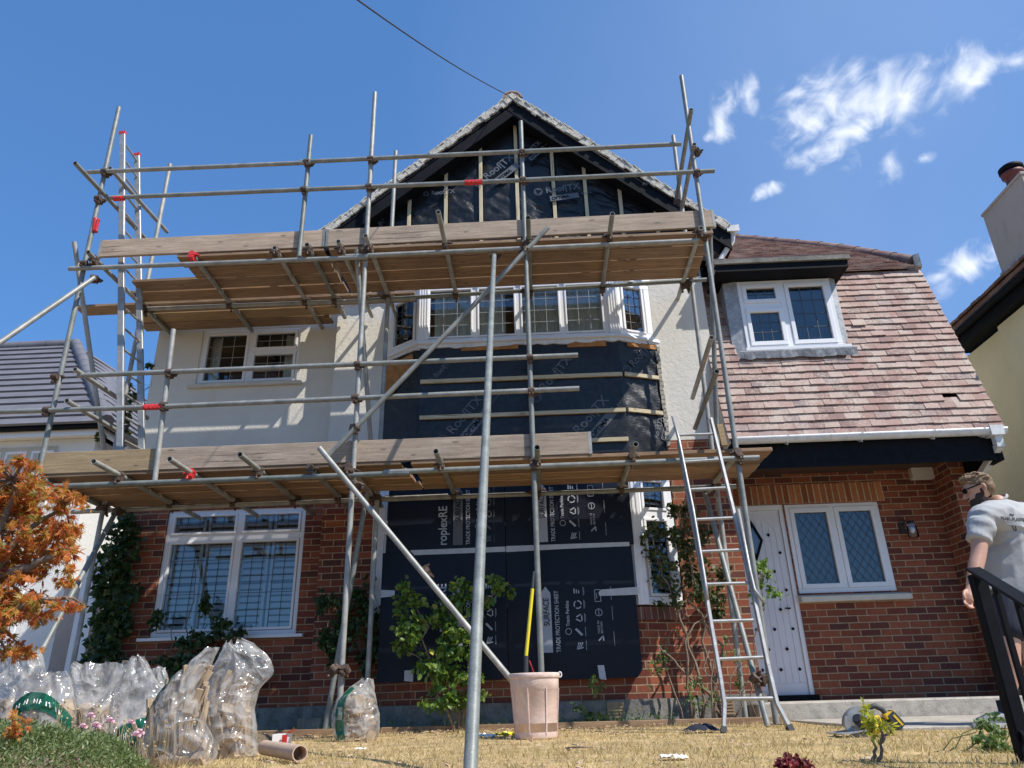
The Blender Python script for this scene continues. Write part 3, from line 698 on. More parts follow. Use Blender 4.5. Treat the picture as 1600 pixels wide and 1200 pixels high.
        if full:
            q = o+ud*.05*k-vd*.16*k
            n_ = ud.cross(vd)
            rg.poly([q-vd*.025*k, q+ud*.50*k-vd*.025*k, q+ud*.50*k+vd*.085*k, q+vd*.085*k])
        rg.build('printed_mark', mat, parent)
        if full: text('OPTIMA', .085*k, q+ud*.03*k+n_*.001, ud, vd, parent, 'black', bold=.001); text('BREATHER', .04*k, o+ud*.6*k-vd*.13*k, ud, vd, parent, mat)
    mem_print(fF, .52, 3.06, R(48), .95); mem_print(fF, -.95, 3.12, R(50), .95); mem_print(fF, .15, 3.62, R(50), .9, full=False); mem_print(fF, -1.15, 3.86, R(48), .5, full=False)
    mem_print(fR, .16, 3.92, R(48), .75, full=False); mem_print(fR, .38, 3.02, R(70), .5, w=.02)
    # torn render, board and fascia round the top
    o_ = MB(); pl = [fL(.02, 3.74, .02), fL(.18, 3.78, .022), fL(.52, 4.08, .022), fL(.50, 4.22, .022), fL(.05, 4.19, .02)]; o_.prism(pl, fL.n*.012); o_.build('exposed_board', 'osb', house)
    o_ = MB(); fF.box(o_, -.85, -.15, 4.205, 4.262, .0, .03); o_.build('exposed_board', 'osb', house); o_ = MB(); fF.box(o_, .45, .92, 4.195, 4.262, .0, .028); o_.build('exposed_board', 'osb', house); o_ = MB(); fR.box(o_, .1, .5, 4.2, 4.262, 0, .024); o_.build('exposed_board', 'osb', house)
    m = MB(); rnd = random.Random(5); a = ringpoly(.035)
    for i in range(3):
        L_ = (a[i+1]-a[i]).length; n = int(L_/.09)
        for k in range(n):
            p_, q_ = a[i].lerp(a[i+1], k/n), a[i].lerp(a[i+1], (k+1)/n); z0 = 4.262 if k == 0 else z1; d = (q_-p_).normalized()
            z1 = 4.252+rnd.uniform(-.014, .014)
            m.hexa([(p_.x, p_.y, z0), (q_.x, q_.y, z1), (q_.x-d.y*.03, q_.y+d.x*.03, z1), (p_.x-d.y*.03, p_.y+d.x*.03, z0), (p_.x, p_.y, 4.30), (q_.x, q_.y, 4.30), (q_.x-d.y*.03, q_.y+d.x*.03, 4.30), (p_.x-d.y*.03, p_.y+d.x*.03, 4.30)])
    m.build('torn_render_edge', 'white_old', house)
    m = MB(); band(m, 4.302, 4.345, .075, .06); m.build('window_sill', 'white', house)
    # jagged render edge where membrane meets right wall
    m = MB(); rnd = random.Random(9)
    for k in range(22):
        z = 2.98+k*.058; m.obox((1.565+rnd.uniform(-.008, .012), -.432, z), (.016+rnd.uniform(0, .01), 0, 0), (0, .02, 0), (0, 0, .033))
    m.build('torn_render_edge', 'concrete', house)
    # upper bay windows
    xs = [-1.30, -.681, -.138, .418, .956]
    room(house, fF, -1.33, 1.05, 4.2, 5.14, -.13, -1.6)
    w = window(house, fF, -1.36, 1.08, 4.345, 5.14, 0, [(xs[i]+.03, xs[i+1]-.03, 4.40, 5.10, (3, 4), .022) for i in range(4)], fw=.05, bars=[(x-.032, x+.032, 4.39, 5.10) for x in xs[1:4]]+[(.925, 1.032, 4.39, 5.10)], lead='whitebar')
    cu = MB()
    wavy(cu, fF, -1.2, -.30, 4.35, 5.1, -.10, .022, 90); wavy(cu, fF, -.14, .95, 4.35, 5.1, -.10, .022, 90); cu.build('curtain', 'curtain', w)
    for f, l in ((fL, lL), (fR, lR)):
        w = window(house, f, 0.0, l, 4.345, 5.14, .0, [(.09, l-.1, 4.41, 5.08, (3, 5), .03)], fw=.08, lead='leadbar')
    for x in (-1.36, 1.08):
        p = MB(); s_ = 1 if x > 0 else -1; p.box((x-.10 if s_ > 0 else x-.03, -.635, 4.345), (x+.03 if s_ > 0 else x+.10, -.56, 5.14))
        for k in range(4): xx = x-s_*.085+s_*k*.032; p.box((xx-.005, -.645, 4.345), (xx+.005, -.635, 5.14))
        p.build('corner_post', 'white', house)
    m = MB(); band(m, 5.142, 5.26, .03); m.build('bay_header', 'white', house)
    cap = MB(); r_ = ringpoly(-.02); cap.poly([(q.x, q.y, 5.26) for q in r_]); cap.poly([(q.x, q.y, 4.344) for q in r_]); cap.build('bay_cap', 'interior', house)
    return mem_print
mem_print = bay()
# ---------------- gable
AP = V(-.12, 0, 8.32)
LP = [(-.12, 8.32), (-2.68, 6.14), (-3.85, 5.38), (-5.06, 5.13)]
RP = [(-.12, 8.32), (2.66, 5.90)]
def gable():
    def zr(x): return 8.32-.852*(-.12-x) if x < -.12 else 8.32-.870*(x+.12)
    # membrane with billows
    m = MB(); vs = []; fs = []; x0, x1 = -2.5, 2.3; nx, nz = 220, 110
    for j in range(nz+1):
        for i in range(nx+1):
            x = x0+(x1-x0)*i/nx; t = j/nz; zt = zr(x)-.3; zb = 5.18; z = zb+(max(zt, zb+.02)-zb)*t
            q = .0
            q += .09*max(0, noise.noise(Vector((x*1.1+3, z*1.3, 1))))+.024*noise.noise(Vector((x*4+z*5, z*4-x*2, 2)))+.012*(1-abs(noise.noise(Vector((x*8+z*11, z*7, 5))))*2)+.005*noise.noise(Vector((x*26+z*9, z*20, 5)))
            for bx in (-1.61, -1.1, -.61, -.11, .41, .85, 1.32, 1.78): q *= 1-.93*math.exp(-((x-bx)/.05)**2)
            q *= min(1, (1-t)*6)
            vs.append((x, -.27-q, z))
    m.add(vs, [(j*(nx+1)+i, j*(nx+1)+i+1, (j+1)*(nx+1)+i+1, (j+1)*(nx+1)+i) for j in range(nz) for i in range(nx)], smooth=True)
    mem = m.build('membrane', 'membrane', house)
    for x, top in ((-1.61, 6.78), (-1.1, 7.2), (-.61, 7.62), (-.10, 8.0), (.41, 7.62), (.85, 7.2), (1.32, 6.85), (1.78, 6.48), (-2.1, 6.3)):
        b = MB(); b.box((x-.024, -.33, 5.2), (x+.024, -.302, top-.02)); b.build('batten', 'battenz', house, bevel=.002)
    f = FY(-.335)
    mem_print(f, -.52, 7.0, R(42), .9, parent=mem, w=.02); mem_print(f, -1.45, 5.9, R(42), .9, parent=mem, w=.02); mem_print(f, .30, 6.72, R(6), .8, parent=mem, w=.02); mem_print(f, -2.0, 6.15, R(80), .6, parent=mem, full=False, w=.02); mem_print(f, .02, 7.35, R(45), .6, parent=mem, w=.02)
    mem_print(f, -1.3, 6.78, R(3), .55, parent=mem, full=False, w=.02)
    # roof planes
    r = MB()
    prof = list(reversed(LP))+RP[1:]
    top = [V(x, -.52, z) for x, z in prof]; bot = [V(x, -.52, z-.07) for x, z in prof]
    for i in range(len(prof)-1):
        a, b, c, d = top[i], top[i+1], bot[i+1], bot[i]; off = V(0, 7.5, 0)
        r.hexa([d, c, c+off, d+off, a, b, b+off, a+off])
    roof = r.build('roof', 'tile_dark', house)
    # verge: ragged tile ends bedded in pale mortar
    v = MB(); rnd = random.Random(11); t2 = MB()
    for pts in (LP, RP):
        for (xa, za), (xb, zb) in zip(pts[:-1], pts[1:]):
            L_ = math.hypot(xb-xa, zb-za); n = int(L_/.085); dx, dz = (xb-xa)/L_, (zb-za)/L_; nx_, nz_ = (-dz, dx) if dx > 0 else (dz, -dx)
            for k in range(n):
                s = (k+.5)*L_/n; cx, cz = xa+dx*s, za+dz*s; h = .044+rnd.uniform(-.014, .010); o = rnd.uniform(-.014, .008)
                v.obox((cx-nx_*(.04+o), -.55+rnd.uniform(-.014, .006), cz-nz_*(.04+o)), (dx*L_/n*rnd.uniform(.5, .62)+nx_*rnd.uniform(-.006, .006), 0, dz*L_/n*rnd.uniform(.5, .62)+nz_*rnd.uniform(-.006, .006)), (0, .035, 0), (nx_*h, 0, nz_*h))
                t2.obox((cx+nx_*(.008+o), -.54+rnd.uniform(-.012, .004), cz+nz_*(.008+o)), (dx*.06-nx_*.012, 0, dz*.06-nz_*.012), (0, .05, 0), (nx_*.008, 0, nz_*.008))
    v.build('verge', 'verge', roof); t2.build('verge_tile', 'verge', roof)
    # bargeboards
    for pts, s in ((LP, -1), (RP, 1)):
        b = MB()
        for (xa, za), (xb, zb) in zip(pts[:2], pts[1:3]):
            b.hexa([(xa, -.545, za-.36), (xb, -.545, zb-.36), (xb, -.515, zb-.36), (xa, -.515, za-.36), (xa, -.545, za-.10), (xb, -.545, zb-.10), (xb, -.515, zb-.10), (xa, -.515, za-.10)])
            b.hexa([(xa, -.56, za-.155), (xb, -.56, zb-.155), (xb, -.5455, zb-.155), (xa, -.5455, za-.155), (xa, -.56, za-.095), (xb, -.56, zb-.095), (xb, -.5455, zb-.095), (xa, -.5455, za-.095)])
        b.build('bargeboard', 'blackw', house)
    s = MB()
    for pts in (LP[:2], RP):
        (xa, za), (xb, zb) = pts; s.hexa([(xa, -.514, za-.33), (xb, -.514, zb-.33), (xb, -.26, zb-.33), (xa, -.26, za-.33), (xa, -.514, za-.31), (xb, -.514, zb-.31), (xb, -.26, zb-.31), (xa, -.26, za-.31)])
    s.build('soffit', 'black', house)  # black colour stands in for the shade under the verge
    # ridge tiles
    for k in range(14):
        rt = MB(); y0 = -.56+k*.46
        n = 12; vs = []
        for yy in (y0, y0+.45):
            for rr in (.15, .13):
                for i in range(n+1): t = math.pi*(i/n*.9+.05); vs.append((-.12+math.cos(t)*rr, yy, 8.27+math.sin(t)*rr))
        q = n+1; fs = []
        for i in range(n): fs += [(i, i+1, 2*q+i+1, 2*q+i), (q+i, 3*q+i, 3*q+i+1, q+i+1), (i, q+i, q+i+1, i+1), (2*q+i, 2*q+i+1, 3*q+i+1, 3*q+i)]
        rt.add(vs, fs)
        if k == 0: rt.poly([(-.12+math.cos(math.pi*i/n)*.13, -.55, 8.27+math.sin(math.pi*i/n)*.13) for i in range(n+1)])
        rt.build('ridge_tile', 'tile', roof)
    # right eave: white box gutter running back
    g = MB(); g.box((2.62, -.58, 5.80), (2.755, 3, 5.812)); g.hexa([(2.735, -.58, 5.812), (2.75, -.58, 5.812), (2.75, 3, 5.812), (2.735, 3, 5.812), (2.755, -.58, 5.90), (2.785, -.58, 5.90), (2.785, 3, 5.90), (2.755, 3, 5.90)]); g.box((2.62, -.585, 5.80), (2.78, -.575, 5.89)); g.build('gutter', 'white_old', house)
    g = MB(); g.prism([(2.24, -.50, 5.42), (2.36, -.50, 5.42), (2.68, -.50, 5.795), (2.24, -.50, 5.795)], (0, 3.3, 0)); g.build('soffit', 'blackw', house)
    dp = MB(); dp.path([(2.70, -.52, 5.80), (2.69, -.50, 5.70), (2.44, -.46, 5.36), (2.40, -.46, 5.2)], .034, 10); dp.build('downpipe', 'white_old', house)
gable()
# ---------------- right wing
EY, EZ, BY, BZ = -.93, 2.84, -.25, 5.26
def tiles(name, x0, x1, a, b, gauge, mat, parent, skip=None, rnd=random.Random(21), tw=.167, clip=None):
    a = V(0, *a); b = V(0, *b); L_ = (b-a).length; d = (b-a)/L_; n = V(0, -d.z, d.y);
    if n.z < 0 or (abs(d.z) > .9 and n.y > 0): n = -n
    m = MB(); rows = int(L_/gauge+.5)
    for i in range(rows):
        s0 = L_*i/rows; sag = [rnd.uniform(-.004, .004) for _ in range(3)]
        x = x0-(tw/2 if i % 2 else 0)-rnd.uniform(0, .02)
        while x < x1-.01:
            xa, xb = max(x+.0015, x0), min(x+tw-.0015, x1); cx = (xa+xb)/2
            x += tw
            if clip: xa, xb = clip(xa, xb, s0/L_)
            if xb-xa < .02 or (skip and skip(xa, xb, s0/L_)): continue
            lo = s0+rnd.uniform(-.005, .005)-.012+.004*math.sin(cx*3+i); hi = s0+gauge*1.5; lift = .030+rnd.uniform(-.003, .006); tk = .015
            if rnd.random() < .015: lo -= .03; lift += .012
            r1, r2 = rnd.uniform(-.003, .003), rnd.uniform(-.003, .003)
            p = a+d*lo; q = a+d*min(hi, L_+.02)
            m.hexa([(xa, p.y+n.y*(lift+r1), p.z+n.z*(lift+r1)), (xb, p.y+n.y*(lift+r2), p.z+n.z*(lift+r2)), (xb, q.y+n.y*.004, q.z+n.z*.004), (xa, q.y+n.y*.004, q.z+n.z*.004),
                    (xa, p.y+n.y*(lift+r1+tk), p.z+n.z*(lift+r1+tk)), (xb, p.y+n.y*(lift+r2+tk), p.z+n.z*(lift+r2+tk)), (xb, q.y+n.y*(.004+tk), q.z+n.z*(.004+tk)), (xa, q.y+n.y*(.004+tk), q.z+n.z*(.004+tk))])
    return m.build(name, mat, parent)
def wing():
    fd = FY(.2)
    HD = (2.33, 2.975, .18, 2.36); HW = (2.99, 4.11, 1.31, 2.355)
    wall(fd, 2.28, 5.1, .16, 2.80, [HD, HW], .09).build('brick_wall', 'brick_dark', house)
    m = MB()
    for (a, b) in ((2.30, 4.2),):
        fd.box(m, a, b, 2.362, 2.60, -.02, .004)
        m.uv[-6:] = [[(0, 0)]*4]*2+[[(a, .0), (b, .0), (b, .225), (a, .225)], [(0, 0), (.05, 0), (.05, .225), (0, .225)], [(a, 0), (b, 0), (b, .225), (a, .225)], [(0, 0), (.05, 0), (.05, .225), (0, .225)]]
        m.uv[-6] = [(a, 0), (b, 0), (b, .05), (a, .05)]
    m.build('lintel_course', 'soldier', house)
    # pier
    m = MB(); wall(Fr((4.82, .2, 0), (0, -1, 0), (-1, 0, 0)), 0, .42, .14, 2.78, mb=m, uo=.05); wall(FY(-.22), 4.82, 5.22, .14, 2.78, mb=m); wall(Fr((5.22, -.22, 0), (0, 1, 0), (1, 0, 0)), 0, 6, .14, 2.78, mb=m); m.build('brick_pier', 'brick', house)
    # right flank above pier
    m = MB(); m.poly([(5.03, -.62, 2.8), (5.03, 4, 2.8), (5.03, 4, 7.0), (5.03, .0, 5.4), (5.03, -.2, 5.2)]); m.build('rendered_wall', 'plaster', house)
    b_ = MB(); b_.box((4.56, .12, 2.60), (4.86, .199, 2.745)); b_.build('timber_block', 'stone', house)
    # door
    fr_ = MB(); fd.box(fr_, 2.33, 2.39, .18, 2.36, -.09, -.02); fd.box(fr_, 2.925, 2.975, .18, 2.36, -.09, -.02); fd.box(fr_, 2.39, 2.925, 2.30, 2.36, -.09, -.02); fr_.build('door_frame', 'white', house)
    d = MB(); n = 7; w = (2.925-2.39)/n
    for i in range(n): fd.box(d, 2.39+i*w+.002, 2.39+(i+1)*w-.002, .36, 2.299, -.085, -.052)
    fd.box(d, 2.392, 2.923, .23, 2.298, -.088, -.058); fd.box(d, 2.392, 2.923, .235, .36, -.085, -.045)
    # arched head and edge rails
    for (a, b) in ((2.392, 2.47), (2.845, 2.923)): fd.box(d, a, b, .361, 2.298, -.07, -.045)
    pts = []
    for k in range(13): t = math.pi*k/12; pts.append((2.6575+.1875*math.cos(t), 1.97+.22*math.sin(t)))
    for k in range(12):
        (xa, za), (xb, zb) = pts[k], pts[k+1]; d.hexa([fd(xa, za, -.045), fd(xb, zb, -.045), fd(xb, zb, -.07), fd(xa, za, -.07), fd(xa, 2.297, -.045), fd(xb, 2.297, -.045), fd(xb, 2.297, -.07), fd(xa, 2.297, -.07)])
    door = d.build('door', 'door', house, bevel=.003)
    st = MB()
    for i in range(5):
        for j in range(8):
            if (i+j) % 2: continue
            x = 2.45+i*.103; z = .5+j*.215
            if 1.6 < z < 2.2 and abs(x-2.57) < .13: continue
            st.obox(fd(x, z, -.042), (.010, 0, .010), (0, .006, 0), (-.010, 0, .010))
    st.build('door_stud', 'black', door)
    dc = fd(2.575, 1.94, -.04); fm = MB(); 
    o4 = [V(0, 0, .24), V(.105, 0, 0), V(0, 0, -.24), V(-.105, 0, 0)]
    for k in range(4):
        a, b = o4[k], o4[(k+1) % 4]; fm.hexa([dc+a, dc+b, dc+b*.72, dc+a*.72, dc+a+V(0, -.02, 0), dc+b+V(0, -.02, 0), dc+b*.72+V(0, -.02, 0), dc+a*.72+V(0, -.02, 0)])
    fm.build('diamond_light_frame', 'black', door); pn = MB(); pn.poly([dc+a*.75+V(0, -.008, 0) for a in reversed(o4)]); pn.build('pane', 'glass_dim', door)
    ln = MB(); ln.path([fd(2.85, 1.15, -.04), fd(2.85, 1.15, .02), fd(2.79, 1.15, .025)], .009, 8); ln.build('handle', 'black', door)
    th = MB(); th.box((2.31, .13, .177), (2.99, .28, .235)); th.build('threshold', 'black', house)
    bk = MB(); fd.box(bk, 2.2, 3.1, .1, 2.5, -.3, -.29); bk.build('room_lining', 'dark', house)
    # porch window
    w_ = window(house, fd, *HW, -.01, [(3.04, 3.53, 1.36, 2.31, 'diamond', .055), (3.57, 4.06, 1.36, 2.31, 'diamond', .055)], bars=[(3.53, 3.57, 1.36, 2.31)], glass='glass_dim')
    s = MB(); s.hexa([(2.97, .10, 1.205), (4.22, .10, 1.205), (4.22, .25, 1.205), (2.97, .25, 1.205), (2.97, .10, 1.265), (4.22, .10, 1.265), (4.22, .25, 1.305), (2.97, .25, 1.305)]); s.build('window_sill', 'stone', w_, bevel=.005)
    room(house, fd, 3.0, 4.2, 1.2, 2.45, -.1, -1.0); cu = MB(); wavy(cu, fd, 3.02, 3.6, 1.3, 2.36, -.18, .02); wavy(cu, fd, 3.7, 4.1, 1.3, 2.36, -.18, .02); cu.build('curtain', 'shutter', w_)
    # eaves
    e = MB(); e.box((2.16, -.90, 2.50), (4.98, -.875, 2.775)); e.hexa([(4.99, -.90, 2.50), (5.045, -.90, 2.50), (5.045, .3, 2.50), (4.99, .3, 2.50), (4.99, -.90, 2.88), (5.045, -.90, 2.88), (5.045, .3, 3.3), (4.99, .3, 3.3)]); e.build('fascia', 'black', house)  # black end piece; its extra depth is added to keep sun off the porch
    e = MB(); e.box((2.30, -.874, 2.735), (4.979, .199, 2.76)); e.build('soffit', mat_wood('dark_soffit', (.10, .06, .035), (.05, .03, .02)), house)
    # half-round gutter
    g = MB(); n = 12; x0, x1 = 2.18, 5.10; cy, cz = -.965, 2.83; vs = []
    for x in (x0, x1):
        for rr in (.062, .056):
            for i in range(n+1): t = math.pi+math.pi*i/n; vs.append((x, cy+math.cos(t)*rr, cz+math.sin(t)*rr*1.1))
    q = n+1; fs = []
    for i in range(n): fs += [(i, i+1, 2*q+i+1, 2*q+i), (q+i, 3*q+i, 3*q+i+1, q+i+1)]
    fs += [(0, 2*q, 3*q, q), (n, q+n, 3*q+n, 2*q+n)]
    g.add(vs, fs, smooth=True)
    for x in (x0, x1): g.poly([(x, cy+math.cos(math.pi+math.pi*i/n)*.06, cz+math.sin(math.pi+math.pi*i/n)*.066) for i in range(n+1)])
    gut = g.build('gutter', 'white_old', house)
    for x in (2.75, 3.55, 4.32, 4.85):
        b = MB(); vs = []
        for xx in (x-.012, x+.012):
            for i in range(n+1): t = math.pi+math.pi*i/n; vs.append((xx, cy+math.cos(t)*.068, cz+math.sin(t)*.074))
        b.add(vs, [(i, i+1, q+i+1, q+i) for i in range(n)]); b.obox((x, -.9, 2.80), (.012, 0, 0), (0, .02, 0), (0, 0, .03)); b.obox((x, -.95, 2.755), (.003, 0, 0), (0, .035, .012), (0, 0, .012)); b.build('gutter_bracket', 'white_old', gut)
    d = MB(); d.obox((4.98, cy, 2.80), (.07, 0, 0), (0, .068, 0), (0, 0, .055)); d.hexa([(4.95, -1.0, 2.62), (5.03, -1.0, 2.62), (5.03, -.93, 2.62), (4.95, -.93, 2.62), (4.95, -1.0, 2.745), (5.03, -1.0, 2.745), (5.03, -.93, 2.745), (4.95, -.93, 2.745)])
    d.bar((4.99, -.965, 2.64), (5.0, -.26, 2.36), .066, .066); d.bar((5.0, -.26, 2.36), (5.27, .3, 2.2), .06, .06); d.box((5.24, .28, .2), (5.30, .34, 2.2)); d.build('downpipe', 'white_old', house)
    # backing and tiles
    r = MB(); r.hexa([(2.16, EY+.02, EZ-.03), (5.07, EY+.02, EZ-.03), (5.07, EY+.1, EZ-.03), (2.16, EY+.1, EZ-.03), (2.16, BY+.02, BZ), (5.07, BY+.02, BZ), (5.07, BY+.1, BZ), (2.16, BY+.1, BZ)])
    pt = math.tan(R(40)); 
    def plane_hit(px, py):
        d_ = ray(px, py); n = V(0, -pt, 1); k = (V(0, BY, BZ)-CAM).dot(n)/d_.dot(n); return CAM+d_*k
    h0 = plane_hit(1428, 411); h1 = plane_hit(1300, 389); h2 = plane_hit(1150, 374)
    roof = r.build('roof', 'black', house)
    sc_ = MB(); sc_.prism([(2.14, EY+.0, EZ-.05), (2.14, -.255, EZ-.05), (2.14, -.255, BZ)], (.018, 0, 0)); sc_.build('rendered_cheek', 'plaster', house)
    r2 = MB(); r2.poly([(2.28, BY, BZ), (5.07, BY, BZ), tuple(h0), tuple(h1), tuple(h2), (2.28, h2.y+.3, h2.z+.25)]); r2.poly([(5.07, BY, BZ), (5.07, 4, BZ-.2), tuple(h2), tuple(h1), tuple(h0)]); r2.build('roof_deck', 'black', roof)
    def skip(xa, xb, t):
        z = EZ+(BZ-EZ)*t
        if .155 < t < .175 and 4.62 < (xa+xb)/2 < 4.76: return True
        return False
    def clip(xa, xb, t):
        z = EZ+(BZ-EZ)*t
        if 3.88 < z+.05 < 5.2:
            if xa < 2.47 < xb: return xa, 2.47
            if xa < 3.80 < xb: return 3.80, xb
            if 2.47 <= xa and xb <= 3.80: return xa, xa
        return xa, xb
    tiles('roof_tile', 2.125, 5.11, (EY, EZ-.01), (BY, BZ), .1, 'tile', roof, skip, clip=clip)
    def hipx(y):
        if y < h1.y: t = (y-h0.y)/(h1.y-h0.y); return h0.x+(h1.x-h0.x)*t
        t = (y-h1.y)/(h2.y-h1.y); return h1.x+(h2.x-h1.x)*t
    Ltop = h2.y+.25
    def skip2(xa, xb, t): y = BY+(Ltop-BY)*t; return xb > hipx(y+.05)+.02
    tiles('roof_tile', 2.24, 5.11, (BY-.04, BZ+.0), (Ltop, BZ+(Ltop-BY)*pt), .1, 'tile', roof, skip2, random.Random(4))
    # hip ridge tiles
    pts = [h0]; N_ = 9
    for k in range(1, N_+1): pts.append(h0.lerp(h1, k*2/N_) if k*2/N_ <= 1 else h1.lerp(h2, (k*2/N_-1)))
    for i in range(N_):
        a, b = pts[i]+V(0, 0, .01), pts[i+1]+V(0, 0, .01); rt = MB(); rt.tube(a, a.lerp(b, .97), .10, 14, r2=.092); rt.tube(a.lerp(b, .955), a.lerp(b, 1.0), .103, 14)
        rt.build('ridge_tile', 'tile_dark', roof)
    e = MB(); e.obox(h0+V(.02, -.03, -.01), (.035, -.02, 0), (.02, .06, 0), (0, 0, .10)); e.build('hip_end_mortar', 'verge', roof)
    # right verge undercloak
    v = MB(); rnd = random.Random(8)
    for k in range(24):
        t = (k+.5)/24; y = EY+(BY-EY)*t; z = EZ+(BZ-EZ)*t; v.obox((5.085+rnd.uniform(-.004, .004), y+.0, z), (.018, 0, 0), (0, .03, .0), (0, .014, .052))
    v.build('verge', 'verge', roof)
    # dormer
    fdm = FY(-.62)
    w_ = window(house, fdm, 2.60, 3.74, 4.04, 4.99, .03, [(2.65, 3.10, 4.68, 4.94, (3, 2), .05), (2.65, 3.10, 4.10, 4.60, (3, 3), .05), (3.17, 3.69, 4.10, 4.94, (3, 4), .05)],
        bars=[(3.10, 3.17, 4.09, 4.94), (2.65, 3.10, 4.60, 4.68)], lead='leadbar', glass='glass_dim', name='dormer_window')
    s = MB(); s.box((2.56, -.73, 4.0), (3.80, -.6, 4.038)); s.build('window_sill', 'white', w_)
    room(house, fdm, 2.55, 3.80, 3.98, 5.05, -.06, -1.2, 'interior'); cu = MB(); wavy(cu, fdm, 2.62, 3.12, 4.06, 4.98, -.06, .012, 60); wavy(cu, fdm, 3.15, 3.72, 4.06, 4.98, -.06, .012, 60); cu.build('curtain', 'shutter', w_)  # pale curtain surface added behind the dormer glass to lighten its panes
    c = MB(); c.hexa([(2.44, -.60, 3.95), (2.60, -.64, 3.95), (2.60, -.2, 3.95), (2.44, -.2, 3.95), (2.44, -.60, 5.0), (2.60, -.64, 5.0), (2.60, .2, 5.0), (2.44, .2, 5.0)])
    c.build('dormer_cheek', 'lead', house); c = MB(); c.hexa([(3.741, -.64, 3.95), (3.83, -.60, 3.95), (3.83, -.2, 3.95), (3.741, -.2, 3.95), (3.741, -.64, 5.0), (3.83, -.60, 5.0), (3.83, .2, 5.0), (3.741, .2, 5.0)]); c.build('dormer_cheek', 'lead', house)
    m = MB(); rnd = random.Random(2); vs = []
    for i in range(31):
        x = 2.48+1.37*i/30; lo = rnd.uniform(-.012, .012); vs += [(x, -.735, 3.995), (x, -.735-.0, 3.985), (x, -.71+lo*.3, 3.90+lo)]
    m.add(vs, [(i*3+k, i*3+3+k, i*3+4+k, i*3+1+k) for i in range(30) for k in range(2)]); m.build('lead_apron', 'lead', house)
    fa = MB(); fa.box((2.30, -.90, 4.995), (3.90, -.87, 5.09)); fa.box((3.872, -.869, 4.995), (3.90, .1, 5.09)); fa.box((2.30, -.868, 5.0), (3.871, -.3, 5.02)); fa.build('dormer_fascia', 'black', house)
    ed = MB(); ed.box((2.28, -.93, 5.092), (3.925, -.85, 5.15)); ed.box((3.86, -.849, 5.092), (3.925, .15, 5.15)); ed.build('dormer_roof_edge', 'concrete_dark', house)
    tiles('dormer_roof_tile', 2.26, 3.9, (-.86, 5.15), (.15, 5.60), .1, 'tile', roof, None, random.Random(6))
    bk = MB(); bk.hexa([(2.28, -.85, 5.1), (3.88, -.85, 5.1), (3.88, .3, 5.5), (2.28, .3, 5.5), (2.28, -.85, 5.14), (3.88, -.85, 5.14), (3.88, .3, 5.66), (2.28, .3, 5.66)]); bk.build('roof_deck', 'black', roof)
MB.XF = (1.0275, (0, .239, -.0066)); wing(); MB.XF = None  # scaling about the camera: wing moves back, its image outline stays
# solid core so that no daylight shows through the house
co = MB(); co.box((-4.9, 1.9, 0), (5.0, 6, 4.9)); co.build('inner_wall', 'dark', house)
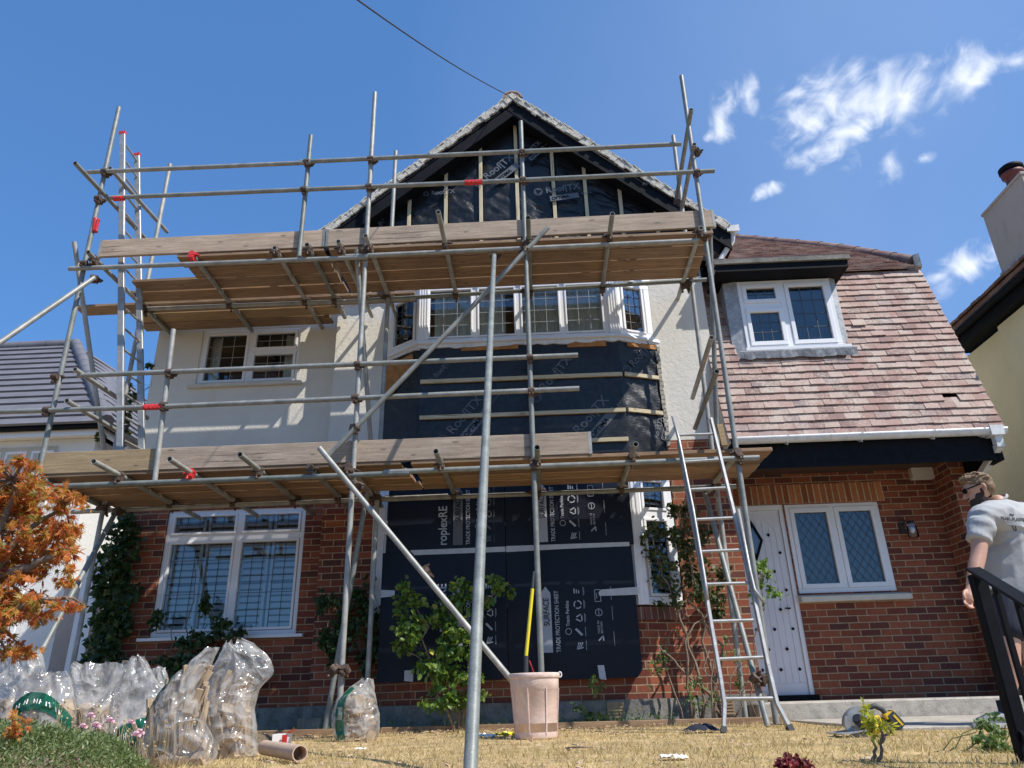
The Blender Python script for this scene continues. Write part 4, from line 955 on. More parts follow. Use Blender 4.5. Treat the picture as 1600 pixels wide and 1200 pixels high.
# ================================================================== SCAFFOLD
TR = .0262
scaf = empty('scaffold', (-1.8, -1.83, 0), 'two level scaffold of grey steel poles across the front of the brick house', 'scaffold')
def T(name, p, q, r=TR, mat='steel'):
    m = MB(); m.tube(p, q, r, 14, wall=.004); return m.build(name, mat, scaf)
YO, YI = -1.83, -.85
def zline(a, b, Y):  # ledger at constant Y through two image points -> world ends
    return P(a[0], a[1], Y), P(b[0], b[1], Y)
def scaffold():
    T('standard', P(186, 168, YO), (-4.93, YO, 2.35))
    T('standard', (-4.82, YI, P(260, 257, YI).z), (-4.80, YI, .05))
    T('standard', (-1.80, YO, P(585, 145, YO).z), (-1.77, YO, .02))
    T('standard', (-1.72, YI, P(607, 237, YI).z), (-1.76, YI, .05))
    T('standard', (-.01, YO, P(814, 190, YO).z), (-.02, YO, .02))
    T('standard', (-.02, YI, 4.98), (-.02, YI, .05))
    T('standard', (1.98, YO, P(1064, 119, YO).z), (1.93, YO, .02))
    T('standard', (2.03, YI, P(1052, 212, YI).z), (1.92, YI, .05))
    a, b = P(486, 212, YO), P(467, 403, YO); T('puncheon', a, b)
    a, b = P(271, 515, YO), P(241, 757, YO); T('puncheon', a, b)
    # ledgers, lower then upper; outer sits in front of the standards, inner behind
    def run(name, a, b, Y): p, q = zline(a, b, Y); return T(name, p, q)
    run('ledger', (84, 760), (640, 739), YO-.05); run('ledger', (600, 738), (1186, 715), YO-.05)
    run('ledger', (112, 800), (700, 775), YI+.05); run('ledger', (560, 782), (1150, 760), YI+.05)
    run('ledger', (108, 420), (575, 402), YO-.05); run('ledger', (540, 401), (1090, 376), YO-.05)
    run('ledger', (222, 483), (650, 467), YI+.05); run('ledger', (560, 470), (1104, 437), YI+.05)
    # guard rails
    run('guardrail', (137, 269), (486, 254), YO-.05); run('guardrail', (470, 253), (1064, 225), YO-.05)
    run('guardrail', (172, 309), (740, 285), YO-.05); run('guardrail', (742, 285), (1116, 267), YO-.05)
    run('guardrail', (122, 587), (903, 555), YO-.05)
    run('guardrail', (-70, 646), (240, 636), YO-.05); run('guardrail', (241, 636), (905, 607), YO-.05)
    # sleeves
    for x, y, L_, Y in ((740, 285, .10, YO-.05), (240, 636, .10, YO-.05), (186, 310, .06, YO-.05)):
        c = P(x, y, Y); m = MB(); m.tube(c-V(L_, 0, .0), c+V(L_, 0, .0), .031, 12); m.obox(c+V(0, -.03, -.015), (L_*.8, 0, 0), (0, .008, 0), (0, 0, .012))
        for k in (-.6, -.2, .2, .6): m.tube(c+V(L_*k, -.035, -.02), c+V(L_*k, -.055, -.02), .009, 6)
        m.build('sleeve_coupler', 'red', scaf)
    c = P(149, 352, YO); m = MB(); m.tube(c-V(-.012, 0, .09), c+V(-.012, 0, .09), .032, 12); m.obox(c+V(.03, -.012, 0), (.006, 0, 0), (0, .02, 0), (0, 0, .08)); m.build('sleeve_coupler', 'red', scaf)
    # transoms
    z1 = 2.335+.0484; z2 = 4.87+.0484
    low = [(45, 740, 92, 760, None), (145, 721, 327, 817, None), (265, 717, 405, 808, None), (374, 710, 507, 817, None), (490, 736, 548, 795, None), (545, 732, 603, 797, None), (681, 705, 717, 788, None), (835, 699, 845, 778, None), (989, 694, 970, 770, None), (1149, 709, 1108, 768, None)]
    tx1 = []
    for a, b, c, d, _ in low:
        p = PZ(a, b, z1); q = PZ(c, d, z1); x = (p.x+q.x)/2
        if a == 45: q = V(p.x, -.35, z1); x = p.x
        T('transom', (x, p.y, z1), (x, min(q.y, -.64 if -1.5 < x < 1.2 else .0-.04), z1)); tx1.append(x)
    up = [(137, 394, 270, 524), (304, 402, 397, 522), (430, 387, 507, 520), (481, 382, 539, 499), (529, 377, 581, 495), (572, 368, 619, 496), (684, 331, 715, 468), (822, 340, 832, 464), (955, 334, 941, 460), (1090, 356, 1061, 474)]
    tx2 = []
    for a, b, c, d in up:
        p = PZ(a, b, z2); q = PZ(c, d, z2); x = (p.x+q.x)/2; T('transom', (x, p.y, z2), (x, min(q.y, -.66 if -1.5 < x < 1.2 else (-.30 if x > -2.55 else -.04)), z2)); tx2.append(x)
    # end guard rails
    for z, y0, y1, dx in ((P(111, 255, -2.35).z, -2.35, -.55, -.04), (P(172, 267, YO).z-.02, -1.9, -.6, .05)):
        T('guardrail', (-4.93+dx-.02, y0, z), (-4.88+dx, y1, z))
    for (a, b), (c, d) in (((117, 577), (233, 657)), ((104, 626), (218, 700))):
        p = P(a, b, -1.98); q = PZ(c, d, p.z) ; T('guardrail', p, (p.x+.04, -.55, p.z))
    for (a, b, c, d, y0, y1) in ((1080, 171, 1056, 317, -2.05, -.62), (1085, 225, 1065, 329, -1.95, -.8), (1112, 527, 1082, 622, -2.05, -.55), (1120, 580, 1086, 669, -2.0, -.6)):
        p = P(a, b, y0); q = P(c, d, y1); T('guardrail', p, (q.x, y1, q.z))
    # braces and rakers
    T('brace', P(856, 356, -1.90), P(512, 714, -1.94))
    T('brace', P(499, 700, -1.99), P(864, 1141, -2.12))
    T('ledger_brace', P(557, 390, -1.80), P(580, 700, -.93)); T('ledger_brace', P(116, 378, -1.78), P(163, 706, -.92)); T('ledger_brace', P(1109, 352, -1.70), P(1121, 700, -1.0))
    T('raker', P(574, 770, -1.2), PZ(506, 1149, .0)); T('raker', P(1100, 764, -.95), PZ(1200, 1136, 0.0)); T('raker', P(181, 800, -.95), P(181, 800, -.95)+(P(57, 1032, -2.0)-P(181, 800, -.95))*1.16)
    a, b = P(772, 398, -1.86), P(735, 1200, -5.73); T('raker', a, b+(b-a).normalized()*.06)
    a, b = P(147, 434, -1.90), P(0, 535, -2.55); d = (b-a); k = (a.z-.0)/(-d.z); T('raker', a, a+d*k)
    for k_ in range(2):
        c = P(612+k_*0, 834, YO) if 0 else None
    # joint pins visible on the long brace
    # couplers: one mesh, copied at every crossing
    m = MB(); m.tube((-.028, 0, 0), (.028, 0, 0), .031, 12); m.tube((0, .045, -.028), (0, .045, .028), .031, 12)
    m.box((-.02, .015, -.02), (.02, .04, .02)); m.box((-.022, -.012, -.056), (.022, .014, -.028)); m.tube((0, 0, -.05), (0, -.05, -.058), .007, 6); m.tube((0, -.028, -.052), (0, -.044, -.057), .013, 6)
    m.box((.026, .03, -.016), (.052, .058, .016)); m.tube((.04, .045, 0), (.075, .03, 0), .007, 6); m.tube((.055, .038, 0), (.066, .034, 0), .013, 6)
    first = m.build('coupler', 'coupler', scaf); first.location = (0, 0, 0)
    me = first.data; mered = me.copy(); mered.materials.clear(); mered.materials.append(M['red'])
    spots = []; rnd = random.Random(12)
    for X in (-4.95, -1.79, -.015, 1.95): 
        for z in (2.335, 4.87): spots.append((X, YO-.05, z, 0))
    for X in (-4.80, -1.74, -.02, 1.97):
        for z in (2.335, 4.87): spots.append((X, YI+.05, z, 1))
    for ya, yb in (((137, 269), (1064, 225)), ((172, 309), (1116, 267)), ((122, 587), (903, 555)), ((-70, 646), (905, 607))):
        pa, pb = P(*ya, YO-.05), P(*yb, YO-.05)
        for X in (-4.97, -1.79, -.01, 1.97):
            if X > pb.x+.05: continue
            t = (X-pa.x)/(pb.x-pa.x); spots.append((X, YO-.05, pa.z+(pb.z-pa.z)*t, 0))
        if ya[1] < 400: X = P(482, 250, YO).x
        else: X = P(265, 600, YO).x
        t = (X-pa.x)/(pb.x-pa.x); spots.append((X, YO-.05, pa.z+(pb.z-pa.z)*t, 0))
    for X in tx1: spots += [(X, YO-.05, 2.34, 2)]; (spots.append((X, YI+.05, 2.34, 3)))
    for X in tx2: spots += [(X, YO-.05, 4.875, 2)]; (spots.append((X, YI+.05, 4.875, 3)))
    for i, (px, py, Y) in enumerate(((556, 668, -1.93), (556, 757, -1.97), (819, 388, -1.9), (665, 893, -2.03), (147, 434, -1.88), (771, 400, -1.87), (522, 1046, -1.9), (541, 1046, -1.88), (1178, 1060, -1.9), (1192, 1060, -1.85), (183, 798, -.95), (1088, 150+85, -1.85), (1062, 315, -.85))):
        p = P(px, py, Y); spots.append((p.x, p.y, p.z, 4))
    k2 = [i for i, q in enumerate(spots) if q[3] == 2]; reds = (k2[2], k2[len(tx1)+1])
    for i, (x, y, z, kind) in enumerate(spots[:100]):
        c = first if i == 0 else first.copy()
        if i: COL.objects.link(c); c.parent = scaf
        if i in reds: c.data = mered
        c.location = V(x, y, z)-W[scaf.name]; c.scale = (1.12, 1.12, 1.12)
        rx = rnd.uniform(-.5, .5)
        c.rotation_euler = {0: (rx, 0, 0), 1: (rx, 0, math.pi), 2: (math.pi/2+rx*.4, 0, rnd.choice((0, math.pi))), 3: (math.pi/2, 0, 0), 4: (rx, rnd.uniform(-1, 1), rnd.uniform(-1, 1))}[kind]
    # foot plates and sole board
    for x, y in ((-1.77, YO), (-.02, YO), (1.93, YO), (1.92, YI), (-1.76, YI)):
        m = MB(); m.box((x-.075, y-.075, .012), (x+.075, y+.075, .019)); m.build('base_plate', 'coupler', scaf)
scaffold()
# ---------------- scaffold boards (they only rest on the transoms)
def board(x0, x1, y0, y1, z, label, group='scaffold boards', mat='board', name='scaffold_board', th=.038, yaw=0, bands=True):
    cx, cy = (x0+x1)/2, (y0+y1)/2; m = MB(); hx, hy = (x1-x0)/2, (y1-y0)/2
    # slightly bowed plank
    n = 10; vs = []; rnd = random.Random(int(abs(x0*31+y0*77+z*13)*10)); bow = rnd.uniform(-.006, .006); e0, e1 = rnd.uniform(-.01, .01), rnd.uniform(-.01, .01)
    for k in range(n+1):
        x = -hx+2*hx*k/n; b = bow*math.sin(math.pi*k/n); ex = (e0 if k == 0 else e1 if k == n else 0)
        vs += [(x, -hy+b, 0), (x+ex, hy+b, 0), (x+ex, hy+b, th), (x, -hy+b, th)]
    fs = [(3, 2, 1, 0), (4*n, 4*n+1, 4*n+2, 4*n+3)]
    for k in range(n):
        for j in range(4): fs.append((4*k+j, 4*k+(j+1) % 4, 4*k+4+(j+1) % 4, 4*k+4+j))
    m.add([(a+cx, b+cy, c+z) for a, b, c in vs], fs)
    o = m.build(name, mat, None, base=(cx, cy, z), fix=True, bevel=.004); o.rotation_euler.z = yaw+rnd.uniform(-.0012, .0012); o.location.z += rnd.uniform(0, .005)
    return tag(o, label, 'board', group)
def toe(x0, x1, z0, label, mat='toe', y=-1.79, h=.225, tilt=0):
    m = MB(); m.box((x0, y-.019, z0), (x1, y+.019, z0+h)); o = m.build('toe_board', mat, None, bevel=.004); o.rotation_euler.y = tilt
    for s, x in ((-1, x0), (1, x1)):
        b = MB(); b.box((x-.002 if s < 0 else x-.03, y-.0205, z0-.0015), (x+.03 if s < 0 else x+.002, y+.0205, z0+h+.0015)); b.build('end_band', 'steel', o)
        if 0: pass
    return tag(o, label, 'toe board', 'toe boards')
def boards():
    w = .222; zl = 2.411; zu = 4.946; ordn = ['outermost', 'second from the street', 'middle', 'fourth from the street', 'innermost']
    ys = [-1.80+i*.239 for i in range(5)]
    rnd = random.Random(77)
    for i in range(4):
        y = ys[i]
        board(-4.95+rnd.uniform(-.05, .05), -1.30+rnd.uniform(-.06, .06), y, y+w, zl, f'lower platform plank, {ordn[i]}, left half')
        board(-1.22+rnd.uniform(-.01, .03), 2.29+rnd.uniform(-.02, .02), y, y+w, zl, f'lower platform plank, {ordn[i]}, right half towards the front ladder')
    board(-5.0, -1.95, ys[4], ys[4]+w, zl, 'weathered plank on the lower platform, fifth from the street, left half above the left window')
    board(-4.85, -1.98, ys[4]+.235, ys[4]+.235+w, zl, 'plank on the lower platform next to the wall, just above the lower left window')
    for i in range(4):
        y = ys[i]
        x0 = (-3.95, -3.92, -4.72, -4.9)[i]
        board(x0, -2.28+i*.015, y, y+w, zu, f'upper platform plank, {ordn[i]}, left half')
        board(-2.22+i*.01, 2.06+rnd.uniform(-.02, .04), y, y+w, zu, f'upper platform plank, {ordn[i]}, right half beneath the gable')
    board(-5.72, -2.2, -.80, -.80+w, zu, 'plank on the upper platform that pokes out furthest to the left beyond the ladder')
    board(-5.1, -2.4, -.555, -.555+w, zu, 'orange-brown plank on the upper platform above the upper left window', mat='toe_new')
    board(-5.15, -2.62, -.315, -.315+w, zu, 'plank on the upper platform nearest the wall, above the upper left window', mat='board')
    board(-2.25, -1.42, -.79, -.79+w, zu, 'short plank on the upper platform beside the left end of the bay window')
    toe(-4.99, -3.765, 2.45, 'yellowish new toe board at the left end of the lower platform', 'toe_new')
    toe(-3.76, .56, 2.452, 'long pale toe board on the lower platform above the tarpaulin black bay', 'toe')
    toe(-4.87, -2.275, 5.0, 'grey toe board at the left end of the upper platform', 'toe')
    toe(-2.26, 2.11, 5.015, 'long pale toe board on the upper platform below the gable', 'toe', tilt=-.006)
    t = MB(); t.obox(P(1128, 680, -1.80), (.028, 0, 0), (0, .019, 0), (-.01, 0, .11)); tag(t.build('timber_offcut', 'toe_new'), 'short upright timber offcut wedged beside the top of the front ladder', 'timber')
boards()
# ---------------- ladders
def ladder(name, label, stiles, rungs, w=.03, d=.065, feet='rubber_foot', caps=None, square=True, rr=.013, rungmat='alu'):
    (pts1, pts2) = stiles; allp = pts1+pts2; base = V((pts1[-1][0]+pts2[-1][0])/2, (pts1[-1][1]+pts2[-1][1])/2, min(p[2] for p in allp))
    root = empty(name, base, label, 'ladder')
    nrm = None
    for pts in stiles:
        m = MB()
        for a, b in zip(pts[:-1], pts[1:]):
            side = (V(*pts2[0])-V(*pts1[0])).normalized(); dd = (V(*b)-V(*a)).normalized(); up = side.cross(dd).normalized(); side2 = dd.cross(up).normalized()
            m.obox((V(*a)+V(*b))/2, (V(*b)-V(*a))/2+dd*.006, side2*w/2, up*d/2)
        m.build('stile', 'alu', root, bevel=.004)
        if caps:
            c = V(*pts[0]); dd = (c-V(*pts[1])).normalized(); m = MB(); m.obox(c+dd*.01, dd*.02, side2*(w/2+.004), up*(d/2+.004)); m.build('end_cap', caps, root)
        if feet:
            c = V(*pts[-1]); dd = (c-V(*pts[-2])).normalized(); m = MB(); m.obox(c-dd*.0, dd*.022, side2*(w/2+.006), up*(d/2+.006)); m.build(feet, 'darkgrey', root)
    for a, b in rungs:
        m = MB(); m.tube(a, b, rr, 8); m.build('rung', rungmat, root)
    return root
def ladders():
    # left: rises through the hatch between the two lifts
    b1, t1 = V(-4.26, -1.56, 2.46), V(-5.085, -1.56, 7.02); b2, t2 = V(-4.22, -1.18, 2.46), V(-5.09, -1.18, 7.0)
    n = 17; rungs = [(b1.lerp(t1, (k+.6)/n), b2.lerp(t2, (k+.6)/n)) for k in range(n)]
    ladder('ladder', 'silver aluminium ladder with red end caps rising between the two platforms on the left', ([tuple(t1), tuple(b1)], [tuple(t2), tuple(b2)]), rungs, w=.035, d=.07, caps='red')
    # right: leans on the lower platform, two sections with flared feet
    Yt = -1.92; Yb = -2.78
    Lt = P(1060, 690, Yt); Rt = P(1111, 655, Yt-.01)
    L1 = PZ(1131, 1145, .01); R1 = PZ(1235, 1143, .01); L1.y = R1.y = Yb; L1 = V(P(1131, 1145, Yb).x, Yb, .015); R1 = V(P(1235, 1143, Yb).x, Yb, .015)
    def on(px, py, z_hint=None):   # point of the leaning ladder plane
        n = V(0, (Lt.z-.0), -(Yt-Yb)).normalized(); n = V(0, Lt.z, -(Lt.y-Yb)).normalized(); d = ray(px, py); k = (V(0, Yb, 0)-CAM).dot(n)/d.dot(n); return CAM+d*k
    l = [on(1060, 690), on(1105, 940), on(1126, 1062), on(1132, 1102), L1]; r = [on(1111, 655), on(1172, 905), on(1200, 1040), on(1214, 1100), R1]
    rg = [((1060, 680), (1115, 678)), ((1068, 722), (1126, 718)), ((1077, 765), (1137, 762)), ((1086, 812), (1147, 809)), ((1096, 862), (1160, 859)), ((1105, 913), (1170, 911)), ((1112, 971), (1177, 969)), ((1124, 1030), (1192, 1027)), ((1133, 1092), (1209, 1091))]
    root = ladder('ladder', 'aluminium combination ladder with splayed feet leaning on the lower platform by the white door', ([tuple(x) for x in l], [tuple(x) for x in r]), [(on(*a), on(*b)) for a, b in rg], w=.028, d=.05, rr=.014)
    off = V(0, -.045, .012)
    for pts in ([on(1050, 655), on(1060, 691), on(1082, 800), on(1097, 890), on(1101, 915), on(1104, 940)], [on(1152, 800), on(1170, 895), on(1177, 925), on(1192, 945)]):
        m = MB(); m.path([p+off for p in pts], .014, 6); m.build('hooked_rail', 'alu', root)
    m = MB(); m.tube(on(1176, 925)+off, on(1104, 938)+off, .004, 6); 
ladders()
# ---------------- protective sheets over the lower bay
def sheets():
    f = FY(-.665)
    spec = [(-1.66, -.36, 1.775, 2.62, 'dark protection sheet taped over the upper left part of the bay window, with printed arrow', -1.02),
            (-.352, 1.03, 1.775, 2.62, 'dark protection sheet catching sun on the upper right part of the bay window', .04),
            (-1.70, -.36, .46, 1.77, 'navy protection sheet over the lower left part of the bay window, behind the green shrub', -1.02),
            (-.352, 1.00, .44, 1.77, 'navy protection sheet over the lower right part of the bay window, behind the bucket', .04)]
    for i, (u0, u1, v0, v1, lab, cx) in enumerate(spec):
        m = MB(); nx, nz = 24, 20; vs = []; low = i > 1
        for j in range(nz+1):
            for k in range(nx+1):
                u = u0+(u1-u0)*k/nx; v = v0+(v1-v0)*j/nz
                if low and j == 0 and k == nx: u -= .03; v += .03
                q = .006*noise.noise(Vector((u*2+i*9, v*2, 3)))+(.0 if not low else .002)
                vs.append(f(u, v, q+(.004 if low else 0)))
        m.add(vs, [(j*(nx+1)+k, j*(nx+1)+k+1, (j+1)*(nx+1)+k+1, (j+1)*(nx+1)+k) for j in range(nz) for k in range(nx)], smooth=True)
        b = len(vs); m.add([v+V(0, .004, 0) for v in vs], [(j*(nx+1)+k, (j+1)*(nx+1)+k, (j+1)*(nx+1)+k+1, j*(nx+1)+k+1) for j in range(nz) for k in range(nx)])
        sh = m.build('protection_sheet', 'sheet', None); tag(sh, lab, 'protective sheet', 'navy sheets taped over the bay window')
        UD, VD = V(0, 0, 1), V(-1, 0, 0); wq = .014
        # printing reads upwards
        zb = (1.83 if not low else (.70 if i == 3 else .78)); X = cx if i != 0 else -1.02
        pm = 'print' if i in (1, 3) else 'printdim'
        if i in (0, 2):
            text('proplexRE' if i == 2 else 'roplexRE', .135, f(-1.0, zb+(.0 if i == 0 else .15), wq), UD, VD, sh, 'print', bold=.002, sx=.86)
            ax = -.93
        else: ax = .0
        g = MB(); h = .66; a = ax; g.poly([f(a, zb, wq), f(a+.105, zb, wq), f(a+.105, zb+h-.07, wq), f(a+.0525, zb+h, wq), f(a, zb+h-.07, wq)]); 
        # recycling and care pictograms
        def seg(p, q, t=.009): 
            d = (V(*q)-V(*p)); L_ = d.length or 1; n = V(-d.y, d.x)/L_*t/2; g.poly([f(*(V(*p)-n), wq), f(*(V(*q)-n), wq), f(*(V(*q)+n), wq), f(*(V(*p)+n), wq)])
        gx = ax+.385
        for k, kind in enumerate(('hand', 'slash', 'tri', 'ring', 'bits')):
            cz = zb+.06+k*.135; c = (gx, cz)
            if kind == 'tri':
                pts = [(gx-.038, cz-.04), (gx-.038, cz+.04), (gx+.035, cz), (gx-.038, cz-.04)]
                # open cornered triangle
                for (p, q) in (((gx+.035, cz-.04), (gx+.035, cz+.04)), ((gx+.035, cz+.042), (gx-.035, cz+.004)), ((gx-.035, cz-.004), (gx+.035, cz-.042))): seg(V(*p).lerp(V(*q), .12), V(*p).lerp(V(*q), .82), .012)
            elif kind == 'ring':
                for s in range(3):
                    for e in range(4):
                        t0 = s*2.09+e*.4; seg((gx+.038*math.cos(t0), cz+.038*math.sin(t0)), (gx+.038*math.cos(t0+.4), cz+.038*math.sin(t0+.4)), .013)
            elif kind == 'slash': seg((gx-.035, cz+.03), (gx+.03, cz-.035), .022)
            elif kind == 'hand':
                for e in range(3): seg((gx-.03+e*.02, cz-.035+e*.01), (gx-.01+e*.02, cz+.03), .009)
                seg((gx-.035, cz-.035), (gx+.035, cz-.02), .01)
            else:
                for e in range(3): seg((gx-.03+e*.024, cz-.02), (gx-.03+e*.024, cz+.03-.01*e), .012)
            seg((gx+.065, cz-.045), (gx+.065, cz+.045), .004)
            if kind in ('bits', 'tri', 'ring'): seg((gx+.074, cz-.03), (gx+.074, cz+.035), .003)
        hx = ax+.60
        if i in (1, 3):
            for (p, q) in (((hx-.03, zb+.49), (hx+.03, zb+.49)), ((hx+.03, zb+.49), (hx+.03, zb+.61)), ((hx+.03, zb+.61), (hx-.03, zb+.61)), ((hx-.03, zb+.61), (hx-.03, zb+.49)), ((hx-.012, zb+.52), (hx-.012, zb+.58)), ((hx, zb+.35), (hx, zb+.41))): seg(p, q, .006)
            for e in range(16): t0 = e*.3927; seg((hx+.035*math.cos(t0), zb+.38+.035*math.sin(t0)), (hx+.035*math.cos(t0+.4), zb+.38+.035*math.sin(t0+.4)), .006)
            seg((hx-.02, zb+.10), (hx+.03, zb+.15), .012); seg((hx+.03, zb+.10), (hx+.03, zb+.15), .012)
            for q0 in (.05, .30, .5): seg((hx+.14, zb+q0), (hx+.14, zb+q0+.14), .004)
        g.build('printed_mark', 'print' if i != 0 else 'printdim', sh)
        text('SURFACE', .085, f(ax+.083, zb+h-.40, wq+.002), UD, VD, sh, 'sheet', bold=.001, sx=.8)
        text('TRADE PROTECTION SHEET', .062, f(ax+.185, zb+.0, wq), UD, VD, sh, 'print', bold=.0008, sx=.78)
        text('Travis Perkins', .05, f(ax+.29, zb+.25, wq), UD, VD, sh, 'print', bold=.001, sx=.9)
        rg = MB(); 
        for e in range(16):
            t0 = e*.3927; p = (ax+.275+.03*math.cos(t0), zb+.20+.03*math.sin(t0)); q = (ax+.275+.03*math.cos(t0+.4), zb+.20+.03*math.sin(t0+.4)); d = (V(*q)-V(*p)); n = V(-d.y, d.x)/d.length*.003
            rg.poly([f(*(V(*p)-n), wq), f(*(V(*q)-n), wq), f(*(V(*q)+n), wq), f(*(V(*p)+n), wq)])
        rg.build('printed_mark', 'print', sh)
        if i in (1, 3):
            text('MADE IN\nBRITAIN', .032, f(hx-.002, zb+.17, wq), UD, VD, sh, 'print')
        # tapes
        def tape(pts): tp = MB(); tp.prism([f(a_, b_, .0165) for a_, b_ in pts], (0, .002, 0)); tp.build('tape_strip', 'tape', sh)
        if i == 3: tape([(.62, 1.245), (1.02, 1.245), (1.02, 1.325), (.64, 1.31), (.61, 1.28)]); tape([(.56, .435), (.63, .425), (.615, .565), (.55, .565)])
        if i == 2: tape([(-1.70, 1.30), (-1.55, 1.31), (-1.55, 1.37), (-1.70, 1.38)]); tape([(-1.42, .47), (-1.33, .46), (-1.33, .57), (-1.42, .57)])
        if i == 1: tape([(-.352, 1.735), (.35, 1.75), (.98, 1.755), (.98, 1.80), (-.352, 1.80)])
        if i == 0: tape([(-1.35, 1.735), (-.36, 1.74), (-.36, 1.795), (-1.40, 1.79)])
sheets()
# ================================================================== NEIGHBOURING HOUSES
def neighbour_right():
    h = empty('neighbouring_house', (7.4, 0, 0), 'cream painted house with a rendered chimney at the right edge behind the man', 'house')
    m = MB(); m.box((6.72, -1.75, -.1), (13, .98, 5.02)); m.build('rendered_wall', 'cream_smooth', h)  # front end, out of view, is extended past the roof to shade the porch
    m = MB(); m.box((6.78, .982, -.1), (13, 8, 5.0)); m.build('rendered_wall', 'cream_smooth', h)
    m = MB(); m.box((6.58, -1.25, 5.04), (6.63, 1.86, 5.30)); m.box((6.58, 1.861, 5.04), (9, 1.90, 5.30)); m.box((6.631, -1.25, 5.045), (6.85, 1.86, 5.075)); m.build('fascia', 'black', h)
    g = MB(); g.tube((6.53, -1.28, 5.24), (6.53, 1.95, 5.24), .055, 12); g.build('gutter', 'black', h)
    r = MB(); r.hexa([(6.5, -1.3, 5.31), (10, -1.3, 7.0), (10, 2.0, 7.0), (6.5, 2.0, 5.31), (6.5, -1.3, 5.37), (10, -1.3, 7.08), (10, 2.0, 7.08), (6.5, 2.0, 5.37)])
    roof = r.build('roof', 'tile_dark', h); t = MB(); rnd = random.Random(4)
    for i in range(27):
        y = -1.3+i*.12
        for j in range(3): t.obox((6.52+j*.09, y+.06, 5.42+j*.05+rnd.uniform(-.008, .008)), (.075, 0, .035), (0, .056, 0), (-.006, 0, .016))
    t.build('roof_tile', 'tile_dark', roof)
    c = MB(); c.box((6.6, -.56, 5.35), (7.4, .37, 6.50)); c.box((6.585, -.575, 6.501), (7.415, .385, 6.54)); ch = c.build('chimney', 'chimney', roof)
    f = MB(); f.box((6.58, -.59, 5.40), (6.6, .39, 5.55)); f.build('lead_flashing', 'lead', ch)
    pc = P(1586, 283, -.12); pc.z = 6.53
    p = MB(); p.lathe(pc, [(.001, 0), (.135, 0), (.13, .05), (.11, .12), (.105, .26), (.14, .28), (.145, .33), (.11, .35)], 24); p.build('chimney_pot', 'pot', ch)
    p = MB(); p.lathe(pc, [(.125, .355), (.155, .36), (.155, .42), (.12, .44), (.11, .455), (.001, .46)], 24); p.build('pot_cowl', 'black', ch)
neighbour_right()
def neighbour_left():
    h = empty('neighbouring_house', (-8.6, 2.3, 0), 'white roughcast house with a grey tiled hip roof at the left edge', 'house')
    C = P(162, 664, 2.2); ze = C.z; rd = P(118, 538, 5.0); xr = C.x
    w = MB(); w.box((-16, 2.42, 0), (xr-.22, 9, ze-.12)); w.build('rendered_wall', 'white_render', h)
    w = MB(); w.box((-16, 2.25, ze-.13), (xr-.05, 2.41, ze-.10)); w.box((-16, 2.22, ze-.15), (xr-.02, 2.249, ze)); w.box((xr-.04, 2.25, ze-.15), (xr-.01, 9, ze)); w.build('fascia', 'white', h)
    g = MB(); g.tube((-16, 2.17, ze-.02), (xr+.03, 2.17, ze-.02), .05, 12); g.tube((xr+.05, 2.17, ze-.02), (xr+.05, 9, ze-.02), .05, 12)
    gg = g.build('gutter', 'black', h)
    A = V(-16, 2.1, ze); B = V(xr+.1, 2.1, ze); Cc = V(xr+.1, 9, ze); r0 = V(-16, rd.y, rd.z); r1 = V(rd.x, rd.y, rd.z); r2 = V(rd.x+.15, 6.2, rd.z)
    m = MB(); m.poly([A, B, r1, r0]); m.poly([B, Cc, r2, r1]); m.poly([A, r0, r1, r2, Cc]); roof = m.build('roof', 'slate', h)
    t = MB(); n = 14
    for k in range(n):
        a0, a1 = k/n, (k+1.12)/n
        for (p, q, s, e) in ((A, B, r0, r1), (B, Cc, r1, r2)):
            p0, q0, p1, q1 = p.lerp(s, a0), q.lerp(e, a0), p.lerp(s, min(a1, 1)), q.lerp(e, min(a1, 1)); nn = (q0-p0).cross(p1-p0).normalized(); o = nn*.045; i_ = nn*.004
            t.hexa([p0+i_, q0+i_, q1+i_*.5, p1+i_*.5, p0+o, q0+o, q1+i_, p1+i_])
    t.build('roof_tile', 'slate', roof)
    hp = MB(); N_ = 12
    for k in range(N_):
        a, b = B.lerp(r1, k/N_), B.lerp(r1, (k+.96)/N_); hp.tube(a+V(0, 0, .03), b+V(0, 0, .03), .11, 10)
    for k in range(10): hp.tube(r1+V(-.6*k, 0, .0), r1+V(-.6*k-.58, 0, .0), .11, 10)
    hp.build('ridge_tile', 'slate', roof)
    f = FY(2.40)
    z1 = ze-.26; z0 = P(30, 745, 2.4).z-.5
    xs = [P(x, 700, 2.4).x for x in (-60, 8, 48, 90)]
    window(h, f, xs[0], xs[3], z0, z1, .0, [(xs[i]+.04, xs[i+1]-.04, z0+.08, z1-.07, None, .04) for i in range(3)], glass='glass')
    room(h, f, xs[0], xs[3], z0, z1, .005, .004)
    # smooth white pilaster and lower window
    p = MB(); a = P(112, 1020, 2.3).x; b = P(152, 870, 2.3).x; p.box((a, 2.2, 0), (b+.15, 2.419, P(140, 868, 2.2).z)); p.build('rendered_pier', 'white', h)
    x0, x1 = P(-40, 900, 2.4).x, P(42, 900, 2.4).x; window(h, f, x0, x1, 1.2, 2.3, .0, [(x0+.06, x1-.06, 1.26, 2.24, None)])
neighbour_left()
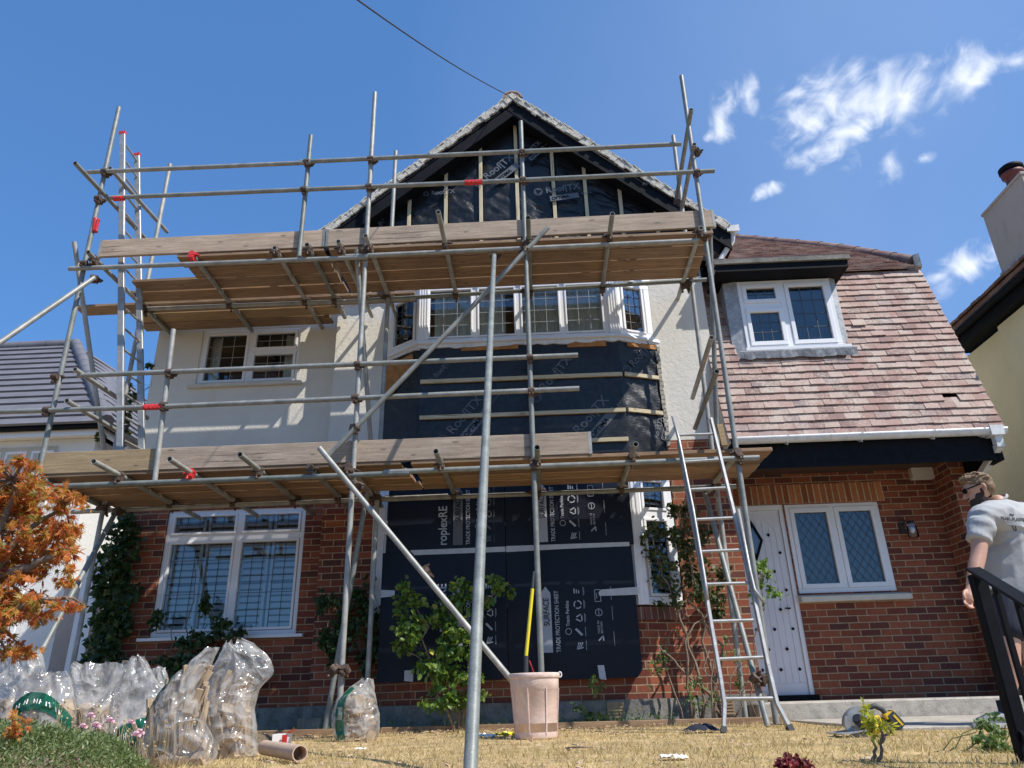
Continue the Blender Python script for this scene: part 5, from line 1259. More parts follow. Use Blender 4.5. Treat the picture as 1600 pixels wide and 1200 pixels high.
# ================================================================== PLANTS
def leafset(mb, pts, size, shape='oval', rnd=random, droop=.3, up=.4, norm=None):
    for p in pts:
        n = V(rnd.gauss(0, 1), rnd.gauss(0, 1)-.3, rnd.gauss(0, 1)+up).normalized(); d = n.orthogonal().normalized(); d = (Matrix.Rotation(rnd.uniform(0, 6.28), 3, n)@d); d = (d+V(0, 0, -droop)).normalized(); s_ = n.cross(d).normalized(); n = d.cross(s_)
        L_ = size*rnd.uniform(.6, 1.3); w = L_*.36; p = V(*p)
        if shape == 'oval':
            mb.add([p, p+d*L_*.35+s_*w+n*w*.25, p+d*L_*.75+s_*w*.7+n*w*.15, p+d*L_-n*L_*.1, p+d*L_*.75-s_*w*.7+n*w*.15, p+d*L_*.35-s_*w+n*w*.25, p+d*L_*.5], [(0, 1, 6), (1, 2, 6), (2, 3, 6), (3, 4, 6), (4, 5, 6), (5, 0, 6)])
        elif shape == 'narrow':
            w = L_*.16; mb.add([p, p+d*L_*.5+s_*w, p+d*L_, p+d*L_*.5-s_*w], [(0, 1, 2, 3)])
        elif shape == 'ivy':
            w = L_*.5; mb.add([p, p+s_*w+d*L_*.15, p+s_*w*.5+d*L_*.5, p+d*L_, p-s_*w*.5+d*L_*.5, p-s_*w+d*L_*.15], [(0, 1, 2, 3), (0, 3, 4, 5)])
        elif shape == 'maple':
            vs = [p]; 
            for a, r_ in ((-115, .45), (-85, .2), (-62, .85), (-44, .25), (-28, .95), (-13, .3), (0, 1.1), (13, .3), (28, .95), (44, .25), (62, .85), (85, .2), (115, .45)):
                t = R(a); vs.append(p+d*L_*.2+(d*math.cos(t)+s_*math.sin(t))*L_*r_*.62-n*L_*.16*r_*r_)
            mb.add(vs, [(0, i, i+1) for i in range(1, 13)])
def blobs_pts(blobs, n, rnd, flat=1.0):
    """blobs: (centre, rx, ry, rz) – points spread through lumpy volumes"""
    tot = sum((b[1]*b[3]) for b in blobs); out = []
    for c, rx, ry, rz in blobs:
        k = max(4, int(n*rx*rz/tot)); nc = max(3, int(k/22)); cl = []
        for _ in range(nc):
            v = V(rnd.gauss(0, .5), rnd.gauss(0, .5), rnd.gauss(0, .5)); 
            if v.length > 1: v.normalize()
            cl.append(v)
        for _ in range(k):
            v = rnd.choice(cl)+V(rnd.gauss(0, .17), rnd.gauss(0, .17), rnd.gauss(0, .17)); out.append((c[0]+v.x*rx, c[1]+v.y*ry, c[2]+v.z*rz))
    return out
def pxblob(x, y, Y, rx, rz, ry=None):
    c = P(x, y, Y); k = (P(x+rx, y, Y)-c).length; kz = (P(x, y-rz, Y)-c).length; return (c, k, ry if ry is not None else min(k, kz)*.6, kz)
def plant(name, label, cat, base, blobs, n, size, shape, leafmat, stems, stemmat='stem', seed=1, group=None, sr=.012, droop=.3, extra=None):
    rnd = random.Random(seed); root = empty(name, base, label, cat, group)
    m = MB(); pts = blobs_pts(blobs, n, rnd); leafset(m, pts, size, shape, rnd, droop); m.build('foliage', leafmat, root)
    s = MB()
    for st in stems:
        st = [V(*p) for p in st]; fine = []
        for i in range(len(st)-1):
            for k in range(4): t = k/4; q = st[i].lerp(st[i+1], t); w = (st[i+1]-st[i]).length*.06; fine.append(q+(V(rnd.gauss(0, w), rnd.gauss(0, w*.5), rnd.gauss(0, w*.4)) if (i or k) else V(0, 0, 0)))
        fine.append(st[-1]); N_ = len(fine); s.path(fine, [sr*(1-.75*i/N_) for i in range(N_)], 6)
    # twigs to a sample of the leaf clumps
    for p in rnd.sample(pts, min(len(pts), max(6, n//40))):
        p = V(*p); b = min((q for st in stems for q in st[1:]), key=lambda q: (V(*q)-p).length) if stems else V(*base); s.path([V(*b), V(*b).lerp(p, .5)+V(0, 0, .02), p], [sr*.3, sr*.22, sr*.12], 4)
    if s.v: s.build('stem' if sr < .03 else 'trunk', stemmat, root)
    return root
def plants():
    # ivy climbing the left corner of the house
    rnd = random.Random(31); bl = [pxblob(*b) for b in ((190, 830, -.12, 26, 30, .08), (185, 880, -.12, 30, 35, .09), (180, 930, -.12, 32, 40, .09), (170, 980, -.14, 36, 35, .1), (158, 1020, -.16, 30, 30, .1), (176, 1060, -.15, 30, 30, .1))]
    plant('ivy', 'dark green ivy climbing the left corner of the brick wall', 'ivy', (-4.95, -.1, 0), bl, 2600, .075, 'ivy', 'ivy', [[(-4.95, -.06, .0), (-4.95, -.04, 1.2), (-4.9, -.04, 2.3)]], seed=31, droop=.6)
    bl = [pxblob(*b) for b in ((208, 610, .1, 10, 30, .06), (203, 660, .1, 12, 35, .06), (236, 572, -.03, 10, 8, .04), (150, 684, .3, 8, 14, .05))]
    plant('ivy', 'thin sprays of ivy up the left edge of the rendered wall behind the ladder', 'ivy', (-5.02, .0, 2.6), bl, 260, .07, 'ivy', 'rose', [[(-5.06, .05, 2.5), (-5.06, .05, 3.4), (-5.0, .0, 4.2)]], seed=33, sr=.008)
    # shadowed creeper below the left window
    bl = [pxblob(*b) for b in ((258, 975, -.2, 18, 22, .1), (300, 1000, -.2, 40, 18, .12), (345, 985, -.2, 30, 16, .1), (370, 1000, -.2, 20, 14, .1), (320, 940, -.12, 8, 30, .04), (290, 1040, -.25, 60, 30, .15), (380, 1050, -.25, 40, 26, .15))]
    plant('creeper', 'dark leafy creeper in shade under the lower left window', 'climbing plant', (-4.0, -.2, 0), bl, 1100, .07, 'oval', 'ivy', [[(-4.1, -.15, 0), (-4.1, -.12, .8), (-4.2, -.1, 1.1)], [(-3.9, -.15, 0), (-3.8, -.12, .7), (-3.5, -.1, 1.1)], [(-4.0, -.15, 0), (-3.95, -.12, .9), (-4.05, -.1, 1.9)]], seed=35)
    bl = [pxblob(*b) for b in ((520, 960, -.42, 24, 36, .12), (565, 960, -.42, 26, 50, .12), (580, 1020, -.42, 20, 40, .12), (520, 1010, -.42, 26, 30, .12))]
    plant('creeper', 'shaded climbing plant on the brick between the left window and the bay', 'climbing plant', (-2.1, -.4, 0), bl, 900, .07, 'oval', 'ivy', [[(-2.2, -.35, 0), (-2.2, -.32, .7), (-2.3, -.3, 1.3)], [(-1.95, -.35, 0), (-1.95, -.35, .8), (-1.9, -.35, 1.5)]], seed=36)
    # sunlit shrub in front of the bay
    bl = [pxblob(*b) for b in ((640, 935, -1.15, 24, 24), (650, 985, -1.15, 26, 30), (690, 960, -1.1, 26, 34), (735, 930, -1.1, 40, 26), (780, 915, -1.1, 26, 18), (715, 990, -1.15, 34, 36), (700, 1040, -1.2, 44, 34), (735, 1060, -1.2, 26, 30), (700, 1090, -1.2, 36, 26), (630, 1010, -1.1, 16, 14))]
    b0 = P(712, 1132, -1.15)
    plant('shrub', 'bright green sunlit shrub growing in front of the boarded bay window', 'shrub', (b0.x, -1.15, 0), bl, 2300, .062, 'oval', 'shrub',
          [[(b0.x, -1.15, 0), tuple(P(672, 1040, -1.15)), tuple(P(655, 960, -1.15)), tuple(P(635, 925, -1.15))], [(b0.x+.03, -1.15, 0), tuple(P(700, 1040, -1.1)), tuple(P(700, 950, -1.1))], [(b0.x+.05, -1.12, 0), tuple(P(735, 1040, -1.1)), tuple(P(745, 950, -1.1)), tuple(P(790, 912, -1.1))]], seed=41, sr=.014)
    # climbing rose on the right side of the bay
    bl = [pxblob(*b) for b in ((1055, 795, -.75, 26, 18), (1030, 830, -.72, 28, 26), (1065, 850, -.75, 34, 26), (1030, 880, -.72, 28, 22), (1070, 900, -.72, 40, 24), (1095, 930, -.7, 34, 26), (1040, 930, -.72, 24, 18), (1085, 830, -.72, 22, 26), (1110, 890, -.6, 22, 30), (1120, 960, -.6, 18, 22))]
    plant('climbing_rose', 'straggly dark green rose climbing beside the right side of the bay window', 'climbing plant', (1.62, -.75, 0), bl, 1500, .055, 'oval', 'rose',
          [[(1.62, -.8, 0), tuple(P(1105, 1000, -.72)), tuple(P(1085, 920, -.72)), tuple(P(1075, 850, -.72)), tuple(P(1055, 790, -.75))], [(1.7, -.75, 0), tuple(P(1118, 1010, -.72)), tuple(P(1100, 930, -.72)), tuple(P(1095, 850, -.7))], [(1.5, -.8, 0), tuple(P(1080, 1010, -.72)), tuple(P(1050, 930, -.72)), tuple(P(1025, 870, -.72))], [(1.75, -.8, 0), tuple(P(1060, 1040, -.8)), tuple(P(1030, 1010, -.8))], [(1.4, -.85, 0), tuple(P(1070, 1000, -.8)), tuple(P(1110, 950, -.75))]], seed=45, sr=.017)
    bl = [pxblob(*b) for b in ((1060, 1050, -.95, 40, 40), (1100, 1060, -.95, 30, 34), (1150, 1050, -.95, 26, 34), (1140, 1000, -.9, 18, 30), (1090, 1100, -1.0, 40, 16))]
    plant('bramble', 'dry tangled bare stems with few leaves at the foot of the front ladder', 'plant', (1.5, -1.0, 0), bl, 230, .04, 'oval', 'weed', [[(1.3+.09*i, -1.0+.03*(i % 3), 0), tuple(P(1040+26*i+8*(i % 3), 1040-12*(i % 4), -.95)), tuple(P(1050+22*i, 985+14*(i % 3), -.9))] for i in range(6)], seed=46, sr=.009)
    bl = [pxblob(*b) for b in ((1185, 885, -1.0, 18, 18), (1195, 920, -1.0, 22, 22), (1180, 945, -1.0, 16, 16))]
    plant('honeysuckle', 'small pale green climber in front of the white door', 'climbing plant', (1.95, -1.0, 0), bl, 260, .05, 'oval', 'shrub', [[(2.0, -1.0, 0), tuple(P(1185, 1000, -1.0)), tuple(P(1188, 900, -1.0))]], seed=47, sr=.008)
    # maple on the left
    Y = -4.9
    bl = [pxblob(x, y, Y+dy, rx, ry, .22) for x, y, rx, ry, dy in ((20, 742, 34, 22, 0), (60, 768, 46, 28, .1), (40, 850, 60, 50, .15), (10, 960, 40, 50, .1), (100, 790, 32, 18, 0), (128, 782, 18, 10, -.1), (25, 800, 40, 34, .1), (70, 830, 44, 26, 0), (110, 850, 28, 22, .1), (30, 870, 40, 30, 0), (75, 905, 36, 14, .1), (15, 930, 30, 30, 0), (45, 960, 26, 30, -.1), (90, 940, 24, 14, 0), (15, 1000, 24, 24, 0), (-40, 800, 60, 60, .1), (-50, 920, 60, 60, 0), (105, 870, 20, 20, 0), (-30, 760, 40, 30, 0))]
    b0 = P(-70, 1190, Y)
    plant('maple_tree', 'orange leaved Japanese maple at the left edge of the picture', 'tree', (b0.x, Y, 0), bl, 4300, .056, 'maple', 'maple', [[(b0.x, Y, 0), tuple(P(-50, 1000, Y)), tuple(P(-10, 900, Y)), tuple(P(40, 830, Y)), tuple(P(100, 790, Y))], [(b0.x, Y, 0), tuple(P(-20, 980, Y)), tuple(P(40, 940, Y)), tuple(P(95, 935, Y))], [tuple(P(-30, 950, Y)), tuple(P(0, 830, Y)), tuple(P(20, 750, Y))], [tuple(P(-10, 900, Y)), tuple(P(60, 880, Y)), tuple(P(105, 860, Y))]], seed=51, sr=.032)
    bl = [pxblob(20, 1140, -6.05, 26, 26, .1)]
    plant('maple_shoot', 'small reddish orange maple shoot low at the left edge above the green mound', 'shrub', tuple(P(5, 1190, -6.05)), bl, 45, .035, 'maple', 'maple', [[tuple(P(5, 1195, -6.05)), tuple(P(18, 1135, -6.05))]], seed=52, sr=.005)
    # hebe mound with pink thrift flowers
    rnd = random.Random(61); m = MB(); pts = []
    for _ in range(30000):
        x = rnd.uniform(-2.75, -1.45); y = rnd.uniform(-6.2, -5.5); e = 1-((x+2.25)/.80)**2*.9-((y+5.85)/.42)**2*.8
        if e <= 0: continue
        z = .03+.205*math.sqrt(e)+.03*noise.noise(Vector((x*7, y*7, 0)))-abs(rnd.gauss(0, .035)); pts.append((x, y, z))
    root = empty('hebe_shrub', (-2.1, -5.85, 0), 'low mound of small green leaves in the bottom left corner', 'shrub'); leafset(m, pts, .017, 'narrow', rnd, -.6, .9); m.build('foliage', 'hebe', root)
    s = MB()
    for p in rnd.sample(pts, 60): s.path([(-2.1+(p[0]+2.1)*.5, -5.85+(p[1]+5.85)*.5, .0), (p[0], p[1], p[2]-.01)], [.004, .0015], 4)
    s.build('stem', 'stem', root)
    fl = [(42, 1159), (25, 1188), (90, 1158), (142, 1120), (150, 1135), (130, 1137), (153, 1137), (219, 1146), (205, 1130), (213, 1150), (78, 1190), (172, 1128), (118, 1187)]
    first = None
    for i, (px, py) in enumerate(fl):
        p = P(px, py, -5.45-.05*(i % 5)); 
        if first is None:
            first = empty('thrift_flower', (0, 0, 0), 'x', 'flower'); h_ = MB(); r2 = random.Random(3)
            for k in range(26):
                d = V(r2.gauss(0, 1), r2.gauss(0, 1), abs(r2.gauss(0, .8))).normalized(); sd = d.orthogonal().normalized(); h_.add([V(0, 0, 0), d*.013+sd*.006, d*.016, d*.013-sd*.006], [(0, 1, 2, 3)])
            h_.build('bloom', 'petal', first); q = MB(); q.path([(0, 0, 0), (.004, 0, -.06), (-.004, .0, -.13)], .0012, 4); q.build('stem', 'greenstem', first); f = first
        else:
            f = first.copy(); COL.objects.link(f)
            for c in list(first.children): c2 = c.copy(); COL.objects.link(c2); c2.parent = f
        f.location = p; k = rnd.uniform(.8, 1.25); f.scale = (k, k, k)
        where = ('beside the maple shoot', 'lowest at the left edge', 'left of the sack with the green arch', 'third from the left in the upper row', 'highest of the cluster by the gaping sack', 'left of the cluster by the gaping sack', 'lowest of the cluster by the gaping sack',
                 'furthest right, before the tall leaning sack', 'in front of the pointed sack', 'just under the furthest right one', 'lowest, left of centre of the mound', 'between the gaping and the pointed sack', 'lowest, at the middle of the mound')[i]
        tag(f, 'pale pink flower head over the green mound, '+where, 'flower', 'pink flowers over the green mound')
    # dry flower stalks near the sacks
    g = MB(); rnd = random.Random(66)
    for _ in range(150):
        px = rnd.uniform(70, 290); Y_ = rnd.uniform(-5.3, -4.6); b = P(px, 1150, Y_); b = V(b.x, Y_, gz(b.x, Y_)); h_ = rnd.uniform(.06, .22); d = V(rnd.gauss(0, .04), rnd.gauss(0, .03), h_)
        g.path([b, b+d*.6+V(.005, 0, 0), b+d], [.0014, .001, .0007], 3)
        if rnd.random() < .4: g.ball(b+d, .006, 6)
    tag(g.build('dry_stalks', 'grass', None), 'thin dry seed stalks rising in front of the clear sacks', 'dried plants', kind='stuff')
    # yellow sapling
    Y_ = -5.55; b0 = P(1376, 1215, Y_); bl = [pxblob(x, y, Y_, rx, ry, .05) for x, y, rx, ry in ((1362, 1118, 16, 14), (1372, 1135, 18, 14), (1362, 1150, 12, 10), (1390, 1140, 14, 10), (1355, 1130, 10, 10))]
    plant('sapling', 'small sapling with yellow-green leaves in front of the circular saw', 'sapling', (b0.x, Y_, 0), bl, 230, .030, 'narrow', 'yellowleaf', [[(b0.x, Y_, 0), tuple(P(1377, 1180, Y_)), tuple(P(1377, 1145, Y_)), tuple(P(1372, 1125, Y_))], [(b0.x-.02, Y_, 0), tuple(P(1368, 1170, Y_)), tuple(P(1362, 1145, Y_))], [tuple(P(1377, 1160, Y_)), tuple(P(1392, 1140, Y_))]], seed=71, sr=.008, droop=.1)
    Y_ = -5.95; b0 = P(1237, 1225, Y_)
    plant('red_leaf_plant', 'little dark red leafy plant at the bottom edge of the dry lawn', 'plant', (b0.x, Y_, 0), [pxblob(1225, 1190, Y_, 14, 12, .05), pxblob(1248, 1188, Y_, 14, 12, .05), pxblob(1237, 1200, Y_, 20, 12, .06)], 420, .018, 'oval', 'redleaf', [[(b0.x, Y_, 0), tuple(P(1236, 1195, Y_))]], seed=73, sr=.004)
    Y_ = -5.3; b0 = P(1565, 1200, Y_)
    plant('weeds', 'green weeds at the foot of the black railing post', 'weeds', (b0.x, Y_, 0), [pxblob(x, y, Y_+.1*(k % 3), rx, ry, .12) for k, (x, y, rx, ry) in enumerate(((1555, 1165, 30, 16), (1580, 1185, 34, 18), (1545, 1190, 26, 14), (1600, 1170, 20, 24), (1538, 1140, 12, 14), (1562, 1130, 10, 14)))], 1100, .022, 'oval', 'weed', [[(b0.x-.06*i, Y_+.02*i, 0), tuple(P(1585-14*i, 1125+7*(i % 3), Y_))] for i in range(5)], 'greenstem', seed=75, sr=.003)
    # low weeds along the border
    g = MB(); rnd = random.Random(80)
    for _ in range(520):
        x = rnd.choice((rnd.uniform(-5, 2.2), rnd.uniform(.0, 1.2), rnd.uniform(-2.2, -.3))); y = rnd.uniform(-1.05, -.72); z = gz(x, y); h_ = rnd.uniform(.03, .15)
        b = V(x, y, z); t = b+V(rnd.gauss(0, .03), rnd.gauss(0, .02), h_); sd = V(.004, .001, 0); g.add([b-sd, b+sd, t], [(0, 1, 2)])
        if rnd.random() < .35: leafset(g, [tuple(t), tuple(b.lerp(t, .6))], .03, 'oval', rnd)
    tag(g.build('border_weeds', 'weed', None), 'straggly weeds growing along the border at the foot of the wall', 'weeds', kind='stuff')
    for (px, py, lab) in ((915, 1115, 'leafy weed with white flowers under the middle of the bay, right of the bucket'), (925, 1075, 'broad leaved weed hanging over the brick below the navy sheet')):
        bl = [pxblob(px, py, -1.0, 22, 20, .08), pxblob(px+18, py+4, -1.0, 14, 14, .08)]; b0 = P(px, 1132, -1.0)
        plant('weed', lab, 'weed', (b0.x, -1.0, 0), bl, 90 if py > 1100 else 40, .05, 'oval', 'weed', [[(b0.x, -1.0, 0), tuple(P(px, py, -1.0))], [(b0.x+.02, -1.0, 0), tuple(P(px+16, py-4, -1.0))]], 'greenstem', seed=px, sr=.004)
    # grass blades of the dry lawn
    rs = np.random.RandomState(5); vs = []; fs = []; n = 0
    N_ = 62000; u = rs.rand(N_); Yg = -6.25+5.3*u**1.5; wd = (Yg+8.7)*.80; Xg = (rs.rand(N_)*2-1)*wd+.1
    h_ = rs.uniform(.008, .030, N_)*rs.choice([.6, 1, 1.5], N_, p=[.4, .45, .15])*(1+.35*(u > .8)); ang = rs.rand(N_)*6.28; ln = rs.normal(0, .018, (N_, 2)); w_ = rs.uniform(.0012, .0026, N_)*(1+.6*u)
    keep = ~((Xg > 2.3) & (Yg > -3.05)) & ~((Xg > 3.25) & (Yg > -4.25)) & ~((Xg < -2.3) & (Yg > -5.6) & (Yg < -1.6))
    V_ = np.zeros((N_, 3, 3)); zg = np.array([gz(a, b) for a, b in zip(Xg, Yg)])
    V_[:, 0] = np.stack([Xg-np.cos(ang)*w_, Yg-np.sin(ang)*w_, zg], 1); V_[:, 1] = np.stack([Xg+np.cos(ang)*w_, Yg+np.sin(ang)*w_, zg], 1); V_[:, 2] = np.stack([Xg+ln[:, 0], Yg+ln[:, 1], zg+h_], 1)
    V_ = V_[keep]; k = len(V_); g = MB(); g.v = [tuple(v) for v in V_.reshape(-1, 3)]; g.f = [(3*i, 3*i+1, 3*i+2) for i in range(k)]; g.uv = [None]*k; g.sm = [False]*k
    tag(g.build('grass', 'grass', None), 'short dry straw coloured grass of the front lawn', 'grass', kind='stuff')
plants()
# ================================================================== LOOSE THINGS IN THE GARDEN
def sack(Y, rows, label, inner_label, seed, green=None, fill=.5, upright=False, depth=.7, tipjag=.03):
    """rows: (pixel y, left x, right x) of the image outline from the base to the mouth"""
    rnd = random.Random(seed); prof = []
    for (py, xl, xr) in rows:
        a, b = P(xl, py, Y), P(xr, py, Y); prof.append(((a.z+b.z)/2, (a.x+b.x)/2, (b.x-a.x)/2))
    zb = gz(prof[0][1], Y); dz = zb-prof[0][0]; H = prof[-1][0]-zb; hw = max(p[2] for p in prof)
    prof = [(zb if k == 0 else max(p[0], zb+.01*k), p[1], p[2]) for k, p in enumerate(prof)]
    def sec(z):
        for q in range(len(prof)-1):
            if z <= prof[q+1][0]:
                t = (z-prof[q][0])/max(1e-6, prof[q+1][0]-prof[q][0]); t = t*t*(3-2*t)*.5+t*.5; return prof[q][1]*(1-t)+prof[q+1][1]*t, prof[q][2]*(1-t)+prof[q+1][2]*t
        return prof[-1][1], prof[-1][2]
    m = MB(); n = 72; nz = 44; vs = []; ph = rnd.uniform(0, 6)
    for j in range(nz+1):
        t = j/nz; z = zb+H*t; c_, r_ = sec(z); e = max(0, (t-fill)/(1-fill))
        for i in range(n):
            a = 2*math.pi*i/n; c, s = math.cos(a), math.sin(a)
            ry = min(hw*depth*(1-.80*e**.7), max(r_*1.1, hw*.25)); base = .86+.14*min(1, t/.08)
            wr = noise.noise(Vector((c*2+seed, s*2, z*6)))*.10+noise.noise(Vector((c*4.5+seed, s*4.5+z*4, z*13)))*.055
            fold = (1-abs(noise.noise(Vector((a*2.3+z*7+seed, z*3.2, seed*1.7))))*2.2)*(.010+.022*e)+(1-abs(noise.noise(Vector((a*5-z*16, z*9+a, seed))))*2)*.009
            x = c_+c*r_*base*(1+wr*.22)+c*fold*.5; y = Y+s*ry*base*(1+wr)+s*fold
            vs.append((x, y, z+(tipjag*noise.noise(Vector((c*2.2, s*2.2, seed)))*e if t > fill else 0)))
    m.add(vs, [(j*n+i, j*n+(i+1) % n, (j+1)*n+(i+1) % n, (j+1)*n+i) for j in range(nz) for i in range(n)], smooth=True)
    m.add([vs[i] for i in range(n)], [tuple(reversed(range(n)))])
    cx = prof[0][1]; root = empty('rubble_sack', (cx, Y, zb), label, 'sack', 'clear rubble sacks by the house')
    m.build('sack_film', 'film', root)
    if green:
        for gi, (a0, a1, za, zb2, arch) in enumerate(green):
            g = MB(); vs2 = []; na, nb = 26, 8
            for j in range(nb+1):
                for i in range(na+1):
                    q = i/na; jj = (za+(zb2-za)*j/nb+arch*math.sin(q*math.pi))*nz; ii = (a0+(a1-a0)*q)*n
                    j0 = max(0, min(nz-1, int(jj))); i0 = int(ii) % n; i1 = (i0+1) % n; fu, fv = ii-int(ii), jj-j0
                    p = V(*vs[j0*n+i0])*(1-fu)*(1-fv)+V(*vs[j0*n+i1])*fu*(1-fv)+V(*vs[(j0+1)*n+i0])*(1-fu)*fv+V(*vs[(j0+1)*n+i1])*fu*fv
                    o = (p-V(sec(p.z)[0], Y, p.z)).normalized(); vs2.append(p+o*.005)
            g.add(vs2, [(j*(na+1)+i, j*(na+1)+i+1, (j+1)*(na+1)+i+1, (j+1)*(na+1)+i) for j in range(nb) for i in range(na)], smooth=True); g.build('printed_band', 'film_green', root)
            tb = MB(); r3 = random.Random(gi)
            for q in range(14):   # broken white lettering along the band
                i = int((.12+.055*q)*na); 
                if i+1 > na-2: break
                k0 = vs2[3*(na+1)+i]; k1 = vs2[3*(na+1)+i+1]; k2 = vs2[5*(na+1)+i+1]; k3 = vs2[5*(na+1)+i]
                o = V(0, -.003, 0); A, B, C_, D_ = (V(*k)+o for k in (k0, k1, k2, k3)); w = .35
                tb.add([A, A.lerp(B, w), D_.lerp(C_, w), D_], [(0, 1, 2, 3)])
                if q % 2: tb.add([A.lerp(D_, .4), B.lerp(C_, .4)*.7+A.lerp(D_, .4)*.3, (B.lerp(C_, .6))*.7+A.lerp(D_, .6)*.3, A.lerp(D_, .6)], [(0, 1, 2, 3)])
            tb.build('printed_mark', 'paper', root)
    c_ = MB()
    for _ in range(150):
        a = rnd.uniform(0, 6.28); rr = math.sqrt(rnd.random())*.86; t = rnd.random()*fill*.92+.02; z = zb+t*H; cc_, r_ = sec(z); x = cc_+math.cos(a)*rr*r_*.86; y = Y+math.sin(a)*rr*min(r_, hw)*depth*.84
        if upright:
            c2, _ = sec(min(z+.2, zb+H)); d = V((c2-cc_)+rnd.gauss(0, .02), rnd.gauss(0, .02), .2).normalized(); L_ = min(rnd.uniform(.10, .24), zb+H*.88-z)
            if L_ < .04: continue
        else: d = V(rnd.gauss(0, 1), rnd.gauss(0, .6), rnd.gauss(0, .45)).normalized(); L_ = rnd.uniform(.04, .11)
        w = rnd.uniform(.006, .017); s_ = d.orthogonal().normalized(); s_ = Matrix.Rotation(rnd.uniform(0, 3), 3, d)@s_; t_ = d.cross(s_); c_.obox(V(x, y, z)+(d*L_/2 if upright else V(0, 0, 0)), d*L_/2, s_*w, t_*w*.35)
    for _ in range(70):
        a = rnd.uniform(0, 6.28); rr = math.sqrt(rnd.random())*.88; z = zb+.015+rnd.random()*fill*H*.85; cc_, r_ = sec(z); p = V(cc_+math.cos(a)*rr*r_*.86, Y+math.sin(a)*rr*min(r_, hw)*depth*.84, z)
        ax = [V(rnd.gauss(0, 1), rnd.gauss(0, 1), rnd.gauss(0, 1)).normalized() for _ in range(2)]; n_ = ax[0].cross(ax[1]).normalized(); r_ = rnd.uniform(.014, .040); c_.obox(p, ax[0]*r_, n_.cross(ax[0])*r_*.8, n_*r_*.6)
    o = c_.build('debris', 'rubble', None, base=(cx, Y, zb)); tag(o, inner_label, 'debris', 'debris inside the clear sacks', kind='stuff')
def sacks():
    sack(-4.3, [(1150, -34, 62), (1110, -40, 70), (1070, -42, 74), (1045, -34, 66), (1030, -22, 62), (1018, 14, 54)], 'pale clear sack partly cut off by the left edge of the picture', 'plaster rubble inside the sack cut off by the left edge', 3, None, .45)
    sack(-4.6, [(1150, 36, 118), (1115, 27, 114), (1085, 28, 112), (1064, 38, 108), (1050, 56, 98)], 'clear sack with an arched dark green band near the left edge', 'plaster rubble inside the sack with the green arch', 8, [(.54, .97, .12, .36, .36)], .55)
    sack(-4.3, [(1145, 122, 190), (1110, 118, 194), (1075, 114, 196), (1050, 112, 204), (1036, 116, 206)], 'clear sack with a wide gaping mouth, third from the left', 'rubble inside the sack with the wide mouth', 14, None, .45, depth=.9)
    sack(-4.6, [(1140, 184, 252), (1105, 175, 262), (1082, 179, 256), (1056, 196, 236), (1040, 205, 226), (1027, 212, 217)], 'pointed clear sack with a slanting green label beside the tall leaning one', 'rubble inside the pointed sack with the green label', 21, [(.70, .98, .06, .30, .10)], .35)
    sack(-3.7, [(1120, 228, 262), (1080, 232, 262), (1056, 236, 259), (1044, 242, 256)], 'small clear sack half hidden behind the tall leaning one', 'rubble inside the small half hidden sack', 25, None, .4)
    sack(-4.8, [(1196, 212, 338), (1168, 219, 334), (1130, 233, 318), (1090, 252, 314), (1060, 272, 318), (1035, 302, 326), (1012, 330, 335)], 'tall clear sack leaning right to a sharp point and full of wooden laths', 'wooden laths standing inside the tall leaning sack', 31, [(.50, .60, .38, .80, 0)], .62, upright=True, depth=.62, tipjag=.01)
    sack(-4.1, [(1180, 322, 404), (1150, 318, 398), (1105, 315, 394), (1080, 322, 400), (1052, 328, 424), (1032, 342, 420), (1016, 352, 396), (1008, 356, 372)], 'fat clear sack with pale rubble and a crumpled top, right of the leaning one', 'pale laths and plaster inside the fat sack', 37, None, .5, upright=True, tipjag=.09)
    sack(-2.4, [(1155, 524, 590), (1120, 519, 592), (1092, 527, 586), (1074, 548, 583), (1061, 568, 581)], 'small cloudy sack with a green stripe at the foot of the scaffold poles', 'rubble inside the small cloudy sack by the poles', 43, [(.62, .70, .04, .86, 0)], .75)
sacks()
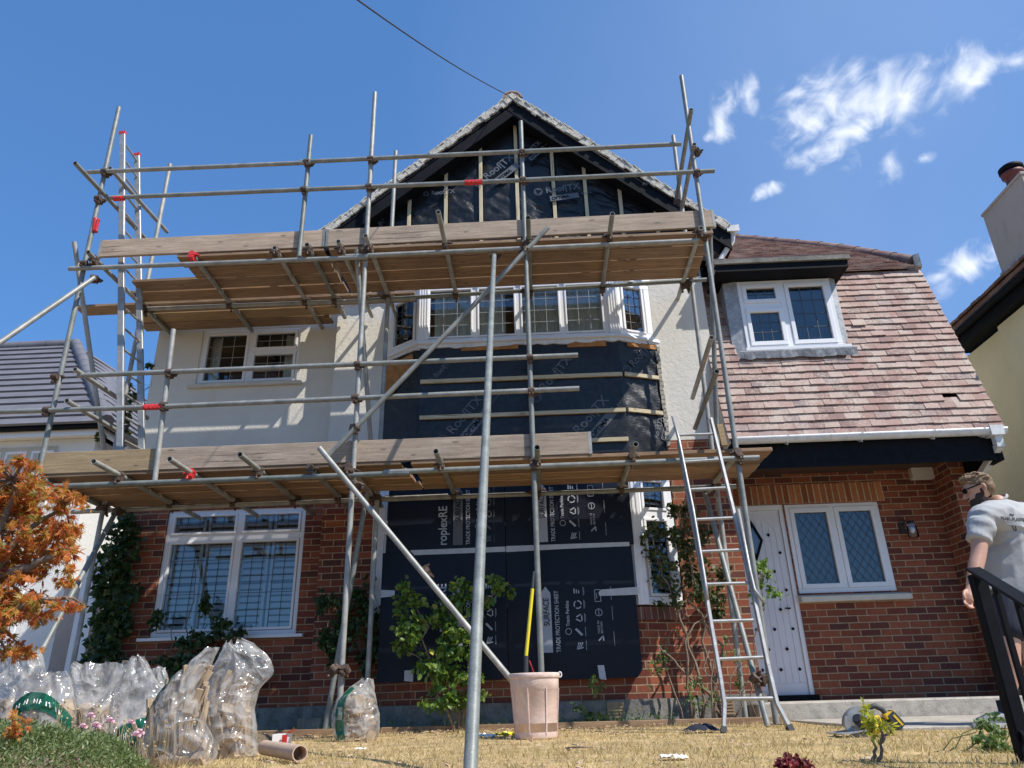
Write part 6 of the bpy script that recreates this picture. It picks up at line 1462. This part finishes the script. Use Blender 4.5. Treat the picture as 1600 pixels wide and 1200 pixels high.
def bucket():
    Y = -2.98; c = P(840, 1052, Y); b = P(838, 1153, Y); H = c.z; r = (P(879, 1052, Y)-P(801, 1052, Y)).length/2; r0 = (P(873, 1150, Y)-P(806, 1150, Y)).length/2
    root = empty('bucket', (b.x, Y, 0), 'large pinkish plaster-smeared plastic tub standing on the dry lawn', 'bucket')
    x = b.x; m = MB(); m.lathe((x, Y, 0), [(.001, .004), (r0*.97, .004), (r0, .015), (r0*1.01, .04), (r*.93, H*.74), (r*.955, H*.75), (r*.97, H*.90), (r*.975, H*.92)], 48)
    for k in range(8): a = k*math.pi/4+.5; m.obox((x+math.cos(a)*(r0+r)*.49, Y+math.sin(a)*(r0+r)*.49, H*.42), (-math.sin(a)*.004, math.cos(a)*.004, 0), (math.cos(a)*.006, math.sin(a)*.006, 0), (math.cos(a)*(r-r0)*.42, math.sin(a)*(r-r0)*.42, H*.34))
    m.build('body', 'bucket', root)
    m = MB(); m.lathe((x, Y, 0), [(r*.97, H*.915), (r*1.0, H*.92), (r*1.02, H*.935), (r*1.02, H*.985), (r, H), (r*.95, H), (r*.93, H*.98), (r*.85, .05), (.001, .05)], 48); m.build('rim', 'bucket', root)
    m = MB(); pts = [(x+r*1.03+.012*math.cos(t), Y, H*.97+.018*math.sin(t)) for t in [i*math.pi/6 for i in range(13)]]; m.path(pts, .005, 6); m.build('handle', 'white_old', root)
    # yellow shaft tool
    t0 = V(x-.07, Y+.02, .12); t1 = P(838, 890, Y+.10); d = (t1-t0).normalized(); root2 = empty('mixing_paddle', t0, 'yellow shafted tool standing in the plastered tub', 'tool')
    pa = P(822, 1025, Y+.05); pb = P(832, 920, Y+.08)
    m = MB(); m.tube(pa, pb, .0135, 10); m.build('shaft', 'yellow', root2)
    m = MB(); m.tube(t0, pa, .017, 10); m.build('ferrule', 'darkgrey', root2)
    m = MB(); m.tube(pb, P(834, 893, Y+.09), .013, 10, r2=.009); m.build('grip', 'darkgrey', root2)
    m = MB(); m.obox(P(831, 1042, Y-.05), (.004, 0, .0), (0, .012, 0), (-.016, 0, .045)); tag(m.build('trowel_handle', 'red', None), 'small pale and red handle sticking out of the tub', 'tool')
bucket()
def saw():
    c = P(1358, 1140, -3.75); X, Y = c.x, -3.75; root = empty('circular_saw', (X, Y, .0), 'yellow and black cordless circular saw lying on the grass before the concrete step', 'saw')
    m = MB(); m.obox((X-.13, Y-.02, .03), (.085, 0, .01), (0, .13, 0), (0, 0, .003)); m.build('base_plate', 'alu', root)
    g = MB(); 
    for w in (-.02, .02): pass
    n = 20; vs = []
    for k in range(n+1):
        a = math.pi*(.02+.98*k/n)
        for rr, yy in ((.105, -.03), (.105, .03), (.05, .03), (.05, -.03)): vs.append((X-.04+math.cos(a)*rr, Y+yy, .06+math.sin(a)*rr))
    g.add(vs, [(k*4+j, k*4+(j+1) % 4, k*4+4+(j+1) % 4, k*4+4+j) for k in range(n) for j in range(4)], smooth=False); g.build('blade_guard', 'magn', root)
    g = MB(); n = 14; vs = []
    for k in range(n+1):
        a = math.pi*(.85+.75*k/n)
        for rr, yy in ((.095, -.05), (.095, -.032), (.06, -.032), (.06, -.05)): vs.append((X-.06+math.cos(a)*rr, Y+yy, .075+math.sin(a)*rr))
    g.add(vs, [(k*4+j, k*4+(j+1) % 4, k*4+4+(j+1) % 4, k*4+4+j) for k in range(n) for j in range(4)]); g.build('lower_guard', 'alu', root)
    m = MB(); m.lathe((X-.04, Y-.012, .06), [(.001, 0), (.085, 0), (.085, .003), (.001, .003)], 36, (0, 1, 0)); m.build('blade', 'alu', root)
    m = MB(); m.tube((X-.10, Y-.11, .10), (X-.02, Y-.04, .045), .03, 16, r2=.034); m.tube((X-.10, Y-.11, .10), (X-.108, Y-.118, .106), .022, 16); m.build('motor_housing', 'darkgrey', root)
    m = MB(); m.tube((X-.02, Y-.05, .045), (X+.03, Y-.02, .05), .042, 16); m.obox((X+.02, Y-.02, .075), (.045, 0, .012), (0, .03, 0), (-.006, 0, .03)); m.build('body', 'dwyellow', root, bevel=.006)
    m = MB(); m.path([(X+.0, Y, .12), (X+.02, Y, .155), (X+.06, Y, .165), (X+.10, Y, .145), (X+.125, Y, .105), (X+.12, Y, .07)], [.014, .016, .016, .016, .015, .014], 10); m.path([(X+.03, Y, .10), (X+.07, Y, .105), (X+.11, Y, .075)], .012, 8); m.build('handle', 'darkgrey', root)
    m = MB(); d = V(.6, 0, -.8).normalized(); m.obox((X+.155, Y-.005, .085), d*.05, (0, .036, 0), V(d.z, 0, -d.x)*-.03); m.build('battery', 'darkgrey', root, bevel=.006)
    m = MB(); m.obox((X+.13, Y-.005, .115), V(.5, 0, .2).normalized()*.03, (0, .034, 0), (-.004, 0, .014)); m.obox((X+.165, Y-.042, .085), d*.035, (0, .002, 0), V(d.z, 0, -d.x)*-.006); m.build('battery_trim', 'dwyellow', root)
saw()
def bits():
    # cardboard tube
    a, b = V(P(415, 1150, -4.4).x, -4.4, .055), V(P(468, 1188, -4.95).x, -4.95, .05); m = MB(); m.tube(a, b, .036, 24, wall=.005); tag(m.build('cardboard_tube', 'card', None), 'hollow brown cardboard tube lying on the dry grass', 'tube')
    p = P(441, 1148, -3.2); root = empty('carton', (p.x, -3.2, .0), 'small white and red carton on the grass beyond the cardboard tube', 'box')
    m = MB(); m.hexa([(p.x-.05, -3.25, .01), (p.x+.05, -3.23, .01), (p.x+.045, -3.13, .01), (p.x-.055, -3.15, .01), (p.x-.05, -3.25, .085), (p.x+.05, -3.23, .085), (p.x+.045, -3.13, .085), (p.x-.055, -3.15, .085)]); m.build('box_body', 'paper', root)
    m = MB(); m.box((p.x+.02, -3.262, .012), (p.x+.052, -3.25, .08)); m.obox((p.x+.06, -3.2, .10), (.02, 0, .012), (0, .05, 0), (0, 0, .0015)); m.build('printed_flap', 'red', root)
    # timber edging
    for (x0, x1, lab) in ((-2.95, -.3, 'weathered timber edging board along the border, left half behind the small sack'), (-.29, 2.2, 'weathered timber edging board along the border, right half behind the front ladder')):
        m = MB(); m.box((x0, -1.12, -.02), (x1, -1.085, .058)); tag(m.build('edging_board', 'board', None, bevel=.004), lab, 'edging board', 'timber edging boards')
    # rag beside ladder
    rnd = random.Random(5); c = V(P(1095, 1140, -2.6).x, -2.6, 0); m = MB(); n = 14; vs = []
    for j in range(n+1):
        for i in range(n+1):
            u, v = i/n-.5, j/n-.5; h = .045*max(0, 1-(u*u+v*v)*3.2)+.018*noise.noise(Vector((u*7, v*7, 2))); vs.append((c.x+u*.26+.02*noise.noise(Vector((u*5, v*5, 9))), c.y+v*.2, .012+max(0, h)))
    m.add(vs, [(j*(n+1)+i, j*(n+1)+i+1, (j+1)*(n+1)+i+1, (j+1)*(n+1)+i) for j in range(n) for i in range(n)], smooth=True); tag(m.build('crumpled_rag', 'navy', None), 'dark crumpled cloth on the grass by the left foot of the front ladder', 'cloth')
    # small stone / paper scraps
    for (px, Y, s, mat, lab, nm) in ((1050, -5.3, .035, 'paper', 'crumpled white scrap on the grass near the bottom centre', 'paper_scrap'), (760, -2.7, .05, 'paper', 'flat whitish scrap just left of the tub', 'paper_scrap'), (790, -2.6, .06, 'yellow', 'yellow glove lying left of the tub', 'glove'), (565, -4.0, .02, 'paper', 'tiny white chip on the dry grass in front of the small sack', 'paper_scrap')):
        c = P(px, 1150, Y); m = MB(); rnd = random.Random(px)
        k = MB(); vs = []; n = 8
        for j in range(n+1):
            for i in range(n+1):
                u, v = i/n-.5, j/n-.5; vs.append((c.x+u*s*3, Y+v*s*2.4, .018+s*.55*abs(noise.noise(Vector((u*4+px, v*4, 1))))+s*.35*noise.noise(Vector((u*9, v*9+px, 3)))))
        k.add(vs, [(j*(n+1)+i, j*(n+1)+i+1, (j+1)*(n+1)+i+1, (j+1)*(n+1)+i) for j in range(n) for i in range(n)], smooth=False)
        if nm == 'glove':
            for q in range(4): k.path([(c.x+.06, Y-.05+q*.03, .03), (c.x+.11, Y-.055+q*.034, .035), (c.x+.15, Y-.06+q*.036, .022)], [.012, .011, .008], 6)
            k.path([(c.x-.02, Y-.06, .03), (c.x+.02, Y-.10, .03)], [.012, .008], 6)
        tag(k.build(nm, mat, None), lab, nm.replace('_', ' '))
    m = MB(); c = P(905, 1170, -4.6); m.path([(c.x-.07, -4.6, .025), (c.x, -4.62, .03), (c.x+.07, -4.58, .022)], [.003, .006, .003], 6); tag(m.build('stick', 'stem', None), 'short brown twig lying on the grass right of the tub', 'twig')
    g = MB(); rnd = random.Random(91)
    for _ in range(260):
        x = rnd.gauss(-.3, 1.6); y = rnd.uniform(-5.9, -1.3) if rnd.random() < .5 else rnd.gauss(-1.5, .35)
        if y > -1.15 or x > 2.2: continue
        a = rnd.uniform(0, 3.14); L_ = rnd.uniform(.006, .028); w = rnd.uniform(.003, .010); g.obox((x, y, gz(x, y)+.018+rnd.uniform(0, .008)), (math.cos(a)*L_, math.sin(a)*L_, rnd.uniform(-.004, .004)), (-math.sin(a)*w, math.cos(a)*w, 0), (0, 0, .003))
    tag(g.build('wood_chips', 'rubble', None), 'small pale chips and crumbs scattered over the dry lawn', 'debris', kind='stuff')
    # low grey box by the wall behind the raker foot
    c = P(490, 1125, -.6); m = MB(); m.box((c.x-.12, -.75, .0), (c.x+.12, -.55, .15)); tag(m.build('drain_cover', 'concrete_dark', None, bevel=.01), 'low grey block against the wall by the sloping scaffold pole', 'block')
    # wall light
    c = P(1418, 832, .4445); c.y = .2; MB.XF = (1, (0, .2445, 0)); root = empty('wall_light', (c.x, .4445, c.z), 'glass wall lantern on dark bracket between the porch window and brick pier', 'light')
    m = MB(); m.box((c.x-.09, .165, c.z-.01), (c.x-.04, .2, c.z+.12)); m.path([(c.x-.065, .17, c.z+.08), (c.x-.05, .09, c.z+.12), (c.x, .07, c.z+.10)], .010, 8); m.lathe((c.x, .07, c.z+.06), [(.001, .06), (.035, .05), (.045, .03)], 20); m.build('bracket', 'darkgrey', root)
    m = MB(); m.lathe((c.x, .07, c.z-.09), [(.001, 0), (.05, .0), (.062, .02), (.052, .17)], 24); m.build('glass_shade', 'glass', root)
    m = MB(); m.ball((c.x, .07, c.z), .028, 14, (1, 1, 1.4)); m.build('bulb', 'white', root); MB.XF = None
    # overhead cable
    a = P(560, -60, -7.2); a = P(520, -26, -6.2); b = P(792, 148, -.60); m = MB(); pts = []
    far = P(300, -190, -6.6)
    for i in range(25): t = i/24; p = far.lerp(b, t); p.z -= .10*math.sin(math.pi*t); pts.append(p)
    m.path(pts, .0065, 6)
    c1 = P(812, 163, -.60); c2 = P(1008, 288, -.60); m.path([b, c1, c1.lerp(c2, .5), c2], .004, 6); m.obox(c2, (.03, 0, -.005), (0, .01, 0), (.01, 0, .02)); tag(m.build('overhead_cable', 'darkgrey', None, base=tuple(b)), 'thin black cable running from the sky to the gable peak', 'cable')
bits()
def railing():
    Y = -5.8; top = P(1531, 893, Y); foot = P(1592, 1170, Y); X = (top.x+foot.x)/2+.0; root = empty('handrail', (X, Y, 0), 'black painted metal railing in the bottom right corner', 'railing')
    p = MB(); p.box((X-.024, Y-.024, -.6), (X+.024, Y+.024, top.z-.01)); p.build('post', 'black', root, bevel=.004)
    e = P(1600, 938, -6.25); t0 = V(X-.0, Y, top.z+.006); q = (e-t0); q = q*(.62/q.length)
    h = MB(); h.bar(t0-q*.04, t0+q*1.9, .052, .012); h.build('handrail_bar', 'black', root, bevel=.003)
    l = MB(); l.bar(V(X, Y, .10), V(X, Y, .10)+q*1.9, .012, .03); l.build('lower_rail', 'black', root)
    for k in range(1, 6):
        c = V(X, Y, 0)+q*(k*.34); m = MB(); m.box((c.x-.008, c.y-.008, .10+q.z*k*.34), (c.x+.008, c.y+.008, top.z+q.z*k*.34)); m.build('baluster', 'black', root)
railing()
# ================================================================== PERSON
def evalmesh(o):
    dg = bpy.context.evaluated_depsgraph_get(); dg.update(); return bpy.data.meshes.new_from_object(o.evaluated_get(dg))
def skin(joints, edges, sub=2):
    """joints: name -> (pos, radius or (rx, ry)); returns mesh"""
    names = list(joints); me = bpy.data.meshes.new('t'); me.from_pydata([tuple(joints[n][0]) for n in names], [(names.index(a), names.index(b)) for a, b in edges], [])
    o = bpy.data.objects.new('t', me); COL.objects.link(o)
    md = o.modifiers.new('s', 'SKIN'); md.use_smooth_shade = True
    for i, n in enumerate(names):
        r = joints[n][1]; me.skin_vertices[0].data[i].radius = r if isinstance(r, tuple) else (r, r); me.skin_vertices[0].data[i].use_root = (i == 0)
    s = o.modifiers.new('u', 'SUBSURF'); s.levels = sub; s.render_levels = sub
    bpy.context.view_layer.update(); r = evalmesh(o); bpy.data.objects.remove(o); return r
def fuse(meshes, name, mat, parent, voxel=.009, smooth=3):
    bm = bmesh.new()
    for me in meshes: bm.from_mesh(me)
    me = bpy.data.meshes.new(name); bm.to_mesh(me); bm.free()
    o = bpy.data.objects.new(name, me); COL.objects.link(o); r = o.modifiers.new('r', 'REMESH'); r.mode = 'VOXEL'; r.voxel_size = voxel; r.use_smooth_shade = True
    if smooth: s = o.modifiers.new('s', 'SMOOTH'); s.iterations = smooth; s.factor = .5
    bpy.context.view_layer.update(); m2 = evalmesh(o); bpy.data.objects.remove(o); m2.materials.clear(); m2.materials.append(M[mat])
    ob = bpy.data.objects.new(name, m2); COL.objects.link(ob); ob.parent = parent; ob.location = -W[parent.name]; W[ob.name] = V(0, 0, 0); return ob
def mbmesh(mb):
    me = bpy.data.meshes.new('t'); me.from_pydata([tuple(v) for v in mb.v], [], mb.f); return me
def person():
    Y = -3.15
    hipc = P(1588, 935, -3.05); neck = P(1563, 788, -3.08); head = P(1527, 768, -3.10)
    footz = .03
    root = empty('person', (hipc.x-.1, -3.1, 0), 'bearded man in sunglasses, pale grey printed t-shirt and dark shorts, looking left', 'person')
    shL, shR = P(1534, 806, -3.28), P(1612, 806, -2.86)
    elL, wrL = P(1529, 868, -3.33), P(1516, 920, -3.38)
    elR, wrR = P(1640, 880, -2.85), P(1640, 940, -2.9)
    hL, hR = P(1574, 940, -3.17), P(1604, 940, -2.95)
    kL, kR = P(1577, 1015, -3.22), P(1612, 1015, -2.95)
    aL = P(1568, 1100, -3.16); aL.z = .10; aR = P(1630, 1095, -2.9); aR.z = .10
    chest = neck.lerp(hipc, .35); waist = neck.lerp(hipc, .68)
    hd = (head-neck); chin = neck.lerp(head, .35)
    J = {'pelvis': (hipc, (.13, .10)), 'waist': (waist, (.11, .09)), 'chest': (chest, (.12, .09)), 'upch': (neck.lerp(hipc, .15), (.10, .07)), 'neck': (neck+V(-.01, 0, .02), .062), 'neck2': (neck.lerp(head, .5)+V(.02, 0, .0), .058),
         'shL': (shL+V(0, 0, -.015), .064), 'uaL': (shL.lerp(elL, .5), .062), 'elL': (elL, .052), 'faL': (elL.lerp(wrL, .3), .054), 'wrL': (wrL, .033), 'shR': (shR+V(0, 0, -.015), .064), 'elR': (elR, .045), 'wrR': (wrR, .030),
         'hL': (hL+V(0, 0, -.04), .085), 'kL': (kL, .070), 'cL': (kL.lerp(aL, .35)+V(.015, -.0, 0), .072), 'aL': (aL, .037), 'hR': (hR+V(0, 0, -.04), .085), 'kR': (kR, .070), 'cR': (kR.lerp(aR, .35), .072), 'aR': (aR, .037)}
    E_ = [('pelvis', 'waist'), ('waist', 'chest'), ('chest', 'upch'), ('upch', 'neck'), ('neck', 'neck2'), ('upch', 'shL'), ('shL', 'uaL'), ('uaL', 'elL'), ('elL', 'faL'), ('faL', 'wrL'), ('upch', 'shR'), ('shR', 'elR'), ('elR', 'wrR'), ('pelvis', 'hL'), ('hL', 'kL'), ('kL', 'cL'), ('cL', 'aL'), ('pelvis', 'hR'), ('hR', 'kR'), ('kR', 'cR'), ('cR', 'aR')]
    parts = [skin(J, E_)]
    # head: facing direction mostly to the left and slightly away, tipped down
    f = V(-.93, .28, -.22).normalized(); up = (V(-.12, 0, 1)-f*V(-.12, 0, 1).dot(f)).normalized(); s_ = f.cross(up).normalized()
    hc = head+V(.015, 0, .005)
    def H(a, b, c): return hc+f*a+s_*b+up*c
    def blob(c, ra, rb, rc, n=16):
        mb = MB(); vs = []; fs = []; m_ = n//2
        for i in range(m_+1):
            th = math.pi*i/m_
            for k in range(n): ph = 2*math.pi*k/n; vs.append(c+f*math.sin(th)*math.cos(ph)*ra+s_*math.sin(th)*math.sin(ph)*rb+up*math.cos(th)*rc)
        for i in range(m_):
            for k in range(n): fs.append((i*n+k, (i+1)*n+k, (i+1)*n+(k+1) % n, i*n+(k+1) % n))
        mb.add(vs, fs); return mbmesh(mb)
    parts += [blob(H(-.005, 0, .025), .098, .077, .092), blob(H(.035, 0, -.035), .062, .060, .075), blob(H(.062, 0, -.078), .036, .040, .032), blob(H(.088, 0, .045), .012, .050, .012)]
    nz = MB(); nz.path([H(.088, 0, .03), H(.102, 0, .005), H(.118, 0, -.018), H(.098, 0, -.026)], [.010, .011, .014, .010], 10); parts.append(mbmesh(nz))
    parts += [blob(H(.090, 0, -.046), .012, .024, .006, 10), blob(H(.088, 0, -.060), .012, .021, .007, 10)]
    for sg in (1, -1): 
        parts.append(blob(H(.080, sg*.030, .022), .012, .014, .010, 10))
        er = MB(); er.path([H(-.012, sg*.076, .03), H(-.022, sg*.088, .026), H(-.026, sg*.090, .004), H(-.012, sg*.080, -.022)], [.010, .012, .011, .008], 8); parts.append(mbmesh(er))
    # hand, relaxed: palm and five curled fingers
    def hand(wr, el, sd):
        d = (wr-el).normalized(); d = (d+V(-.12, .0, -.35)).normalized(); n = V(-.3*sd, 1, 0); n = (n-d*n.dot(d)).normalized(); t = d.cross(n).normalized()
        mb = MB(); mb.path([wr-d*.02, wr+d*.02, wr+d*.06, wr+d*.095], [.027, .031, .036, .030], 12); out = [mbmesh(mb)]
        for k in range(4):
            o = (k-1.5)*.0195; L_ = (.068, .080, .075, .058)[k]; b = wr+d*.088+t*o; c1 = b+d*L_*.45+n*-.006; c2 = c1+(d*.8-n*.7).normalized()*L_*.32; c3 = c2+(d*.3-n*1).normalized()*L_*.25
            q = MB(); q.path([b-d*.015, b, c1, c2, c3], [.010, .0098, .0092, .0085, .0068], 8); out.append(mbmesh(q))
        b = wr+d*.03-t*.024; q = MB(); q.path([b, b-t*.022+d*.022-n*.01, b-t*.028+d*.05-n*.018, b-t*.02+d*.072-n*.026], [.014, .0125, .011, .009], 8); out.append(mbmesh(q)); return out
    parts += hand(wrL, elL, 1)+hand(wrR, elR, -1)
    body = fuse(parts, 'body', 'skin', root, .0058, 2)
    # hair, beard, sunglasses
    hair = []
    hair += [blob(H(-.022, 0, .055), .100, .082, .082), blob(H(.035, 0, .105), .06, .062, .030), blob(H(-.055, 0, .01), .062, .074, .065)]
    rnd = random.Random(3)
    for _ in range(70):
        a = rnd.uniform(-1, 1); b = rnd.uniform(-1, 1); c0 = H(-.02+.085*a, .07*b, .065+.065*math.sqrt(max(0, 1-a*a*.8-b*b*.8))); q = MB(); dd = (f*rnd.uniform(.2, 1)+up*.15+s_*rnd.gauss(0, .35)).normalized(); q.path([c0, c0+dd*.028+up*.006, c0+dd*.052], [.008, .006, .002], 5); hair.append(mbmesh(q))
    fuse(hair, 'hair', 'hair', root, .005, 1)
    # trim: face opening is left by pushing the body forward of the hair mass
    bd = [blob(H(.040, 0, -.070), .064, .066, .046), blob(H(.074, 0, -.095), .034, .042, .034)]
    for sg in (1, -1): bd.append(blob(H(.030, sg*.055, -.050), .034, .013, .036)); bd.append(blob(H(.002, sg*.068, -.015), .012, .009, .034))
    bd.append(blob(H(.098, 0, -.036), .010, .028, .006, 10))
    fuse(bd, 'beard', 'beard', root, .005, 1)
    g = MB()
    for sg in (1, -1):
        c = H(.098, sg*.031, .024); n_ = (f*.9+s_*sg*.25).normalized(); a_ = up.cross(n_).normalized(); pts = []
        for i in range(14): t = 2*math.pi*i/14; pts.append(c+a_*math.cos(t)*.029*(1 if abs(math.cos(t)) < .9 else .95)+up*math.sin(t)*.021)
        g.prism(pts, n_*.004); g.bar(H(.090, sg*.062, .030), H(-.012, sg*.084, .036), .004, .008)
    g.bar(H(.104, .008, .028), H(.104, -.008, .028), .004, .006); g.build('sunglasses', 'black', root)
    # t-shirt
    sl = elL.lerp(shL, .42); sr = elR.lerp(shR, .42)
    JT = {'waist': (waist, (.21, .18)), 'hem': (hipc+V(0, 0, .03), (.215, .185)), 'hem2': (hipc+V(0, 0, -.05), (.225, .195)), 'chest': (chest, (.225, .18)), 'up': (neck.lerp(hipc, .15), (.18, .13)), 'col': (neck+V(0, 0, -.0), .085), 'shL': (shL+V(0, 0, -.005), .095), 'slL': (sl, .085), 'slL2': (elL.lerp(shL, .32), .082), 'shR': (shR, .095), 'slR': (sr, .085)}
    tm = skin(JT, [('waist', 'hem'), ('hem', 'hem2'), ('slL', 'slL2'), ('waist', 'chest'), ('chest', 'up'), ('up', 'col'), ('up', 'shL'), ('shL', 'slL'), ('up', 'shR'), ('shR', 'slR')])
    for v in tm.vertices:
        k = (1-abs(noise.noise(Vector((v.co.x*6+v.co.z*9, v.co.y*6, v.co.z*7))))*2.4)*.016+noise.noise(Vector((v.co.x*20, v.co.y*20-v.co.z*9, v.co.z*22)))*.005; v.co += v.normal*k
    shirt = fuse([tm], 't_shirt', 'tee', root, .0085, 2)
    st = MB(); st.lathe(neck+V(.0, 0, .03), [(.062, -.01), (.072, -.01), (.074, .004), (.066, .010)], 24, (neck.lerp(head, .5)-neck+V(0, 0, .05))); st.build('collar', 'tee', shirt)
    # back print, laid onto the shirt by ray casting
    bpy.context.view_layer.update()
    fwd = V(-.62, .78, 0).normalized(); right = V(.84, .54, 0).normalized(); 
    def stamp(txt, size, px, py, bold=0):
        c = bpy.data.curves.new('l', 'FONT'); c.body = txt; c.size = size; c.offset = bold; t = bpy.data.objects.new('l', c); COL.objects.link(t); bpy.context.view_layer.update(); me = evalmesh(t); bpy.data.objects.remove(t)
        o = P(px+5, py, -3.6); rt = V(.93, .30, -.03).normalized(); dirn = (P(px+5, py, -2.5)-o).normalized(); inv = shirt.matrix_world
        vs_ = []; ok = 0; loc = V(*(W[root.name]))
        for v in me.vertices:
            q = o+rt*v.co.x+V(0, 0, 1)*v.co.y; hit, p, n, _ = shirt.ray_cast(q, dirn); vs_.append(p+n*.003 if hit else q+dirn*.3); ok += hit
        mb = MB(); mb.add(vs_, [tuple(p.vertices) for p in me.polygons]); mb.build('lettering', 'darkgrey', shirt)
    stamp('PEARL PLASTERING', .034, 1559, 812, .001); stamp('_______________________', .02, 1559, 815); stamp('U', .05, 1578, 829, .002); stamp('~', .07, 1573, 808, .002)
    # shorts
    JS = {'p': (hipc+V(0, 0, -.03), (.20, .17)), 'w': (hipc+V(0, 0, .04), (.19, .16)), 'hL': (hL+V(0, 0, -.04), .135), 'mL': (hL.lerp(kL, .5), .125), 'eL': (hL.lerp(kL, .86), .12), 'hR': (hR+V(0, 0, -.04), .135), 'mR': (hR.lerp(kR, .5), .125), 'eR': (hR.lerp(kR, .86), .12)}
    fuse([skin(JS, [('p', 'w'), ('p', 'hL'), ('hL', 'mL'), ('mL', 'eL'), ('p', 'hR'), ('hR', 'mR'), ('mR', 'eR')])], 'shorts', 'navy', root, .009, 1)
    for a, sgn in ((aL, 1), (aR, -1)):
        fd = V(-.96, .26, 0) if sgn > 0 else V(-.7, .7, 0); fd.normalize()
        s = MB(); s.path([a+V(0, 0, .07), a+V(0, 0, .02), a+V(0, 0, -.03)], [.042, .041, .044], 14); s.build('sock', 'navy', root)
        b = V(a.x, a.y, 0); ps = [b-fd*.07+V(0, 0, .055), b-fd*.02+V(0, 0, .065), b+fd*.05+V(0, 0, .055), b+fd*.12+V(0, 0, .045), b+fd*.185+V(0, 0, .036)]
        s = MB(); s.path(ps, [.040, .048, .045, .043, .026], 14); sh = s.build('shoe', 'shoe', root); 
        s = MB(); sd = fd.cross(V(0, 0, 1)); out = []
        for t, w in ((-.115, .018), (-.09, .036), (0, .040), (.09, .048), (.17, .042), (.215, .018)): out.append((t, w))
        pts = [b+fd*t+sd*w+V(0, 0, .003) for t, w in out]+[b+fd*t-sd*w+V(0, 0, .003) for t, w in reversed(out)]; s.prism(pts, V(0, 0, .028)); s.build('sole', 'sole', sh)
        s = MB(); s.path([b+fd*.02+sd*.048+V(0, 0, .05), b+fd*.07+sd*.046+V(0, 0, .062), b+fd*.11+sd*.044+V(0, 0, .045)], .005, 6); s.build('stripe', 'sole', sh)
person()
